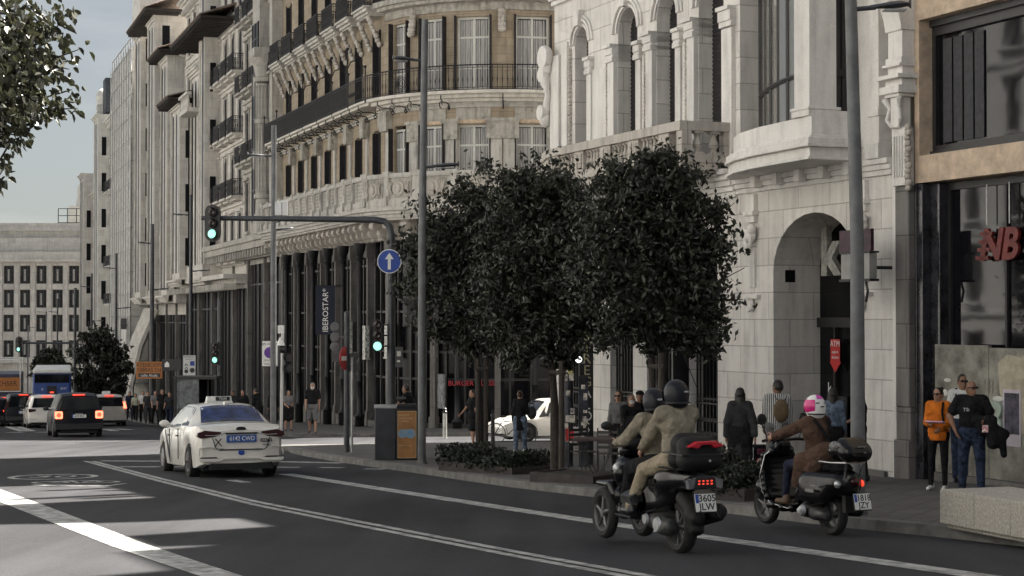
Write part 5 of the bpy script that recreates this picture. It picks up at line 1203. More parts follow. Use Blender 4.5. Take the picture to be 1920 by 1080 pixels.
# folding table with chairs behind the middle tree
b=gnd(1120,903,.13); tb=thing('folding_table','dark folding table standing on crossed legs by the kerb','table',b,rad(-10))
m=MB(); m.box(-.42,.42,-.28,.28,.72,.76); m.build('table_top',mat('table_red',(.05,.028,.028),.6,var=.2),tb,bevel=.008)
for sy in (-.22,.22):
    m=MB(); m.tube([(-.32,sy,.72),(-.1,sy,.25),(.05,sy,.02),(.2,sy,0),(.33,sy,.08),(.36,sy,.4)],.013,6); m.tube([(.32,sy,.72),(.1,sy,.25),(-.05,sy,.0)],.013,6); m.build('leg',BFR,tb)
def chair(px,py,rz,label):
    b=gnd(px,py,.13); o=thing('bistro_chair',label,'chair',b,rz,'slatted chairs on the pavement terrace')
    m=MB(); [m.box(-.2,.2,-.2+.08*k,-.14+.08*k,.44,.46) for k in range(5)]; m.build('seat',BFR,o); m=MB(); [m.box(-.2,.2,.2,.22,.55+.09*k,.60+.09*k) for k in range(4)]; m.build('backrest',BFR,o)
    for x,y,z in ((-.19,.21,.92),(.19,.21,.92),(-.19,-.19,.45),(.19,-.19,.45)): m=MB(); m.tube([(x,y*1.15,0),(x,y,z)],.012,6); m.build('leg',BFR,o)
chair(1146,897,rad(160),'slatted terrace chair right of the folding table'); chair(1095,892,rad(30),'slatted terrace chair left of the folding table')
# ================================================================ trees
def crown_tree(name,label,base_pt,trunk_h,blobs,n,size,seed,lm,group,limbs=9,trunk_r=.09,top=None):
    rn=random.Random(seed); o=thing(name,label,'tree',base_pt,0,group)
    C=[Vector(b[0])-Vector(base_pt) for b in blobs]; cc=sum(C,Vector())/len(C)
    m=MB(); tp=Vector((cc.x*.6,cc.y*.6,trunk_h)); m.tube([(0,0,-.1),(tp.x*.4,tp.y*.4,trunk_h*.5),tp],[trunk_r,trunk_r*.85,trunk_r*.7],10); m.build('trunk',BARK,o,smooth=50)
    m=MB()
    for c in C:
        mid=tp.lerp(c,.5)+Vector((rn.uniform(-.2,.2),rn.uniform(-.2,.2),.15)); m.tube([tp,mid,c],[trunk_r*.5,trunk_r*.3,trunk_r*.1],6)
        for k in range(3):
            e=c+Vector((rn.gauss(0,1),rn.gauss(0,1),rn.gauss(0,1)))*.35; m.tube([mid,mid.lerp(e,.6)+Vector((0,0,.1)),e],[trunk_r*.2,trunk_r*.1,.006],4)
    m.build('branch',BARK,o,smooth=50)
    m=MB(); tot=sum(b[1][0]*b[1][1]*b[1][2] for b in blobs)
    for b,c in zip(blobs,C):
        r=b[1]; k=int(n*r[0]*r[1]*r[2]/tot)
        # clumps of leaves near the blob's shell leave gaps between them
        cl=[]
        for i in range(max(6,k//75)):
            d=Vector((rn.gauss(0,1),rn.gauss(0,1),rn.gauss(0,1))).normalized(); q=rn.random()**.38*(1.0+.17*rn.gauss(0,1)); cl.append((c+Vector((d.x*r[0]*q,d.y*r[1]*q,d.z*r[2]*q)),rn.uniform(.08,.24)*min(r)**.5))
        def fn():
            p,s=cl[rn.randrange(len(cl))]; return p+Vector((rn.gauss(0,s),rn.gauss(0,s),rn.gauss(0,s*.8)))
        leaves(m,k,fn,size,rn)
    # stray twigs
    for i in range(30):
        b=blobs[rn.randrange(len(blobs))]; c=Vector(b[0])-Vector(base_pt); d=Vector((rn.gauss(0,1),rn.gauss(0,.6),rn.gauss(0,.7)+.1)).normalized(); s0=c+Vector((d.x*b[1][0],d.y*b[1][1],d.z*b[1][2]))*.85; L_=rn.uniform(.25,.6)
        def fn(): t=rn.random(); return s0+d*L_*t+Vector((rn.gauss(0,.03),rn.gauss(0,.03),rn.gauss(0,.03)))
        leaves(m,14,fn,size,rn)
    m.build('crown',lm,o,solid=False); return o
def bl(px,py,Y,rx,rz,ry=None): 
    k=Y/F_PX; return (tuple(at(px,py,Y)),(rx*1.06*k,(ry or rx)*k,rz*1.0*k))
G='street trees in front of the corner'
b=gnd(903,866,.13); Y=b.y
crown_tree('street_tree','dark round tree standing left in the row of three, above the long hedge planter',b,2.9,[bl(850,430,Y,75,70),bl(925,400,Y,85,75),bl(830,520,Y,75,80),bl(920,520,Y,95,85),bl(850,610,Y,60,50),bl(925,610,Y,90,60),bl(890,470,Y+.8,80,80),bl(960,460,Y,55,70),bl(790,480,Y,38,50)],27000,.072,11,LEAF,G)
b=gnd(1046,893,.13); Y=b.y
crown_tree('street_tree','dark middle tree of the row, rising above the pair of wooden stakes',b,2.6,[bl(1010,370,Y,80,60),bl(1060,400,Y,70,75),bl(990,460,Y,85,85),bl(1060,500,Y,80,85),bl(1000,570,Y,85,70),bl(1070,600,Y,70,60),bl(1020,650,Y,80,40),bl(960,540,Y+.5,70,80)],27000,.066,12,LEAF,G)
b=gnd(1232,915,.13); Y=b.y
crown_tree('street_tree','dark tree with straggling twigs standing right in the row, before the bank facade',b,2.3,[bl(1230,340,Y,85,62),bl(1170,370,Y,75,60),bl(1290,390,Y,65,60),bl(1150,450,Y,80,70),bl(1240,440,Y,90,75),bl(1310,470,Y,62,55),bl(1170,540,Y,85,70),bl(1260,540,Y,85,70),bl(1320,560,Y,55,40),bl(1190,610,Y,80,50),bl(1270,620,Y,75,48),bl(1350,430,Y,24,18),bl(1358,560,Y,20,14)],26000,.062,13,LEAF,G)
# far trees
b=gnd(196,772,.13); Y=118
crown_tree('far_tree','dark dense tree crown beyond the waiting cars, left of the roadworks board',Vector((at(190,775,Y).x,Y,gz(Y))),3,[bl(190,650,Y,40,40),bl(215,690,Y,30,40),bl(175,700,Y,28,38),bl(195,730,Y,36,28),bl(238,665,Y,10,14)],9000,.17,21,LEAF,'trees at the end of the street',trunk_r=.2)
Y=150
crown_tree('far_tree','small far dark tree behind the blue bus',Vector((at(95,770,Y).x,Y,gz(Y))),3,[bl(92,680,Y,24,22),bl(110,695,Y,20,20),bl(75,695,Y,16,18)],4500,.2,22,LEAF,'trees at the end of the street',trunk_r=.2)
Y=165
crown_tree('far_tree','slim far dark foliage at the foot of the netted building',Vector((at(258,770,Y).x,Y,gz(Y))),3,[bl(155,720,Y,18,30),bl(150,755,Y,20,15)],2500,.2,23,LEAF,'trees at the end of the street',trunk_r=.15)
# leafy branches reaching in at the top left, from a tree beside the camera
Y=12.6; rn=random.Random(77)
b=Vector((-5.6,13.2,gz(13.2)+.13))
near=thing('near_tree','near leafy tree whose branches reach into the top left corner','tree',b,0)
m=MB(); m.tube([(0,0,0),(.05,0,2.5),(.25,-.2,4.2),(.5,-.4,5.6)],[.16,.14,.1,.06],12); m.build('trunk',BARK,near,smooth=50)
def leaf_shape(m,p,u,w,d,s):
    # pointed oval leaf folded along its rib
    q=[(0,0),(.25,.30),(.6,.33),(1,.0),(.6,-.33),(.25,-.30)]; P=[p+u*(a*s)+w*(bb*s*.85)+d*(abs(bb)*s*.35-a*a*s*.18) for a,bb in q]; m.add(P,[(0,1,2,3),(0,3,4,5)])
m=MB(); tw=MB()
main=[[(-40,20),(60,30),(100,70),(120,15)],[(-40,90),(60,100),(110,60)],[(-40,130),(40,120),(100,110),(150,92)],[(-40,170),(50,150),(110,125),(130,130)],[(-40,200),(60,190),(110,175),(135,168)],[(-60,230),(50,200),(100,205),(145,203)],[(-60,210),(20,230),(70,210),(105,205)],[(-60,260),(10,250),(40,255)],[(-60,330),(0,300),(20,265),(42,255)],[(-60,390),(-10,340),(5,320)],[(-40,60),(40,60),(90,30),(112,8)]]
for br in main:
    pts=[at(x,y,Y+rn.uniform(-.2,.2))-b for x,y in br]; tw.tube(pts,[.014]+[.008]*(len(pts)-2)+[.003],5)
    for a_,c_ in zip(pts,pts[1:]):
        Ls=(c_-a_).length
        for k in range(int(Ls/.012)+1):
            p=a_.lerp(c_,rn.random())+Vector((rn.gauss(0,.05),rn.gauss(0,.12),rn.gauss(0,.05)))
            if at(0,0,1) and p.x+b.x> -3.02 and rn.random()<.8: continue
            d=Vector((rn.gauss(0,1),rn.gauss(0,1),rn.gauss(0,1))).normalized(); u=(Vector((.4,0,-.9))+Vector((rn.gauss(0,.6),rn.gauss(0,.6),rn.gauss(0,.5)))).normalized(); w=d.cross(u).normalized(); leaf_shape(m,p,u,w,u.cross(w),rn.uniform(.05,.088))
for (x,y,sx_,sy,n) in ((40,60,70,60,260),(20,150,70,70,330),(60,120,50,60,200),(30,200,50,35,150),(-10,230,30,60,60),(5,100,60,90,260),(-20,60,50,120,220)):
    for k in range(n):
        p=at(x+rn.gauss(0,sx_*.5),y+rn.gauss(0,sy*.5),Y+rn.gauss(0,.35))-b
        d=Vector((rn.gauss(0,1),rn.gauss(0,1),rn.gauss(0,1))).normalized(); u=(Vector((.3,0,-.8))+Vector((rn.gauss(0,.6),rn.gauss(0,.6),rn.gauss(0,.5)))).normalized(); w=d.cross(u).normalized(); leaf_shape(m,p,u,w,u.cross(w),rn.uniform(.05,.085))
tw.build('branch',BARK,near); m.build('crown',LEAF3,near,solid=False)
# ================================================================ implicit-surface modelling (smooth unions turned into one mesh)
def V3(p): return np.array([p[0],p[1],p[2]],float)
def sdf(prims,h,name,mt,parent,cuts=(),label=None,smooth=180):
    """prims: (a,b,ra,rb,k[,axis,factor]) tapered capsules; ra<0 marks a carve; cuts: (point,normal) keep side opposite the normal"""
    lo=np.full(3,1e9); hi=-lo
    for p in prims:
        if p[2]<0: continue
        r=max(p[2],p[3])+.03
        for q in (p[0],p[1]): lo=np.minimum(lo,V3(q)-r); hi=np.maximum(hi,V3(q)+r)
    lo-=2*h; hi+=2*h; n=np.ceil((hi-lo)/h).astype(int)+1
    F=np.full(n,1.0,dtype=np.float32); ax=[lo[i]+h*np.arange(n[i]) for i in range(3)]
    for p in prims:
        a,b=V3(p[0]),V3(p[1]); ra,rb,k=abs(p[2]),abs(p[3]),p[4]; m=max(ra,rb)+max(k,.02)*1.5+2*h
        s=[]; ok=True
        for i in range(3):
            i0=max(0,int((min(a[i],b[i])-m-lo[i])/h)); i1=min(n[i],int((max(a[i],b[i])+m-lo[i])/h)+2); s.append(slice(i0,i1)); ok&=i1>i0
        if not ok: continue
        X,Y,Z=np.meshgrid(ax[0][s[0]],ax[1][s[1]],ax[2][s[2]],indexing='ij')
        P=[X-a[0],Y-a[1],Z-a[2]]; d=b-a
        if len(p)>5:
            nv=V3(p[5]); nv/=np.linalg.norm(nv); f=p[6]-1; t=(P[0]*nv[0]+P[1]*nv[1]+P[2]*nv[2])*f; P=[P[i]+t*nv[i] for i in range(3)]; d=d+nv*float(d@nv)*f
        L2=max(float(d@d),1e-12); t=np.clip((P[0]*d[0]+P[1]*d[1]+P[2]*d[2])/L2,0,1)
        D=np.sqrt((P[0]-t*d[0])**2+(P[1]-t*d[1])**2+(P[2]-t*d[2])**2)-(ra+(rb-ra)*t)
        S=F[s[0],s[1],s[2]]
        if p[2]<0: F[s[0],s[1],s[2]]=np.maximum(S,-D)
        elif k>0:
            hh=np.clip(.5+.5*(S-D)/k,0,1); F[s[0],s[1],s[2]]=S*(1-hh)+D*hh-k*hh*(1-hh)
        else: F[s[0],s[1],s[2]]=np.minimum(S,D)
    if cuts:
        X,Y,Z=np.meshgrid(*ax,indexing='ij')
        for q,nv in cuts: F=np.maximum(F,((X-q[0])*nv[0]+(Y-q[1])*nv[1]+(Z-q[2])*nv[2]).astype(np.float32))
    ins=F<0; c=[slice(0,-1),slice(1,None)]; cnt=np.zeros(n-1,int)
    for i in (0,1):
        for j in (0,1):
            for k in (0,1): cnt+=ins[c[i],c[j],c[k]]
    act=(cnt>0)&(cnt<8); idx=-np.ones(n-1,int); A=np.argwhere(act); idx[act]=np.arange(len(A))
    if len(A)==0: return None
    acc=np.zeros((len(A),3)); w=np.zeros(len(A)); O=np.array([(i,j,k) for i in (0,1) for j in (0,1) for k in (0,1)])
    for p0 in O:
        for e in range(3):
            if p0[e]: continue
            p1=p0.copy(); p1[e]=1; f0=F[tuple((A+p0).T)]; f1=F[tuple((A+p1).T)]; cr=(f0<0)!=(f1<0); t=np.where(cr,f0/(f0-f1+1e-12),0)
            q=A+p0+0.0; q[:,e]+=t; acc[cr]+=q[cr]; w[cr]+=1
    Vs=lo+h*(acc/w[:,None]); faces=[]
    for e in range(3):
        u,v=[(1,2),(2,0),(0,1)][e]; sl=[slice(None)]*3; s1=list(sl); s0=list(sl); s0[e]=slice(0,-1); s1[e]=slice(1,None); a=ins[tuple(s0)]; b=ins[tuple(s1)]; E_=np.argwhere(a!=b)
        E_=E_[(E_[:,u]>0)&(E_[:,v]>0)&(E_[:,u]<n[u]-1)&(E_[:,v]<n[v]-1)]
        du=np.zeros(3,int); du[u]=1; dv=np.zeros(3,int); dv[v]=1
        q=np.stack([idx[tuple((E_-du-dv).T)],idx[tuple((E_-dv).T)],idx[tuple(E_.T)],idx[tuple((E_-du).T)]],1); fl=a[tuple(E_.T)]; q[~fl]=q[~fl][:,::-1]; faces.append(q)
    Q=np.concatenate(faces); me=bpy.data.meshes.new(name); me.from_pydata(Vs.tolist(),[],Q.tolist()); me.materials.append(mt)
    me.polygons.foreach_set('use_smooth',[True]*len(Q)); 
    if smooth<180: me.set_sharp_from_angle(angle=rad(smooth))
    o=bpy.data.objects.new(name,me); COL.objects.link(o); o.parent=parent
    if label: o['label']=label
    return o
# ================================================================ cars
def car(name,label,cat,loc,head,L,Wd,H,prof,paint,group='cars in the street',wheel_r=.32,rear='wagon',plate=None,lights='plain',roofsign=False,brake=True,detail=1,tl=RED,glassm=None):
    """local frame: y forward, rear bumper at y=0; prof: list of (y, z_belt, half width factor, z_roof or 0, roof half width)"""
    o=thing(name,label,cat,loc,head,group)
    W=Wd/2; ys=[p[0] for p in prof]
    def itp(y,c):
        for a,b in zip(prof,prof[1:]):
            if a[0]<=y<=b[0]:
                t=(y-a[0])/(b[0]-a[0]+1e-9); t=t*t*(3-2*t) if c in (3,) else t; return a[c]+(b[c]-a[c])*t
        return prof[-1][c] if y>ys[-1] else prof[0][c]
    wy=(L*.195,L*.795)
    st=sorted(set([round(y,3) for y in ys]+[round(L*i/44,3) for i in range(45)]+[round(w+wheel_r*1.12*math.cos(PI*k/10),3) for w in wy for k in range(11)]))
    R=[]
    for y in st:
        zb=.20 if .3<y<L-.3 else .20+.08*(1-min(y,L-y)/.3)
        arch=0
        for w in wy:
            dd=abs(y-w)
            if dd<wheel_r*1.12: arch=max(arch,math.sqrt(max(0,(wheel_r*1.12)**2-dd*dd))+wheel_r*.98)
        zs=max(zb,arch); hw=W*itp(y,2); zbelt=itp(y,1); zr=itp(y,3); rw=itp(y,4)*W
        zr=max(zr,zbelt+.01)
        half=[(hw*.80,zb if not arch else zs),(hw*.955,zs+.01),(hw*.985,zs+(zbelt-zs)*.25),(hw,zs+(zbelt-zs)*.55),(hw*.985,zs+(zbelt-zs)*.85),(hw*.955,zbelt),
              (hw*.955+(rw-hw*.955)*.45,zbelt+(zr-zbelt)*.48),(rw*1.02,zbelt+(zr-zbelt)*.86),(rw*.92,zbelt+(zr-zbelt)*.97),(rw*.55,zr+.012),(0,zr+.02)]
        ring=[(x,y,z) for x,z in half]+[(-x,y,z) for x,z in half[::-1][1:]]
        R.append(ring)
    m=MB(); m.rings(R,False,False); nh=11
    # rear and front caps with a slight bulge
    for ri,sg in ((0,-1),(-1,1)):
        ring=R[ri]; rows=[]
        for i in range(nh):
            a=ring[i]; b=ring[-1-i]; rows.append([(a[0]+(b[0]-a[0])*k/8,a[1]+sg*.05*(1-(2*k/8-1)**4)*(1 if i<8 else .5),a[2]) for k in range(9)])
        m.rings(rows,False,False)
    body=m.build('body',paint,o,smooth=32)
    # underside
    m=MB(); m.box(-W*.8,W*.8,.25,L-.25,.16,.5); 
    for w in wy: m.box(-W*.86,W*.86,w-wheel_r*1.1,w+wheel_r*1.1,.3,wheel_r*2)
    m.build('underbody',BLACK,o)
    def surf(y,v,off=.006):
        # v in 0..1 between belt(5) and roof edge(8) on the right side
        i=min(range(len(st)),key=lambda k:abs(st[k]-y)); r=R[i]; f=5+v*2.6; k=int(f); t=f-k; a,b=r[k],r[k+1]
        return (a[0]+(b[0]-a[0])*t+off,y,a[2]+(b[2]-a[2])*t)
    gl_=glassm or CARGL
    # side windows
    segs=rear['side'] if isinstance(rear,dict) else []
    m=MB()
    for (y0,y1,v0,v1,t0,t1) in segs:
        n=6
        for s in (1,-1):
            A=[];B=[]
            for i in range(n+1):
                t=i/n; a=surf(y0+(y1-y0)*t,v0); b=surf(y0+t0+(y1-t1-y0-t0)*t,v1); A.append((s*a[0],a[1],a[2])); B.append((s*b[0],b[1],b[2]))
            for i in range(n): m.quad(A[i],A[i+1],B[i+1],B[i])
    m.build('side_window',gl_,o,smooth=40,solid=False)
    # rear and front screens laid on the sloping top surface
    def screen(y0,y1,u,nm,drop=.0):
        m=MB(); n=10
        def top(y,x):
            i=0
            while i<len(st)-2 and st[i+1]<y: i+=1
            t=(y-st[i])/(st[i+1]-st[i]); ra,rb=R[i],R[i+1]
            def zz(r):
                h=[(abs(q[0]),q[2]) for q in r[5:11]]
                ax=abs(x)
                for (x0,z0),(x1,z1) in zip(h,h[1:]):
                    if x1<=ax<=x0: return z0+(z1-z0)*((x0-ax)/(x0-x1+1e-9))
                return h[0][1] if ax>h[0][0] else h[-1][1]
            return zz(ra)*(1-t)+zz(rb)*t+.012
        ny=6
        for a in range(ny):
            for i in range(n):
                q=[]
                for (aa,ii) in ((a,i),(a,i+1),(a+1,i+1),(a+1,i)):
                    y=y0+(y1-y0)*aa/ny; w=(u[0]+(u[1]-u[0])*aa/ny)*W; x=-w+2*w*ii/n; q.append((x,y-.004,top(y,x)))
                m.quad(*q)
        return m.build(nm,gl_ if nm!='rear_screen' or not isinstance(rear,dict) or 'blue' not in rear else rear['blue'],o,smooth=60,solid=False)
    if isinstance(rear,dict):
        if 'rscreen' in rear: screen(*rear['rscreen'],'rear_screen')
        screen(*rear['fscreen'],'windscreen')
        for nm,mt_,bxs in rear['parts']:
            for k,b_ in enumerate(bxs):
                m=MB()
                if isinstance(b_[0],(tuple,list)): m.prism(b_[0],b_[1],b_[2]); 
                else: m.box(*b_)
                m.build(nm,mt_,o,bevel=.006)
    # wheels
    for w in wy:
        for s in (-1,1):
            x=s*(W-.12); m=MB(); m.lathe([(wheel_r*.62,-.10),(wheel_r*.96,-.10),(wheel_r,-.07),(wheel_r,.07),(wheel_r*.96,.10),(wheel_r*.62,.10)],(x,w,wheel_r),26,'x'); wh=m.build('wheel',RUB,o,smooth=40)
            m=MB(); m.lathe([(wheel_r*.64,s*.10),(wheel_r*.60,s*.06),(wheel_r*.55,s*.05)],(x,w,wheel_r),24,'x')
            for k in range(5):
                a=2*PI*k/5+.3; 
                for da in (-.09,.09): m.tube([(x+s*.085,w+.05*math.cos(a),wheel_r+.05*math.sin(a)),(x+s*.085,w+wheel_r*.61*math.cos(a+da),wheel_r+wheel_r*.61*math.sin(a+da))],.018,5)
            m.lathe([(.001,s*.10),(.05,s*.095),(.06,s*.06)],(x,w,wheel_r),12,'x'); m.build('rim',SIL,wh,smooth=40,solid=False)
    for s in (-1,1):
        m=MB(); yy=L*.60; m.sph((s*(W+.10),yy,itp(yy,1)+.10),(.11,.06,.075),10,8); m.box(min(s*W*.93,s*(W+.05)),max(s*W*.93,s*(W+.05)),yy-.02,yy+.03,itp(yy,1)+.03,itp(yy,1)+.08); m.build('mirror',paint if rear.get('mirror',1) else BLACK,o,smooth=50)
    if plate:
        px_,pz,pw,ph,txt,pm,tm=plate; m=MB(); m.box(px_-pw/2,px_+pw/2,-.075,-.06,pz-ph/2,pz+ph/2); pl=m.build('number_plate',pm,o); text(txt,'lettering',tm,pl,ph*.85,(px_+pw*.02,-.077,pz),ext=.001,sx=.86,bold=.001)
        if pm is WHITE: m=MB(); m.box(px_-pw/2,px_-pw/2+.045,-.078,-.075,pz-ph/2,pz+ph/2); m.build('plate_band',BLUE,pl)
    return o
CARGL=glass('car_glass',(.008,.009,.012),.06,.05,.4)
PW=mat('white_car_paint',(.66,.64,.60),.25,var=.04,sc=3,coat=.6); PK=mat('dark_car_paint',(.006,.007,.011),.4,var=.1,coat=.1,spec=.15); PS=mat('silver_car_paint',(.36,.35,.33),.3,.3,var=.06,coat=.6)
TLO=mat('tail_lens_dark',(.035,.003,.004),.2,var=0); TLB=mat('tail_lens_lit',(.6,.05,.03),.3,var=0,emit=(1,.06,.03),es=.6); TLH=mat('tail_lens_hot',(.8,.3,.2),.3,var=0,emit=(1,.16,.08),es=.9)
PLB=mat('taxi_plate_blue',(.03,.09,.30),.4,var=.05); BLG=mat('painted_reflection_glass',(.018,.034,.11),.16,var=.5,sc=4,spec=.35)  # mottled blue paints a reflection into the taxi's rear glass colour
sed=[(0,.93,.86,.93,.50),(.08,1.0,.93,1.02,.60),(.25,1.03,.97,1.06,.66),(.62,1.02,.99,1.075,.70),(1.25,1.0,1.0,1.40,.64),(1.7,.99,1.0,1.455,.66),(2.4,.97,1.0,1.46,.67),(2.9,.95,1.0,1.41,.66),(3.55,.94,1.0,.98,.72),(3.9,.88,.98,.92,.7),(4.35,.76,.92,.80,.65),(4.55,.62,.82,.66,.6)]
tb_=gnd(452,896); th_=rad(21.5)
parts=[('tail_lamp',TLO,[([(-.88,.83),(-.86,.90),(-.72,.945),(-.30,.90),(-.52,.815),(-.80,.79)],-.045,.05),([(.88,.83),(.86,.90),(.72,.945),(.30,.90),(.52,.815),(.80,.79)],-.045,.05)]),
 ('tail_lamp_strip',SIL,[([(-.72,.845),(-.50,.835),(-.30,.882),(-.30,.897),(-.52,.85),(-.72,.86)],-.058,-.046),([(.72,.845),(.50,.835),(.30,.882),(.30,.897),(.52,.85),(.72,.86)],-.058,-.046)]),
 ('trim_bar',BLACK,[([(-.30,.862),(.30,.862),(.34,.895),(-.34,.895)],-.075,-.03)]),
 ('boot_seam',BLACK,[([(-.58,.80),(-.52,.60),(-.46,.555),(-.46,.570),(-.51,.61),(-.57,.80)],-.062,-.02),([(.58,.80),(.52,.60),(.46,.555),(.46,.570),(.51,.61),(.57,.80)],-.062,-.02),([(-.46,.548),(.46,.548),(.42,.572),(-.42,.572)],-.066,-.02)]),
 ('bumper',PW,[([(-.84,.36),(-.80,.33),(-.42,.33),(-.36,.37),(.36,.37),(.42,.33),(.80,.33),(.84,.36),(.84,.40),(.40,.385),(.34,.42),(-.34,.42),(-.40,.385),(-.84,.40)],-.095,-.02)]),
 ('bumper_vent',BLACK,[([(-.84,.40),(-.46,.40),(-.50,.425),(-.80,.425)],-.07,-.02),([(.84,.40),(.46,.40),(.50,.425),(.80,.425)],-.07,-.02)]),
 ('bumper_shade_strip',mat('bumper_shade_paint',(.50,.49,.47),.35,var=.05),[([(-.84,.60),(-.62,.625),(-.60,.615),(-.81,.585),(-.83,.45),(-.85,.45)],-.066,-.03),([(.84,.60),(.62,.625),(.60,.615),(.81,.585),(.83,.45),(.85,.45)],-.066,-.03)]),  # recess shade put into the colour: thin strips in darker white paint
 ('diffuser',BLACK,[(-.62,.62,-.05,.2,.17,.30)]),
 ('badge',BLACK,[([(.10*math.cos(a),.965+.045*math.sin(a)) for a in [2*PI*k/14 for k in range(14)]],-.045,.02)]),
 ('municipal_badge',BLUE,[([(-.06,.47),(0,.445),(.06,.47),(.06,.54),(-.06,.54)],-.066,-.03)])]
taxi=car('taxi_car','white taxi saloon with blue rear plate and roof sign, driving away mid-road','taxi',Vector((tb_.x,tb_.y,tb_.z)),th_,4.6,1.80,1.47,sed,PW,
 rear=dict(side=[(1.05,1.72,.06,.86,.36,.02),(1.80,2.62,.04,.88,.0,.0),(2.70,3.40,.04,.86,.0,.52)],rscreen=(.70,1.30,(.72,.60)),blue=BLG,fscreen=(2.98,3.50,(.62,.70)),parts=parts),plate=(0,.775,.60,.145,'6142 CWD',PLB,WHITE))
taxi.rotation_euler=(-math.atan(SL),0,th_)
m=MB(); m.box(-.28,.28,1.95,2.15,1.47,1.50); m.prism([(-.27,1.50),(.27,1.50),(.25,1.61),(-.25,1.61)],1.98,2.12); rs=m.build('roof_sign',WHITE,taxi,bevel=.012); m=MB(); m.box(-.08,.22,1.974,1.98,1.515,1.60); m.build('sign_window',BLACK,rs); text('TAXI','lettering',WHITE,rs,.075,(.07,1.97,1.557),ext=.002)
text('X','lettering',BLACK,taxi,.22,(-.46,-.06,.70),ext=.002); text('02361','lettering',BLACK,taxi,.10,(.50,-.06,.73),ext=.002,bold=.003); text('0 emisiones','lettering',BLACK,taxi,.045,(-.46,-.06,.585),ext=.001); text('HYBRID','lettering',BLACK,taxi,.05,(.50,-.06,.64),ext=.001)
m=MB(); m.prism([(3.15,.93),(3.22,.93),(2.72,.30),(2.60,.24),(2.60,.30)],-.915,-.905,'yz'); m.build('door_stripe',RED if 0 else BLACK,taxi,label='dark diagonal stripe on the side')
m=MB()
for y in (1.72,2.66): m.box(-.9225,-.905,y-.006,y+.006,.34,.95)
m.box(-.925,-.90,1.82,1.98,.80,.83); m.box(-.925,-.9,2.74,2.9,.80,.83); m.build('door_seam',BLACK,taxi)
m=MB(); m.sph((0,1.50,1.46),(.03,.08,.05),8,6); m.build('antenna_fin',PW,taxi)
# boxier cars: profile with steep tailgate
def boxy(L,belt,H): return [(0,belt*.98,.90,H*.62,.62),(.04,belt,.95,H*.68,.66),(.16,belt,.98,H*.93,.70),(.40,belt,1,H*.985,.74),(1.3,belt,1,H,.75),(2.4,belt*.99,1,H*.985,.74),(L-1.75,belt*.98,1,H*.95,.72),(L-1.05,belt*.96,1,belt*1.01,.75),(L-.5,belt*.88,.96,belt*.93,.7),(L-.1,belt*.72,.88,belt*.76,.6),(L,belt*.6,.8,belt*.62,.6)]
def suv(name,label,px,py,head,L,Wd,H,paint,plate,lamp,cl,third=True,low=BLACK,screenw=.70):
    b=gnd(px,py); belt=H*.60; W=Wd/2
    P=[('rear_screen',CARGL,[([(-W*.78,belt+.03),(W*.78,belt+.03),(W*.66,H*.90),(-W*.66,H*.90)],-.075,-.0)]),
       ('bumper',low,[([(-W*.93,.30),(W*.93,.30),(W*.95,.52),(-W*.95,.52)],-.10,.05)]),
       ('tailgate_handle',SIL,[(-.14,.14,-.075,-.05,belt-.14,belt-.11)])]
    if third: P.append(('brake_light',TLB,[(-.22,.22,-.03,.10,H*.945,H*.97)]))
    if lamp=='square':
        P+= [('tail_lamp',TLH,[([(s*W*.80+.14*a_,belt-.16+.14*b_) for a_,b_ in ((-1,-.8),(-.8,-1),(.8,-1),(1,-.8),(1,.8),(.8,1),(-.8,1),(-1,.8))],-.09,.0) for s in (-1,1)]),('lamp_core',TLB,[([(s*W*.80+.085*math.cos(a_),belt-.16+.085*math.sin(a_)) for a_ in [2*PI*k/12 for k in range(12)]],-.10,-.088) for s in (-1,1)])]
    elif lamp=='wide': P+=[('tail_lamp',cl,[([(s*W*.95,belt-.02),(s*W*.55,belt-.06),(s*W*.58,belt-.14),(s*W*.93,belt-.20)],-.08,.02) for s in (-1,1)])]
    else: P+=[('tail_lamp',cl,[([(s*W*.96,belt-.08),(s*W*.78,belt-.08),(s*W*.72,belt+.25),(s*W*.86,belt+.25)],-.05,.10) for s in (-1,1)])]
    c=car(name,label,'car',b,head,L,Wd,H,boxy(L,belt,H),paint,rear=dict(side=[(.35,1.15,.06,.84,.05,.0),(1.25,2.15,.05,.86,.0,.0),(2.25,L-1.3,.05,.84,.0,.42)],fscreen=(L-1.68,L-1.12,(.62,.72)),parts=P,mirror=0),plate=plate,wheel_r=.34)
    c.rotation_euler=(-math.atan(SL),0,head); return c
suv('car','dark blue boxy off-roader with square glowing tail lamps, waiting nearest among the queued cars',148,820,rad(19),4.25,1.86,1.68,PK,(0,.80,.52,.12,'6699 BNZ',WHITE,BLACK),'square',TLB)
suv('car','white hatchback partly hidden behind the dark boxy off-roader on its left',88,803,rad(19),4.3,1.80,1.60,PW,None,'wide',TLO,low=PW)
s1=suv('car','silver estate taxi partly hidden behind the dark boxy off-roader on its right',205,799,rad(18),4.5,1.82,1.62,PS,None,'tall',TLH,low=PS)
m=MB(); m.box(-.2,.2,1.7,1.9,1.64,1.78); m.build('roof_sign',WHITE,s1)
suv('car','black estate car with tall red lamps at the far left of the queue',44,800,rad(19),4.5,1.86,1.66,PK,(.02,.72,.52,.12,'4271 KHR',WHITE,BLACK),'tall',TLO)
suv('car','dark car with lit amber rear lamp partly behind the black estate at far left',8,798,rad(19),4.3,1.8,1.5,PK,None,'tall',TLH)
suv('car','dark car cut off by the left edge of the picture',-14,800,rad(19),4.3,1.8,1.45,PK,None,'wide',TLB)
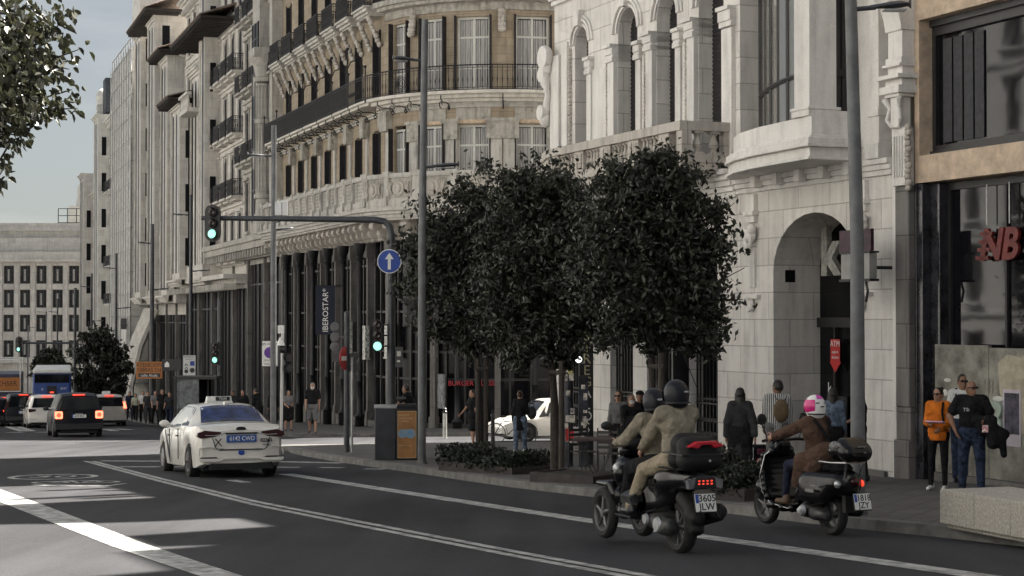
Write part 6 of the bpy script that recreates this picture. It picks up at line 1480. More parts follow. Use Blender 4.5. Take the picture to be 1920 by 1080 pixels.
# blue bus with pale roof cover, orange truck
def bigbox(name,label,cat,px,py,head,W,L,H,mt): 
    b=gnd(px,py); o=thing(name,label,cat,b,head); m=MB(); m.box(-W/2,W/2,0,L,.45,H); m.build('body',mt,o,bevel=.12)
    for y in (1.6,L-1.8):
        for s in (-1,1): m=MB(); m.lathe([(.2,-.14),(.48,-.14),(.5,0),(.48,.14),(.2,.14)],(s*(W/2-.15),y,.5),20,'x'); m.build('wheel',RUB,o,smooth=40)
    return o
BUSB=mat('bus_blue',(.03,.07,.27),.3,var=.1,coat=.3)
bus=bigbox('bus','blue city bus with white roof seen from behind, in front of the far trees','bus',97,785,rad(14),2.45,11,2.95,BUSB)
m=MB(); m.box(-1.22,1.22,-.02,10.8,2.95,3.25); m.box(-1.24,-1.0,.2,10.5,1.6,2.96) if 0 else None; m.build('roof_cover',WHITE,bus,bevel=.1)
m=MB(); m.box(-1.1,1.1,-.05,.02,2.35,2.9); m.build('rear_window',CARGL,bus); m=MB(); m.box(-.3,.3,-.06,.0,1.6,2.15); rp=m.build('rear_panel',BLACK,bus); m=MB(); m.box(-.12,.12,-.07,-.06,1.68,1.76); m.build('lamp_strip',TLB,rp); text('EMT','lettering',WHITE,bus,.22,(.75,-.06,1.95),ext=.002); text('e','lettering',WHITE,bus,.3,(-.6,-.06,1.95),ext=.002)
m=MB(); m.box(-1.235,-1.225,1,9,1.6,2.6); m.build('side_window',CARGL,bus)
m=MB(); m.tube([(-.15,-.2,.95),(.1,-.25,1.1),(.3,-.2,.95)],.04,6); m.sph((.05,-.22,1.2),(.08,.05,.1),8,6); m.build('emblem',WHITE,bus)
tr=bigbox('truck','orange and dark delivery truck with a white frame, cut off at the far left edge','truck',2,782,rad(14),2.6,8,3.0,mat('truck_dark',(.03,.03,.06),.5,var=.2))
m=MB(); m.box(-1.31,1.31,-.04,0,1.85,2.75); op=m.build('rear_board',OR,tr); text('DACHSER','lettering',mat('truck_lettering',(.04,.015,.01),.6,var=0),op,.52,(.05,-.045,2.32),ext=.002,sx=.9)
m=MB(); m.tube([(-1.3,0,4.0),(1.05,0,4.0),(1.25,0,3.9),(1.28,0,3.6),(1.28,0,1.8)],.05,6); m.tube([(-1.3,7,4.0),(1.25,7,4.0),(1.28,7,1.8)],.05,6); m.build('hoop_frame',WHITE,tr)
m=MB(); m.box(-1.31,1.31,-.06,-.02,1.76,1.82); m.build('white_strip',WHITE,tr)
# white car standing in the sunny side street, bicycle before it, dark car behind
b=gnd(1000,829,.0); wc=car('car','sunlit white car parked in the side street behind the bicycle','car',Vector((b.x-1.9,b.y-.2,b.z)),rad(-62),4.3,1.78,1.45,boxy(4.3,.86,1.45),PW,rear=dict(side=[(.35,1.15,.06,.84,.05,.0),(1.25,2.15,.05,.86,.0,.0),(2.25,3.0,.05,.84,.0,.42)],fscreen=(2.62,3.18,(.62,.72)),parts=[('tail_lamp',TLO,[([(s*.86,.72),(s*.66,.72),(s*.62,.95),(s*.8,.95)],-.05,.10) for s in (-1,1)]),('rear_screen',CARGL,[([(-.66,.90),(.66,.90),(.56,1.28),(-.56,1.28)],-.075,0)])],mirror=1))
wc.rotation_euler=(0,0,rad(112.7)); wc.location=Vector((3.35,62.3,gz(60.5)))
b=gnd(1020,822,.0); dc=car('car','dark estate car with open tailgate glass behind the white car in the side street','car',Vector((4.6,67.3,gz(64)+.12)),rad(112),4.5,1.9,1.75,boxy(4.5,1.05,1.95),PK,rear=dict(side=[(.35,1.15,.06,.84,.05,.0),(1.25,2.15,.05,.86,.0,.0),(2.25,3.2,.05,.84,.0,.42)],fscreen=(2.82,3.38,(.62,.72)),parts=[('rear_screen',CARGL,[([(-.66,1.1),(.66,1.1),(.56,1.7),(-.56,1.7)],-.075,0)])],mirror=1))
def bicycle(loc,rz,label):
    o=thing('bicycle',label,'bicycle',loc,rz); 
    for y in (0,1.05):
        m=MB(); m.lathe([(.335,-.016),(.35,0),(.335,.016),(.32,0),(.335,-.016)],(0,y,.35),28,'x'); 
        for k in range(12): a=2*PI*k/12; m.tube([(0,y,.35),(0,y+.33*math.cos(a),.35+.33*math.sin(a))],.004,3,False)
        m.build('wheel',BLACK,o)
    m=MB(); m.tube([(0,0,.35),(0,.42,.32),(0,.28,.82),(0,0,.35)],.018,6); m.tube([(0,.42,.32),(0,.86,.76),(0,.3,.74)],.018,6); m.tube([(0,1.05,.35),(0,.84,.92)],.018,6); m.build('frame',BLACK,o); m=MB(); m.tube([(-.28,.78,1.0),(-.1,.86,.98),(.1,.86,.98),(.28,.78,1.0)],.014,6); m.build('handlebar',BLACK,o); m=MB(); m.sph((0,.24,.90),(.07,.13,.035),10,6); m.build('saddle',BLACK,o)
bicycle(gnd(928,835,.0)+Vector((0,.3,0)),rad(-82),'black bicycle standing before the sunlit white car')
# ================================================================ people
SKIN=mat('skin_light',(.36,.20,.135),.55,var=.08,sc=6); SKIN2=mat('skin_tanned',(.24,.125,.08),.55,var=.08,sc=6)
HAIRM=mat('dark_hair',(.012,.009,.008),.45,var=.4,sc=30,stretch=(6,6,1)); HAIRB=mat('brown_hair',(.07,.042,.024),.5,var=.4,sc=30,stretch=(6,6,1)); HAIRG=mat('grey_hair',(.25,.24,.22),.6,var=.2)
SG=mat('sunglasses_black',(.006,.006,.008),.12,var=0)
def cloth(n,c,v=.18,sc=9):
    m=mat('cloth_'+n,c,.92,var=v,sc=sc,bump=1,bsc=7,spec=.2)
    for nd in m.node_tree.nodes:
        if nd.type=='BUMP': nd.inputs['Distance'].default_value=.09
    return m
TAN=cloth('tan',(.24,.215,.165)); KHA=cloth('khaki',(.30,.255,.185)); BLK=cloth('black',(.012,.012,.014)); NAV=cloth('navy',(.02,.024,.045)); GRY=cloth('grey',(.16,.16,.165)); WHT=cloth('white',(.62,.62,.61),.08)
ORA=cloth('orange',(.62,.17,.02)); DEN=cloth('denim',(.028,.040,.075),.45,14); BRN=cloth('brown',(.085,.050,.036)); LDEN=cloth('pale_denim',(.14,.18,.25),.4,14); GRN=cloth('pale_green',(.40,.42,.33)); RDC=cloth('red',(.3,.03,.03)); CHA=cloth('charcoal',(.035,.035,.038))
def stripes():
    m=mat('cloth_striped',(.5,.5,.5),.9,var=0); N=m.node_tree.nodes; K=m.node_tree.links.new; t=N.new('ShaderNodeTexCoord'); w=N.new('ShaderNodeTexWave'); w.wave_type='BANDS'; w.bands_direction='X'; w.inputs['Scale'].default_value=9; w.inputs['Distortion'].default_value=.6; r=N.new('ShaderNodeValToRGB'); r.color_ramp.interpolation='CONSTANT'; r.color_ramp.elements[0].color=(.03,.03,.045,1); r.color_ramp.elements[1].color=(.6,.6,.58,1); r.color_ramp.elements[1].position=.42; K(t.outputs['Object'],w.inputs['Vector']); K(w.outputs['Fac'],r.inputs[0]); K(r.outputs[0],N['Principled BSDF'].inputs['Base Color']); return m
STR=stripes()
def ik(a,b,l1,l2,hint):
    a,b=Vector(a),Vector(b); d=b-a; L_=min(d.length,(l1+l2)*.999); u=d.normalized(); x=(l1*l1-l2*l2+L_*L_)/(2*L_); h=math.sqrt(max(l1*l1-x*x,0)); hv=Vector(hint)-u*Vector(hint).dot(u); hv.normalize(); return a+u*x+hv*h,a+u*L_
def person(label,loc,head,H=1.72,pose=None,top=(BLK,'short'),legs=(DEN,'long'),hair=(HAIRM,'short'),skin=SKIN,shoes=BLACK,q='mid',group=None,coat=None,glasses=False,mask=False,bulk=1.0,hat=None,extra=None,female=False):
    p=dict(lean=0,thL=4,thR=-4,knL=3,knR=3,arL=-5,arR=5,abL=8,abR=8,elL=12,elR=12,yaw=0,nod=0,hip=None,splay=2); p.update(pose or {})
    h={'near':.0125,'mid':.021,'far':.032}[q]; S=H/1.75
    o=thing('person',label,'person',loc,head,group)
    th,sh,ua,fa=.43*S,.42*S,.29*S,.25*S
    def leg(s,t,k,tgt):
        t,k=rad(t),rad(k); hp=Vector((s*.09*S,0,0)); sp=math.sin(rad(p['splay']))*s
        kn=hp+Vector((sp,math.sin(t),-math.cos(t)))*th; an=kn+Vector((sp*.3,math.sin(t-k),-math.cos(t-k)))*sh; return hp,kn,an
    LG={s:leg(s,p['th'+c],p['kn'+c],None) for s,c in ((-1,'L'),(1,'R'))}
    hz=-min(LG[-1][2].z,LG[1][2].z)+.085*S if p['hip'] is None else p['hip'][1]
    B=Vector((0,0 if p['hip'] is None else p['hip'][0],hz)); LG={s:[B+v for v in LG[s]] for s in LG}
    for s,c in ((-1,'L'),(1,'R')):
        if 'foot'+c in p: hp=LG[s][0]; kn,an=ik(hp,p['foot'+c],th,sh,p.get('khint',(s*.25,.6,.8))); LG[s]=[hp,kn,an]
    ln=rad(p['lean']); up=Vector((0,math.sin(ln),math.cos(ln))); fw=Vector((0,math.cos(ln),-math.sin(ln)))
    waist=B+up*.16*S; chest=B+up*.36*S; neck=B+up*.53*S; shz=B+up*.475*S
    sw=(.135 if female else .158)*S*(bulk*.6+.4)
    AR={}
    for s,c in ((-1,'L'),(1,'R')):
        shd=shz+Vector((s*sw,0,0))
        if 'hand'+c in p: el,wr=ik(shd,p['hand'+c],ua,fa,p.get('ehint'+c,(s*.7,-.6,-.7)))
        else:
            a,ab,e=rad(p['ar'+c]),rad(p['ab'+c]),rad(p['el'+c]); el=shd+Vector((s*math.sin(ab),math.sin(a)*math.cos(ab),-math.cos(a)*math.cos(ab)))*ua; wr=el+Vector((s*math.sin(ab)*.3-s*p.get('inw',0),math.sin(a+e),-math.cos(a+e))).normalized()*fa
        AR[s]=(shd,el,wr)
    yw=rad(p['yaw']); hc=neck+Vector((0,.02,.125*S)); hf=Vector((math.sin(-yw),math.cos(yw),-math.sin(rad(p['nod'])))).normalized(); hr=Vector((hf.y,-hf.x,0)).normalized(); hu=hr.cross(hf)
    W=lambda r,f,u: hc+hr*r*S+hf*f*S+hu*u*S
    b=bulk
    X=Vector((1,0,0))
    torso=lambda e=0:[(B-X*.06*S,B+X*.06*S,(.105*b+e)*S,(.105*b+e)*S,.05,fw,1.12),(waist-X*.05*S,waist+X*.05*S,((.088 if female else .10)*b+e)*S,((.088 if female else .10)*b+e)*S,.07,fw,1.15 if b<1.1 else .9),(waist,chest,(.10*b+e)*S,(.115*b+e)*S,.06),(chest-X*.06*S,chest+X*.06*S,(.105*b+e)*S,(.105*b+e)*S,.06,fw,1.1),(shz-X*(sw-.06),shz+X*(sw-.06),(.062*b+e)*S,(.062*b+e)*S,.05)]+[(neck-up*.035*S,shz+X*s*(sw-.005)+up*.0,.050*S,(.055*b+e)*S,.04) for s in (-1,1)]
    pr=torso()
    pr+=[(neck-up*.05*S,neck+up*.07*S,.055*S,.052*S,.03),(W(0,-.015,-.01),W(0,.0,.045),.082*S,.078*S,.03,hr,1.13),(W(0,.02,-.055),W(0,.03,-.07),.055*S,.045*S,.03,hr,1.1),(W(0,.075,.01),W(0,.098,-.018),.010*S,.015*S,.015),(W(0,.078,-.05),W(0,.08,-.055),.018*S,.02*S,.015),(W(-.03,.07,.028),W(.03,.07,.028),.012*S,.012*S,.015)]
    for s in (-1,1): pr.append((W(s*.078,-.01,.012),W(s*.083,-.012,-.02),.016*S,.012*S,.006))
    hn=[]
    for s in (-1,1):
        shd,el,wr=AR[s]; pr+=[(shd,el,.050*S*b,.040*S*b,.03),(el,wr,.040*S*b,.026*S,.02)]
        fd=(wr-el).normalized(); sd=Vector((0,1,0)) if abs(fd.y)<.8 else Vector((0,0,1)); sd=(sd-fd*sd.dot(fd)).normalized(); pn=fd.cross(sd)
        if q=='far': pr.append((wr,wr+fd*.10*S,.03*S,.03*S,.02))
        else:
            pr.append((wr+fd*.02,wr+fd*.075*S,.030*S,.034*S,.015,pn,1.5))
            gr=p.get('grip',0); cd=(fd*math.cos(gr)+pn*(-s)*math.sin(gr))
            for i,(of,ln_) in enumerate(((-.030,.062),(-.010,.075),(.010,.070),(.029,.055))):
                k0=wr+fd*.085*S+sd*of*S; k1=k0+(fd*.8-pn*s*.25).normalized()*ln_*.5*S; k2=k1+(cd-pn*s*.5).normalized()*ln_*.55*S; pr+=[(k0,k1,.0105,.0095,.004),(k1,k2,.0095,.0085,.004)]
            k0=wr+fd*.035*S+sd*.03*S; pr+=[(k0,k0+(sd*.8+fd*.6)*.045*S,.012,.010,.006),(k0+(sd*.8+fd*.6)*.045*S,k0+(sd*.55+fd*1.0)*.07*S,.010,.009,.004)]
        hp,kn,an=LG[s]; pr+=[(hp,kn,.085*S*b**.5,.056*S,.04),(kn,an,.055*S,.036*S,.02),(an+Vector((0,-.03,-.04))*S,an+Vector((s*.01,.13,-.055))*S,.036*S,.028*S,.02)]
    sdf(pr,h,'body',skin,o)
    # trousers, shorts or skirt
    lm,lk=legs; e=.016; P=[(B-X*.06*S,B+X*.06*S,(.112*b+e)*S,(.112*b+e)*S,.05,fw,1.1),(B,waist,(.108*b+e)*S,(.105*b+e)*S,.05,fw,1.12)]
    cuts=[(waist-up*.02*S,up)]
    for s in (-1,1):
        hp,kn,an=LG[s]
        if lk=='long': P+=[(hp,kn,(.094*b**.5+e)*S,(.062+e)*S,.04),(kn,an+Vector((0,0,.0)),(.060+e)*S,(.043+e)*S,.02)]
        elif lk=='tight': P+=[(hp,kn,(.088)*S,.062*S,.04),(kn,an,.060*S,.042*S,.02)]
        elif lk=='shorts': P+=[(hp,kn+(kn-hp)*.0,(.10+e)*S,(.075+e)*S,.04)]
        elif lk=='skirt': P+=[(hp,hp+(kn-hp)*.9,(.10+e)*S,(.10+e)*S,.14)]
    if lk in('long','tight'): cuts.append((Vector((0,0,min(LG[1][2].z,LG[-1][2].z)-.045*S)),Vector((0,0,-1))))
    sdf(P,h,'trousers' if lk in('long','tight') else lk if lk=='shorts' else 'skirt',lm,o,cuts)
    # shoes
    for s in (-1,1):
        an=LG[s][2]; m_=sdf([(an+Vector((0,-.045,-.045))*S,an+Vector((s*.012,.15,-.055))*S,.043*S,.034*S,.02),(an+Vector((0,-.03,.0))*S,an+Vector((0,-.02,-.04))*S,.048*S,.045*S,.02)],min(h,.02),'shoe',shoes,o,[(an+Vector((0,0,-.088*S)),(0,0,-1))])
    # top
    tm,tk=top[:2]; hem=top[2] if len(top)>2 else .02; e=.018 if tk!='coat' else .026
    P=torso(e); P.append((neck-up*.07*S,neck-up*.01*S,.075*S,.066*S,.03)); cuts=[(neck+up*(.045 if b>1.1 else .03)*S,(up*.95+fw*.3).normalized())]
    if hem<-.05: P.append((B,B+Vector((0,B.y*0,hem)) ,(.115*b+e)*S,(.15 if tk=='coat' else .13)*S,.06,fw,1.1))
    if p['hip'] is None: cuts.append((B+Vector((0,0,hem)),Vector((0,0,-1))))
    else: cuts.append((B+Vector((0,0,min(hem,-.02))),Vector((0,0,-1)))) if tk!='coat' else cuts.append((B+Vector((0,0,hem-.05)),Vector((0,0,-1))))
    for s in (-1,1):
        shd,el,wr=AR[s]
        if tk=='short': m_=shd.lerp(el,.62); P+=[(shd,m_,(.058*b+e*.7)*S,(.056*b+e)*S,.03)]
        elif tk=='sleeveless': pass
        else: P+=[(shd,el,(.056*b+e)*S,(.046*b+e)*S,.03),(el,el.lerp(wr,.93),(.046*b+e)*S,(.034+e)*S,.015)]
    P=[x for x in P]
    sdf(P,h,{'coat':'coat','short':'shirt','sleeveless':'top'}.get(tk,'jacket'),tm,o,cuts)
    # hair, helmets, hats
    hm,hk=hair
    if hk in('short','long','bun','pony','medium','crop'):
        P=[(W(0,-.028,.012),W(0,-.018,.052),.088*S,.084*S,.02,hr,1.08)]
        c2=[(W(0,.052,.035),(hf*1.0-hu*.75).normalized()),(W(0,-.02,-.06),-hu)]
        if hk in('long','medium'):
            L_=.34 if hk=='long' else .16; P2=[(W(0,-.04,.0),W(0,-.075,-L_),.078*S,.062*S,.03,hf,1.3)]; 
            for s in (-1,1): P2.append((W(s*.065,-.01,.02),W(s*.075,-.02,-L_*.75),.030*S,.022*S,.03))
            sdf(P2,h,'hair',hm,o)
        if hk=='bun': P.append((W(0,-.10,.09),W(0,-.11,.10),.04*S,.04*S,.01))
        if hk=='pony': P+=[(W(0,-.10,.03),W(0,-.16,-.02),.03*S,.035*S,.01),(W(0,-.16,-.02),W(0,-.15,-.18),.035*S,.015*S,.01)]
        sdf(P,min(h,.02),'hair',hm,o,c2)
    if hk=='helmet':
        P=[(W(0,-.015,.02),W(0,-.01,.035),.138*S,.134*S,.02,hr,1.06),(W(0,-.03,-.04),W(0,-.02,-.05),.118*S,.112*S,.02)]
        sdf(P,min(h,.014),'helmet',hm,o,[(W(0,.07,-.02),(hf*1.0-hu*.45).normalized()),(W(0,-.0,-.115),(-hu+hf*.15).normalized())])
        m=MB(); m.M=Matrix.Translation(W(0,-.03,-.05)); m.tube([hr*-.125*S*math.cos(a)*1+hf*(-.125*S)*math.sin(a)+hu*(-.02) for a in [PI*k/10 for k in range(11)]],.010,5); m.build('helmet_trim',BLACK,o)
        m=MB(); 
        n=8
        for i in range(n): 
            a0,a1=-1.1+2.2*i/n,-1.1+2.2*(i+1)/n; f_=lambda a,u: W(.142*math.sin(a),.142*math.cos(a)-.012,u)
            m.quad(f_(a0,-.05),f_(a1,-.05),f_(a1,.045),f_(a0,.045))
        m.build('visor',SG,o,solid=False)
    if hat: m=MB(); m.M=Matrix.Translation(W(0,-.01,.07)); m.sph((0,0,0),(.092*S,.10*S,.06*S),14,8); m.box(-.07*S,.07*S,.05*S,.16*S,-.005,.01); m.build('cap',hat,o,smooth=50)
    if glasses:
        m=MB()
        for s in (-1,1): m.sph(W(s*.033,.083,.022),(.028*S,.014*S,.020*S),10,6); m.tube([W(s*.06,.075,.026),W(s*.085,.0,.022)],.005,4)
        m.tube([W(-.03,.09,.028),W(.03,.09,.028)],.005,4); m.build('sunglasses',SG,o,smooth=60)
    elif q!='far' and hk!='helmet':
        m=MB(); [m.sph(W(s*.031,.074,.018),(.011*S,.007*S,.007*S),8,5) for s in (-1,1)]; m.build('eyes',SG,o)
    if q=='near' and hk!='helmet': m=MB(); m.sph(W(0,.083,-.046),(.024*S,.008*S,.007*S),8,5); m.build('mouth',mat('lips',(.25,.08,.07),.5,var=0),o)
    if mask: m=MB(); m.sph(W(0,.055,-.04),(.058*S,.05*S,.05*S),12,8); m.build('face_mask',WHT,o,smooth=60)
    info=dict(W=W,AR=AR,LG=LG,B=B,waist=waist,chest=chest,neck=neck,shz=shz,S=S,up=up,fw=fw,hr=hr,hf=hf)
    return o,info
WALK=dict(thL=24,knL=6,thR=-14,knR=22,arL=-18,arR=22,elL=14,elR=26); WALK2=dict(thL=-12,knL=20,thR=22,knR=6,arL=22,arR=-16,elL=22,elR=10)
def P(px,py): return gnd(px,py,.13)
def scale_to(px,ytop,py): b=P(px,py); return (at(px,ytop,b.y).z-b.z)/1.03
# --- right-hand group
o,i=person('woman in orange hooded jacket, black leggings and sunglasses, holding a pink folder',P(1760,918),rad(152),1.66,dict(thL=2,thR=8,knR=6,elL=62,arL=6,elR=78,arR=12,inw=.4,yaw=-18,abL=10,abR=6),top=(ORA,'coat',-.10),legs=(BLK,'tight'),hair=(HAIRM,'bun'),glasses=True,q='near',shoes=WHITE,female=True)
m=MB(); w=i['AR'][1][2]; m.M=Matrix.Translation(w+Vector((-.12,.10,.02)))@Matrix.Rotation(rad(10),4,'X'); m.box(-.16,.12,-.02,.16,-.01,.01); fo=m.build('folder',mat('pink_folder',(.6,.35,.45),.6,var=.05),None); fo.location=o.location; fo.rotation_euler=o.rotation_euler; tag(fo,'pink folder held by the woman in orange','folder')
m=MB(); s=i['shz']; m.tube([s+Vector((-.10,.10,.05)),i['chest']+Vector((-.10,.15,0)),i['waist']+Vector((-.12,.12,0))],.018,6); m.tube([s+Vector((-.10,.10,.05)),s+Vector((-.10,-.08,.04)),i['chest']+Vector((-.10,-.17,0))],.018,6); m.build('bag_strap',BLK,o)
m=MB(); m.sph(i['B']+Vector((0,0,-.06)),(.165,.13,.05),14,6); m.build('hem_band',mat('magenta_band',(.5,.06,.25),.7,var=.1),o,smooth=60)
pn=P(1822,922)
o,i=person('heavy bald man in black polo shirt, jeans and sunglasses, jacket over his arm',pn,rad(168),1.77,dict(thL=5,thR=-3,arR=-2,elR=28,abR=30,arL=2,elL=80,abL=24,inw=.5,yaw=40,splay=5),top=(BLK,'short',-.04),legs=(DEN,'long'),hair=(HAIRM,'none'),skin=SKIN2,glasses=True,q='near',bulk=1.24)
m=MB(); c=i['AR'][-1][2]; 
jk=thing('held_jacket','black jacket hanging over the forearm of the man in the black polo','jacket',pn,rad(168))
sdf([(c+Vector((-.10,.05,.02)),c+Vector((.16,.03,.0)),.06,.07,.05),(c+Vector((-.05,.03,0)),c+Vector((-.10,.02,-.34)),.08,.10,.06),(c+Vector((-.05,.03,-.1)),c+Vector((-.28,.02,-.20)),.09,.07,.06),(c+Vector((-.22,.02,-.2)),c+Vector((-.26,.0,-.52)),.07,.05,.05),(c+Vector((.1,.03,0)),c+Vector((.06,.03,-.18)),.07,.06,.05)],.014,'cloth',BLK,jk)
m=MB(); q_=c+Vector((.02,.12,-.12)); m.box(q_.x-.04,q_.x+.05,q_.y,q_.y+.012,q_.z-.05,q_.z+.06); m.build('patch',mat('patch_mixed',(.5,.45,.45),.6,var=.9,sc=30,col2=(.4,.03,.04)),jk)
t=text('TSi','lettering',WHITE,o,.075,tuple(i['chest']+Vector((.085,.178,-.02))),(PI/2,0,PI),ext=.003)
m=MB(); 
for s in (-1,1): m.tube([i['neck']+Vector((s*.06,.02,.0)),i['neck']+Vector((s*.075,.09,-.03)),i['neck']+Vector((s*.02,.12,-.09))],.018,6)
m.build('collar',BLK,o)
o,i=person('man in white tee shirt with backpack straps and sunglasses behind the polo man',P(1806,905)+Vector((0,.0,0)),rad(165),1.90,dict(yaw=20),top=(WHT,'short'),legs=(DEN,'long'),hair=(HAIRM,'short'),skin=SKIN2,glasses=True,q='mid')
m=MB(); 
for s in (-1,1): m.tube([i['shz']+Vector((s*.11,.02,.09)),i['chest']+Vector((s*.11,.15,0)),i['waist']+Vector((s*.13,.10,0))],.022,6)
m.build('backpack_strap',BLK,o); m=MB(); m.sph(i['chest']+Vector((0,-.2,-.02)),(.15,.10,.22),12,8); m.build('backpack',BLK,o,smooth=60)
# --- people near the arch
W_=P(1388,914)
o,i=person('woman with long dark hair and dark coat dress walking away with a suitcase',W_,rad(-8),1.66,dict(thL=4,thR=-6,arR=-18,abR=18,elR=4,arL=-5,abL=16),top=(CHA,'coat',-.36),legs=(BLK,'skirt'),hair=(HAIRM,'long'),skin=SKIN2,q='near',female=True)
sc_=thing('suitcase','black trolley suitcase with a dark red front pocket, pulled beside the woman','suitcase',P(1430,905)+Vector((0,-.1,0)),rad(6))
m=MB(); m.box(-.22,.22,-.12,.14,.08,.66); m.build('shell',BLK,sc_,bevel=.04); m=MB(); m.box(-.15,.15,-.155,-.12,.14,.44); m.build('pocket',RDC,sc_,bevel=.05); m=MB(); m.box(-.14,.14,-.15,-.12,.50,.60); m.build('pocket',mat('maroon_pocket',(.10,.012,.03),.6,var=.1),sc_,bevel=.03)
m=MB(); 
for x in (-.12,.12): m.tube([(x,.1,.6),(x,.08,1.02)],.012,6)
m.tube([(-.12,.08,1.02),(.12,.08,1.02)],.016,6); m.build('handle',BLACK,sc_)
m=MB(); m.tube([(-.21,-.13,.62),(-.22,-.135,.1),(.22,-.135,.1),(.21,-.13,.62)],.01,5); m.tube([(-.16,-.16,.14),(-.16,-.16,.36),(-.1,-.16,.44),(.1,-.16,.44),(.16,-.16,.36),(.16,-.16,.14)],.007,4); m.build('piping',SIL,sc_)
for x in (-.18,.18): m=MB(); m.lathe([(.04,-.02),(.045,0),(.04,.02)],(x,-.05,.045),12,'x'); m.build('wheel',RUB,sc_)
o,i=person('man in a black and white striped shirt with a brown drawstring backpack',P(1458,908),rad(-5),1.80,dict(yaw=40,arL=5,elL=35,thL=6,thR=-8),top=(STR,'long',-.10),legs=(GRY,'long'),hair=(HAIRM,'short'),skin=SKIN2,q='near')
m=MB(); m.sph(i['chest']+Vector((.05,-.19,-.08)),(.13,.09,.20),14,10); m.build('backpack',mat('backpack_brown',(.13,.09,.045),.8,var=.3),o,smooth=60); m=MB()
for s in (-1,1): m.tube([i['shz']+Vector((.05+s*.10,-.10,.05)),i['chest']+Vector((.05+s*.06,-.23,.1))],.008,4)
m.build('backpack_strap',BLK,o)
person('woman with long black hair and pale denim jacket behind the pink helmet rider',P(1562,905),rad(-10),1.66,dict(arL=5),top=(LDEN,'long',-.02),legs=(BLK,'long'),hair=(HAIRM,'long'),q='mid',female=True)
person('person in black tee shirt half hidden behind the thick lamp post',P(1612,903),rad(70),1.72,dict(arR=15,elR=45),top=(BLK,'short'),legs=(BLK,'long'),hair=(HAIRM,'medium'),q='mid')
# --- terrace group left of the riders
person('woman in sunglasses and pale blouse standing among the terrace group',P(1160,884),rad(160),1.62,dict(arL=10,elL=60),top=(GRY,'long'),legs=(BLK,'long'),hair=(HAIRM,'long'),glasses=True,q='mid',female=True,group=None)
person('person with white mask bending over the terrace table',P(1180,888),rad(190),1.58,dict(lean=18,arR=35,elR=30),top=(BLK,'long'),legs=(BLK,'long'),hair=(HAIRB,'medium'),mask=True,q='mid')
person('man in black printed tee shirt and cap facing the terrace',P(1200,886),rad(175),1.62,dict(arR=15,elR=55,arL=15,elL=50,inw=.3),top=(BLK,'short'),legs=(BLK,'long'),hair=(HAIRM,'short'),hat=BLK,skin=SKIN2,q='mid')
# --- between the trees
o,i=person('woman in black coat and jeans with a shoulder bag, seen from behind',P(975,850),rad(-15),1.64,dict(thL=-3,thR=8,arR=5,elR=70,abR=14),top=(BLK,'long',-.28),legs=(LDEN,'long'),hair=(HAIRB,'bun'),shoes=WHITE,q='mid',female=True)
bg_=thing('handbag','dark round handbag on the arm of the woman in jeans','handbag',o.location,o.rotation_euler.z); m=MB(); m.sph(i['AR'][1][1]+Vector((.10,.05,-.02)),(.13,.08,.17),12,8); m.build('bag',CHA,bg_,smooth=60)
m=MB(); c=i['AR'][1][1]+Vector((.10,.05,.12)); m.tube([c+Vector((-.07,0,0)),c+Vector((-.04,0,.10)),c+Vector((.04,0,.10)),c+Vector((.07,0,0))],.01,5); m.build('strap',BLK,bg_)
person('person in black dress half hidden by the left tree stakes',P(886,836),rad(120),1.68,dict(arR=25,elR=20),top=(BLK,'short',-.3),legs=(BLK,'skirt'),hair=(HAIRM,'short'),q='mid',female=True)
person('waiter in black leaning over beside the advertising cabinet',P(766,852)+Vector((0,3.0,0)),rad(75),1.75,dict(lean=28,arR=35,elR=25,arL=40,elL=20),top=(BLK,'short'),legs=(BLK,'long'),hair=(HAIRM,'crop'),q='mid',skin=SKIN2)
person('grey-haired man in black tee shirt, shorts and white mask walking towards us',P(586,813),rad(183),1.98,dict(thL=10,thR=-8,knR=12,elL=20,elR=20),top=(BLK,'short'),legs=(GRY,'shorts'),hair=(HAIRG,'short'),mask=True,q='mid',bulk=1.15)
person('woman carrying a pale bag behind the slim white post',P(541,808),rad(200),1.70,dict(elL=80,elR=60,inw=.4),top=(GRY,'short'),legs=(BLK,'skirt'),hair=(HAIRM,'medium'),q='far',female=True)
o,_=person('dark-clad person bent forward right behind the taxi roof',P(486,806),rad(60),1.82,dict(lean=20,arR=30),top=(BLK,'long'),legs=(BLK,'long'),hair=(HAIRM,'short'),q='far')
person('person in black with a pale scarf above the taxi roof sign',P(455,805),rad(170),1.78,WALK,top=(BLK,'long'),legs=(BLK,'long'),hair=(HAIRM,'medium'),q='far',group=None)
person('person in grey jacket farther left above the taxi roof',P(436,802),rad(150),1.75,WALK2,top=(CHA,'long'),legs=(BLK,'long'),hair=(HAIRB,'short'),q='far')
person('person in dark jumper with a red bag between the taxi and the slim post',P(512,803),rad(190),1.75,WALK,top=(BLK,'long'),legs=(BLK,'long'),hair=(HAIRM,'short'),q='far')
# --- far pavement, left of the bus shelter
for px,py,tp,lg,hr_,ps,hh,lab in ((254,790,GRN,BLK,'short',WALK,1.6,'child-sized person in pale green top by the roadworks pole'),(268,792,WHT,BLK,'short',WALK2,1.75,'person in white tee shirt left of the roadworks pole'),(291,797,GRY,BLK,'long',WALK,1.75,'person in light grey top right of the roadworks pole'),(304,799,BLK,BLK,'short',WALK2,1.82,'tall person all in black on the far pavement'),(318,801,CHA,NAV,'medium',WALK,1.70,'person in dark grey jacket nearest the bus shelter'),(243,789,NAV,NAV,'short',WALK,1.72,'person in navy at the left end of the pavement crowd'),(277,795,CHA,CHA,'short',WALK2,1.7,'dark-clad person just behind the roadworks pole')):
    person(lab,P(px,py),rad(175+(px*7)%30),hh,ps,top=(tp,'short'),legs=(lg,'long'),hair=(HAIRM,hr_),q='far',group='pedestrians on the far pavement')
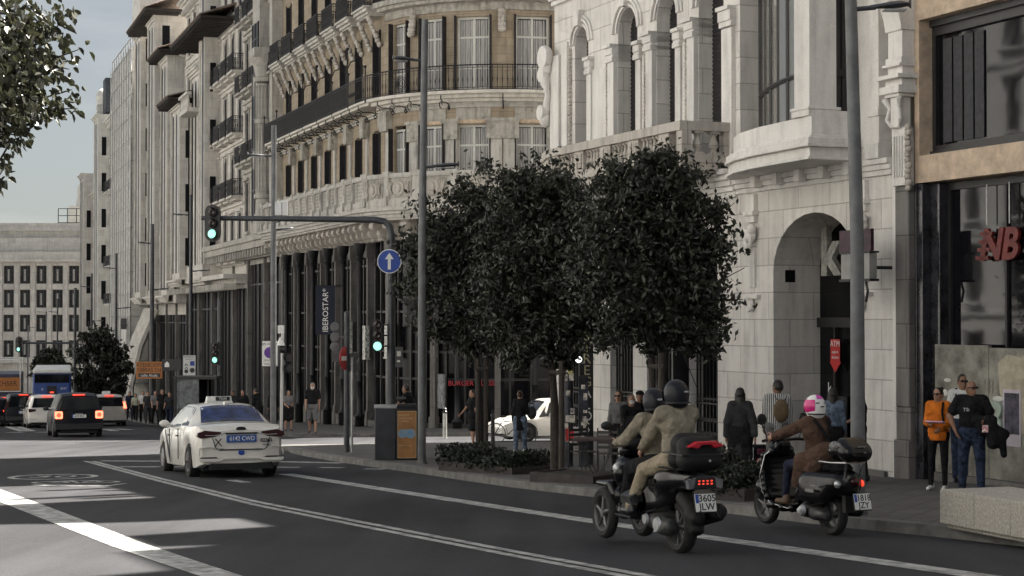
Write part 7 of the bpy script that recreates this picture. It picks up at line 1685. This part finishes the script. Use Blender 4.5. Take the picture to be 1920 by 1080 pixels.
# ================================================================ scooters
TLV=mat('small_lamp_red',(.4,.02,.02),.3,var=0,emit=(1,.08,.04),es=.25); GLOSS=mat('gloss_black',(.005,.005,.006),.25,var=.1,coat=.2,spec=.3); MATT=mat('matt_black_plastic',(.010,.010,.011),.65,var=.25,sc=12,bump=.1,spec=.3); ENG=mat('engine_metal',(.06,.06,.062),.5,.4,var=.5,sc=14); RIMM=mat('rim_grey',(.12,.12,.125),.4,.4,var=.1); REDP=mat('red_reflector',(.45,.015,.03),.25,var=.05)
def sc_wheel(o,x,y,r,w,spokes=6,label=None):
    m=MB(); pr=[(r*.70,-w*.42),(r*.86,-w*.5),(r*.97,-w*.32),(r,0),(r*.97,w*.32),(r*.86,w*.5),(r*.70,w*.42)]; m.lathe(pr,(x,y,r),32,'x',cap=False); wh=m.build('wheel',RUB,o,smooth=45)
    m=MB(); m.lathe([(r*.72,-w*.43),(r*.66,-w*.3),(r*.64,0),(r*.66,w*.3),(r*.72,w*.43),(r*.70,w*.40),(r*.70,-w*.40),(r*.72,-w*.43)],(x,y,r),30,'x',cap=False)
    for k in range(spokes): a=2*PI*k/spokes+.25; m.tube([(x-.02,y+.04*math.cos(a),r+.04*math.sin(a)),(x-.02,y+r*.66*math.cos(a+.12),r+r*.66*math.sin(a+.12))],[.022,.015],6)
    m.lathe([(.001,-w*.4),(.045,-w*.38),(.05,0),(.045,w*.38),(.001,w*.4)],(x,y,r),14,'x'); m.build('rim',RIMM,wh,smooth=40); return wh
def plate_on(o,x,y,z,l1,l2,tilt,w=.235,h=.185,yaw=0):
    pt=bpy.data.objects.new('number_plate',None); m=MB(); m.box(-w/2,w/2,-.004,.004,-h/2,h/2); pl=m.build('number_plate',WHITE,o,bevel=.004); pl.location=(x,y,z); pl.rotation_euler=(tilt,0,yaw); bpy.data.objects.remove(pt)
    m=MB(); m.box(-w/2+.004,-w/2+.042,-.006,-.004,-h*.02,h/2-.006); m.build('plate_band',BLUE,pl); text(l1,'lettering',BLACK,pl,.10,(.02,-.006,h*.22),ext=.001,bold=.0015); text(l2,'lettering',BLACK,pl,.10,(.01,-.006,-h*.24),ext=.001,bold=.0015)
    m=MB(); 
    m.box(-w/2-.006,w/2+.006,.0045,.02,-h/2-.012,h/2+.006); m.build('plate_holder',MATT,pl); return pl
# three-wheeled scooter
s_b=gnd(1277,1037); A=rad(21)
tri=thing('three_wheel_scooter','black three-wheeled scooter with top case and two riders, nearest in the road','scooter',Vector((s_b.x,s_b.y,s_b.z)),A)
sc_wheel(tri,0,0,.275,.15,7); sc_wheel(tri,-.235,1.42,.285,.115,5); sc_wheel(tri,.235,1.42,.285,.115,5)
sdf([((0,-.42,.80),(0,.15,.76),.10,.17,.06,(1,0,0),.8),((0,.1,.74),(0,.62,.66),.17,.16,.08,(1,0,0),.85),((0,.5,.52),(0,.85,.36),.17,.10,.08,(1,0,0),.62),((0,.1,.55),(0,.5,.45),.12,.15,.08,(1,0,0),.7)],.014,'bodywork',GLOSS,tri)
sdf([((-.14,.80,.34),(.14,.80,.34),.07,.07,.04),((-.16,1.05,.34),(.16,1.05,.34),.09,.09,.05),((-.17,1.15,.5),(.17,1.15,.5),.10,.10,.06),((-.15,1.14,.75),(.15,1.14,.75),.10,.10,.06),((-.10,1.12,1.0),(.10,1.12,1.0),.09,.09,.05),((0,1.30,.78),(0,1.42,.55),.16,.10,.06)],.014,'leg_shield',GLOSS,tri)
sdf([((0,-.18,.84),(0,.18,.855),.12,.13,.04,(0,0,1),1.9),((0,.2,.84),(0,.62,.80),.14,.10,.05,(0,0,1),1.9)],.013,'seat',MATT,tri)
for sx_ in (-1,1):
    sdf([((sx_*.235,1.28,.62),(sx_*.235,1.55,.61),.065,.05,.03,(0,0,1),1.6),((sx_*.235,1.15,.52),(sx_*.235,1.25,.61),.05,.06,.03)],.012,'mudguard',GLOSS,tri)
    m=MB(); m.tube([(sx_*.14,1.2,.62),(sx_*.17,1.35,.45),(sx_*.17,1.42,.285)],[.04,.035,.03],8); m.tube([(sx_*.05,1.25,.5),(sx_*.17,1.3,.42)],.03,6); m.build('fork',ENG,tri,smooth=50)
    m=MB(); m.tube([(sx_*.24,1.06,1.10),(sx_*.36,1.03,1.24)],.010,6); m.sph((sx_*.39,1.02,1.28),(.075,.03,.05),12,8); m.build('mirror',BLACK,tri,smooth=50)
    m=MB(); m.tube([(sx_*.20,1.02,1.06),(sx_*.36,.95,1.07)],.018,8); m.build('handle_grip',MATT,tri)
    m=MB(); m.sph((sx_*.21,1.15,.80),(.05,.06,.06),10,8); m.build('indicator',SIL,tri,smooth=60)
m=MB(); m.tube([(-.22,1.03,1.06),(0,1.08,1.05),(.22,1.03,1.06)],.022,8); m.sph((0,1.1,1.06),(.12,.10,.07),12,8); m.build('handlebar',MATT,tri,smooth=50)
m=MB(); m.add([(-.17,1.18,1.05),(.17,1.18,1.05),(.12,1.10,1.38),(-.12,1.10,1.38)],[(0,1,2,3)]); m.build('windscreen',glass('smoke_screen',(.03,.03,.035),.05,.05,.6),tri,solid=False)
m=MB(); 
for sx_ in (-1,1): m.box(min(sx_*.10,sx_*.30),max(sx_*.10,sx_*.30),.62,1.02,.30,.33)
m.build('footboard',MATT,tri,bevel=.01); m=MB(); m.prism([(-.36,.55),(-.22,.62),(-.20,.50),(-.34,.47)],.5,.75) ; m.build('foot_peg',ENG,tri)
sdf([((-.10,.1,.28),(-.10,.55,.32),.10,.09,.04),((0,.25,.36),(0,.6,.30),.11,.10,.05),((-.13,.0,.275),(-.13,.14,.28),.09,.10,.03),((.12,.0,.275),(.12,.3,.3),.05,.06,.03)],.014,'engine',ENG,tri)
m=MB(); m.lathe([(.001,-.03),(.07,-.028),(.085,0)],(-.21,.12,.29),16,'x'); m.lathe([(.001,-.03),(.05,-.028),(.06,0)],(-.2,.42,.32),16,'x'); m.build('engine_cover',SIL,tri,smooth=40)
sdf([((.17,.25,.30),(.20,-.05,.36),.05,.085,.04,(1,0,0),1.35),((.20,-.05,.36),(.22,-.42,.46),.085,.095,.03,(1,0,0),1.35)],.013,'exhaust',MATT,tri)
m=MB(); m.tube([(.22,-.43,.46),(.225,-.48,.475)],[.075,.07],16); m.lathe([(.001,0),(.05,0)],(.225,-.485,.475),12,'y'); m.build('exhaust_tip',BLACK,tri,smooth=50)
sdf([((0,-.12,.58),(0,-.38,.40),.09,.07,.04,(1,0,0),.8),((0,-.30,.42),(0,-.36,.28),.075,.06,.03,(1,0,0),.7)],.013,'rear_mudguard',MATT,tri)
m=MB(); m.prism([(-.20,.80),(-.10,.85),(.10,.85),(.20,.80),(.15,.71),(-.15,.71)],-.55,-.42); m.build('tail_unit',BLACK,tri,bevel=.02)
m=MB(); 
for k in range(4):
    for j in range(2): m.sph((-.07+.047*k,-.556,.80-.03*j),(.014,.006,.009),8,5)
m.build('tail_lamp',TLV,tri)
for sx_ in (-1,1): m=MB(); m.prism([(sx_*.11,.835),(sx_*.20,.81),(sx_*.19,.72),(sx_*.13,.73)],-.56,-.50); m.build('rear_indicator',mat('clear_lens',(.16,.16,.17),.15,var=.2),tri)
plate_on(tri,.02,-.52,.575,'3605','JLW',rad(-14))
m=MB(); m.tube([(-.17,.5,.88),(-.2,.1,.90),(-.16,-.3,.90),(0,-.42,.91),(.16,-.3,.90),(.2,.1,.9)],.014,6); m.build('grab_rail',MATT,tri)
tc_=sdf([((-.14,-.42,1.00),(.14,-.42,1.00),.11,.11,.06),((-.12,-.20,1.00),(.12,-.20,1.00),.12,.12,.06),((-.12,-.40,1.13),(.12,-.40,1.13),.115,.115,.05),((-.10,-.22,1.15),(.10,-.22,1.15),.12,.12,.05)],.013,'top_case',MATT,tri)
m=MB(); m.prism([(-.20,1.145),(-.10,1.20),(.12,1.205),(.22,1.15),(.10,1.13),(.07,1.165),(-.05,1.165),(-.08,1.13)],-.575,-.50); m.build('reflector',REDP,tc_,bevel=.01); m=MB(); m.box(-.25,.25,-.53,-.05,1.055,1.068); m.build('lid_seam',BLACK,tc_); m=MB(); m.sph((.06,-.54,1.0),.014,8,6); m.build('lock',SIL,tc_)
t=text('Fuoco','lettering',SIL,tri,.07,(-.215,.22,.72),(PI/2,0,-PI/2),ext=.001) if 0 else None
hd=Vector((0,0,0))
drv,i=person('scooter driver in dark helmet and tan jacket, arms reaching to the handlebar',tri.location,A,1.74,dict(hip=(.50,.90),lean=14,handL=(-.30,.97,1.09),handR=(.30,.97,1.09),footL=(-.19,1.0,.42),footR=(.19,1.0,.42),nod=4,grip=.9,khint=(0,.5,.9)),top=(TAN,'long',.0),legs=(BLK,'long'),hair=(mat('helmet_navy',(.008,.009,.014),.4,var=.1,spec=.3),'helmet'),q='near',bulk=1.05)
m=MB(); m.sph(i['W'](0,-.155,.035),(.035,.008,.013),12,6); m.build('helmet_badge',SIL,drv)
pas,i=person('scooter passenger in dark helmet, tan jacket and khaki trousers, behind the driver',tri.location,A,1.80,dict(hip=(.06,.965),lean=4,handL=(-.21,.50,1.06),handR=(.21,.50,1.06),ehintL=(-.8,-.5,-.5),ehintR=(.8,-.5,-.5),footL=(-.29,.62,.44),footR=(.29,.62,.44),nod=2,grip=.8,khint=(-.02,.6,.8)),top=(TAN,'long',-.02),legs=(KHA,'long'),hair=(MC['helmet_navy'],'helmet'),q='near',bulk=1.08)
m=MB(); m.sph(i['W'](.05,-.150,.04),(.032,.008,.010),12,6); m.build('helmet_badge',SIL,pas)
m=MB(); n_=i['neck']; m.lathe([(.085,-.03),(.075,.02),(.082,.03),(.07,.03)],tuple(n_+Vector((0,-.01,-.005))),18,'z',cap=False); m.build('collar',TAN,pas,smooth=60)
# classic scooter
s_b=gnd(1562,1004); A2=rad(27)
ves=thing('classic_scooter','glossy black classic scooter with chrome-edged leg shield and rounded top case','scooter',s_b,A2)
sc_wheel(ves,0,0,.24,.12,5); sc_wheel(ves,0,1.33,.235,.11,5)
sdf([((0,-.22,.62),(0,.25,.60),.17,.21,.08,(1,0,0),.78),((0,.25,.58),(0,.55,.40),.18,.10,.08,(1,0,0),.75),((-.17,-.05,.50),(-.17,.22,.48),.12,.14,.06,(1,0,0),1.3),((.17,-.05,.50),(.17,.22,.48),.12,.14,.06,(1,0,0),1.3),((0,-.34,.70),(0,-.36,.56),.09,.06,.05)],.013,'bodywork',GLOSS,ves)
sdf([((-.15,.60,.27),(.15,.60,.27),.05,.05,.03),((-.16,.78,.26),(.16,.78,.26),.05,.05,.05),((-.17,.95,.28),(.17,.95,.28),.05,.05,.05),((-.18,1.05,.37),(.18,1.05,.37),.05,.05,.05)]+[((-.20,1.06+.06*math.sin((z-.4)*5),z),(.20,1.06+.06*math.sin((z-.4)*5),z),.045,.045,.04) for z in (.45,.52,.59,.66,.73,.80,.87)]+[((-.12,1.03,.93),(.12,1.03,.93),.06,.06,.04),((-.05,1.0,1.0),(.05,1.0,1.0),.06,.06,.04)],.012,'leg_shield',GLOSS,ves)
sdf([((0,1.22,.42),(0,1.42,.46),.10,.09,.04,(1,0,0),1.1),((0,1.42,.46),(0,1.52,.34),.08,.04,.03)],.012,'front_mudguard',GLOSS,ves)
m=MB(); m.tube([(-.10,.98,.99),(-.22,1.06,.88),(-.245,1.13,.62),(-.22,1.12,.44),(-.18,1.0,.30),(-.17,.6,.26)],.011,6); m.tube([(.10,.98,.99),(.22,1.06,.88),(.245,1.13,.62),(.22,1.12,.44),(.18,1.0,.30),(.17,.6,.26)],.011,6); m.build('chrome_edge',mat('chrome',(.30,.30,.30),.25,.9,var=0),ves,smooth=60)
m=MB(); m.tube([(0,1.02,.9),(0,1.0,1.05)],.05,10); m.tube([(-.34,.93,1.06),(-.2,.98,1.07),(0,1.0,1.06),(.2,.98,1.07),(.34,.93,1.06)],.02,8); m.sph((0,1.05,1.05),(.11,.09,.08),12,8); m.build('handlebar',GLOSS,ves,smooth=50)
for sx_ in (-1,1): m=MB(); m.tube([(sx_*.24,.98,1.08),(sx_*.30,1.0,1.27)],.007,6); m.M=Matrix.Translation((sx_*.31,1.0,1.32)); m.lathe([(.001,-.01),(.065,-.012),(.07,0),(.05,.03),(.001,.04)],(0,0,0),18,'y'); m.build('mirror',BLACK,ves,smooth=50)
sdf([((0,-.20,.80),(0,.15,.82),.11,.13,.03,(0,0,1),1.8),((0,.15,.82),(0,.45,.79),.13,.09,.04,(0,0,1),1.8)],.012,'seat',BLK,ves)
sdf([((-.05,.08,.27),(-.14,.32,.28),.10,.09,.04),((-.12,.0,.24),(-.14,.15,.25),.07,.08,.03)],.013,'engine',ENG,ves); m=MB(); m.lathe([(.001,-.035),(.05,-.03),(.07,0)],(-.235,.28,.28),16,'x'); m.lathe([(.001,-.03),(.03,-.025)],(-.27,.28,.28),12,'x'); m.build('engine_cover',SIL,ves,smooth=40)
sdf([((.17,.1,.26),(.19,-.22,.30),.05,.07,.03)],.013,'exhaust',MATT,ves)
m=MB(); m.prism([(-.10,.50),(.10,.50),(.09,.30),(-.09,.30)],-.36,-.30); m.build('rear_flap',BLACK,ves)
plate_on(ves,.04,-.50,.44,'1818','JZY',rad(-12))
m=MB(); m.sph((0,-.42,.66),(.06,.03,.05),12,8); m.build('tail_lamp',TLO,ves,smooth=60); 
for sx_ in (-1,1): m=MB(); m.sph((sx_*.17,-.30,.63),(.035,.06,.045),10,8); m.build('rear_indicator',TLV if sx_>0 else SIL,ves,smooth=60)
m=MB(); m.tube([(-.16,.1,.87),(-.17,-.2,.87),(-.12,-.42,.88),(.12,-.42,.88),(.17,-.2,.87),(.16,.1,.87)],.013,6); m.tube([(-.12,-.4,.88),(-.1,-.36,.7)],.012,6); m.tube([(.12,-.4,.88),(.1,-.36,.7)],.012,6); m.build('luggage_rack',MC['chrome'],ves,smooth=50)
tv=sdf([((-.10,-.42,1.0),(.10,-.42,1.0),.115,.115,.06),((-.09,-.22,1.01),(.09,-.22,1.01),.115,.115,.06),((-.10,-.34,1.07),(.10,-.34,1.07),.10,.10,.06)],.012,'top_case',GLOSS,ves)
m=MB(); m.sph((-.19,-.30,1.07),(.035,.12,.06),12,8); m.build('case_backrest',mat('case_grey',(.12,.12,.125),.5,var=.7,sc=30),tv,smooth=60); m=MB(); m.box(-.06,.06,-.545,-.53,1.07,1.08); m.sph((.05,-.53,1.0),.013,8,6); m.build('case_badge',MC['chrome'],tv)
m=MB(); m.box(-.325,-.318,-.06,.10,.52,.56); m.box(-.325,-.318,-.1,.0,.60,.62); m.build('side_trim',MC['chrome'],ves)
rd,i=person('scooter rider in white and pink helmet and long brown coat with dark straps',ves.location,A2,1.66,dict(hip=(.28,.86),lean=6,handL=(-.31,.90,1.08),handR=(.31,.90,1.08),footL=(-.15,.74,.39),footR=(.15,.74,.39),grip=.9,khint=(-.1,.6,.8)),top=(BRN,'coat',-.26),legs=(NAV,'tight'),hair=(WHITE,'helmet'),shoes=mat('boot_brown',(.10,.06,.035),.6,var=.2),q='near',female=True)
W=i['W']; PKM=mat('helmet_pink',(.62,.02,.20),.3,var=.05,coat=.3)
m=MB()
def hpt(az,el,r=.149): a,e=rad(az),rad(el); return W(-r*1.0*math.sin(a)*math.cos(e)*.97,-r*math.cos(a)*math.cos(e)-.013,r*math.sin(e)*.97+.028)
def patch(m,a0,a1,e0,e1,n=6):
    for x in range(n):
        for y in range(n):
            q=[(x,y),(x+1,y),(x+1,y+1),(x,y+1)]; m.quad(*[hpt(a0+(a1-a0)*u/n,e0+(e1-e0)*v/n) for u,v in q])
patch(m,38,112,-32,34); m.build('helmet_stripe',PKM,rd,smooth=60,solid=False); m=MB(); patch(m,-34,26,40,84); m.build('helmet_stripe',mat('helmet_magenta',(.5,.02,.38),.3,var=.05,coat=.3),rd,smooth=60,solid=False); m=MB(); patch(m,-12,10,-5,2,3); patch(m,14,34,14,20,3); patch(m,-34,-14,14,20,3); m.build('helmet_marking',BLACK,rd,smooth=60,solid=False)
m=MB(); s=i['shz']; c=i['chest']; w=i['waist']; m.tube([s+Vector((-.10,-.10,.05)),c+Vector((.0,-.175,-.02)),w+Vector((.10,-.165,.0))],.022,6); m.tube([s+Vector((.10,-.10,.05)),c+Vector((.10,-.17,-.02)),w+Vector((.12,-.15,0))],.022,6); m.build('bag_strap',BLK,rd)

sdf([((-.14,.22,.92),(-.17,.40,.84),.10,.10,.06,(1,0,0),1.5),((-.17,.40,.84),(-.20,.46,.60),.10,.07,.05,(1,0,0),1.7),((-.12,.10,.90),(-.19,.30,.62),.10,.07,.05,(1,0,0),1.7),((.14,.22,.92),(.20,.40,.66),.10,.07,.05,(1,0,0),1.6),((0,.12,.95),(0,.25,.90),.17,.15,.06,(0,0,1),1.2)],.014,'coat_tail',BRN,rd)
for who,inf in ((drv,None),):
    pass

# ================================================================ every repeated piece becomes a part of its own
def split_pieces(names,limit=100):
    cache={}
    for o in [x for x in list(COL.objects) if x.type=='MESH' and x.name.split('.')[0] in names]:
        me=o.data
        if me.name not in cache:
            n=len(me.vertices); par=list(range(n))
            def find(a):
                while par[a]!=a: par[a]=par[par[a]]; a=par[a]
                return a
            for p in me.polygons:
                v=p.vertices; r=find(v[0])
                for k in v[1:]:
                    q=find(k)
                    if q!=r: par[q]=r
            comp={}
            for i in range(n): comp.setdefault(find(i),[]).append(i)
            bx=[]
            for c in comp.values():
                co=[me.vertices[i].co for i in c]; bx.append([[min(q[a] for q in co)-.012 for a in range(3)],[max(q[a] for q in co)+.012 for a in range(3)],c])
            ch=True
            while ch and len(bx)<900:
                ch=False; out=[]
                for b in bx:
                    for q in out:
                        if all(b[0][a]<=q[1][a] and q[0][a]<=b[1][a] for a in range(3)):
                            q[0]=[min(b[0][a],q[0][a]) for a in range(3)]; q[1]=[max(b[1][a],q[1][a]) for a in range(3)]; q[2]=q[2]+b[2]; ch=True; break
                    else: out.append(b)
                bx=out
            pcs=[]
            if 1<len(bx)<=limit:
                pf={}
                own={}
                for k,b in enumerate(bx):
                    for i in b[2]: own[i]=k
                for p in me.polygons: pf.setdefault(own[p.vertices[0]],[]).append(p)
                for k,b in enumerate(bx):
                    if k not in pf: continue
                    mp={i:j for j,i in enumerate(b[2])}; m2=bpy.data.meshes.new(me.name); m2.from_pydata([me.vertices[i].co[:] for i in b[2]],[],[[mp[i] for i in p.vertices] for p in pf[k]])
                    for mt in me.materials: m2.materials.append(mt)
                    m2.polygons.foreach_set('use_smooth',[p.use_smooth for p in pf[k]])
                    if pf[k][0].use_smooth: m2.set_sharp_from_angle(angle=rad(45))
                    pcs.append(m2)
            cache[me.name]=pcs
        pcs=cache[me.name]
        if not pcs or o.children: continue
        nm=o.name.split('.')[0]
        for k,m2 in enumerate(pcs):
            if k==0: o.data=m2
            else: c=o.copy(); c.data=m2; COL.objects.link(c)
split_pieces({'plinth','swag','garland','frieze','console','parapet_panel','iron_scroll','sculpted_bracket','hanging_wire','medallion','cartouche','pilaster','lamp_standard','iron_column','pier','display_case','lintel','turret_window','attic_window','buttress','sticker','collar','lens','bay_pier','roof_tower','balcony_plants','scroll_ornament','bag_strap','backpack_strap','sunglasses','eyes' if 0 else 'stem','pocket','graffiti','turret_wall','handle_grip','slate_roof','poster_border','window_glass','engine_cover','helmet_stripe'})
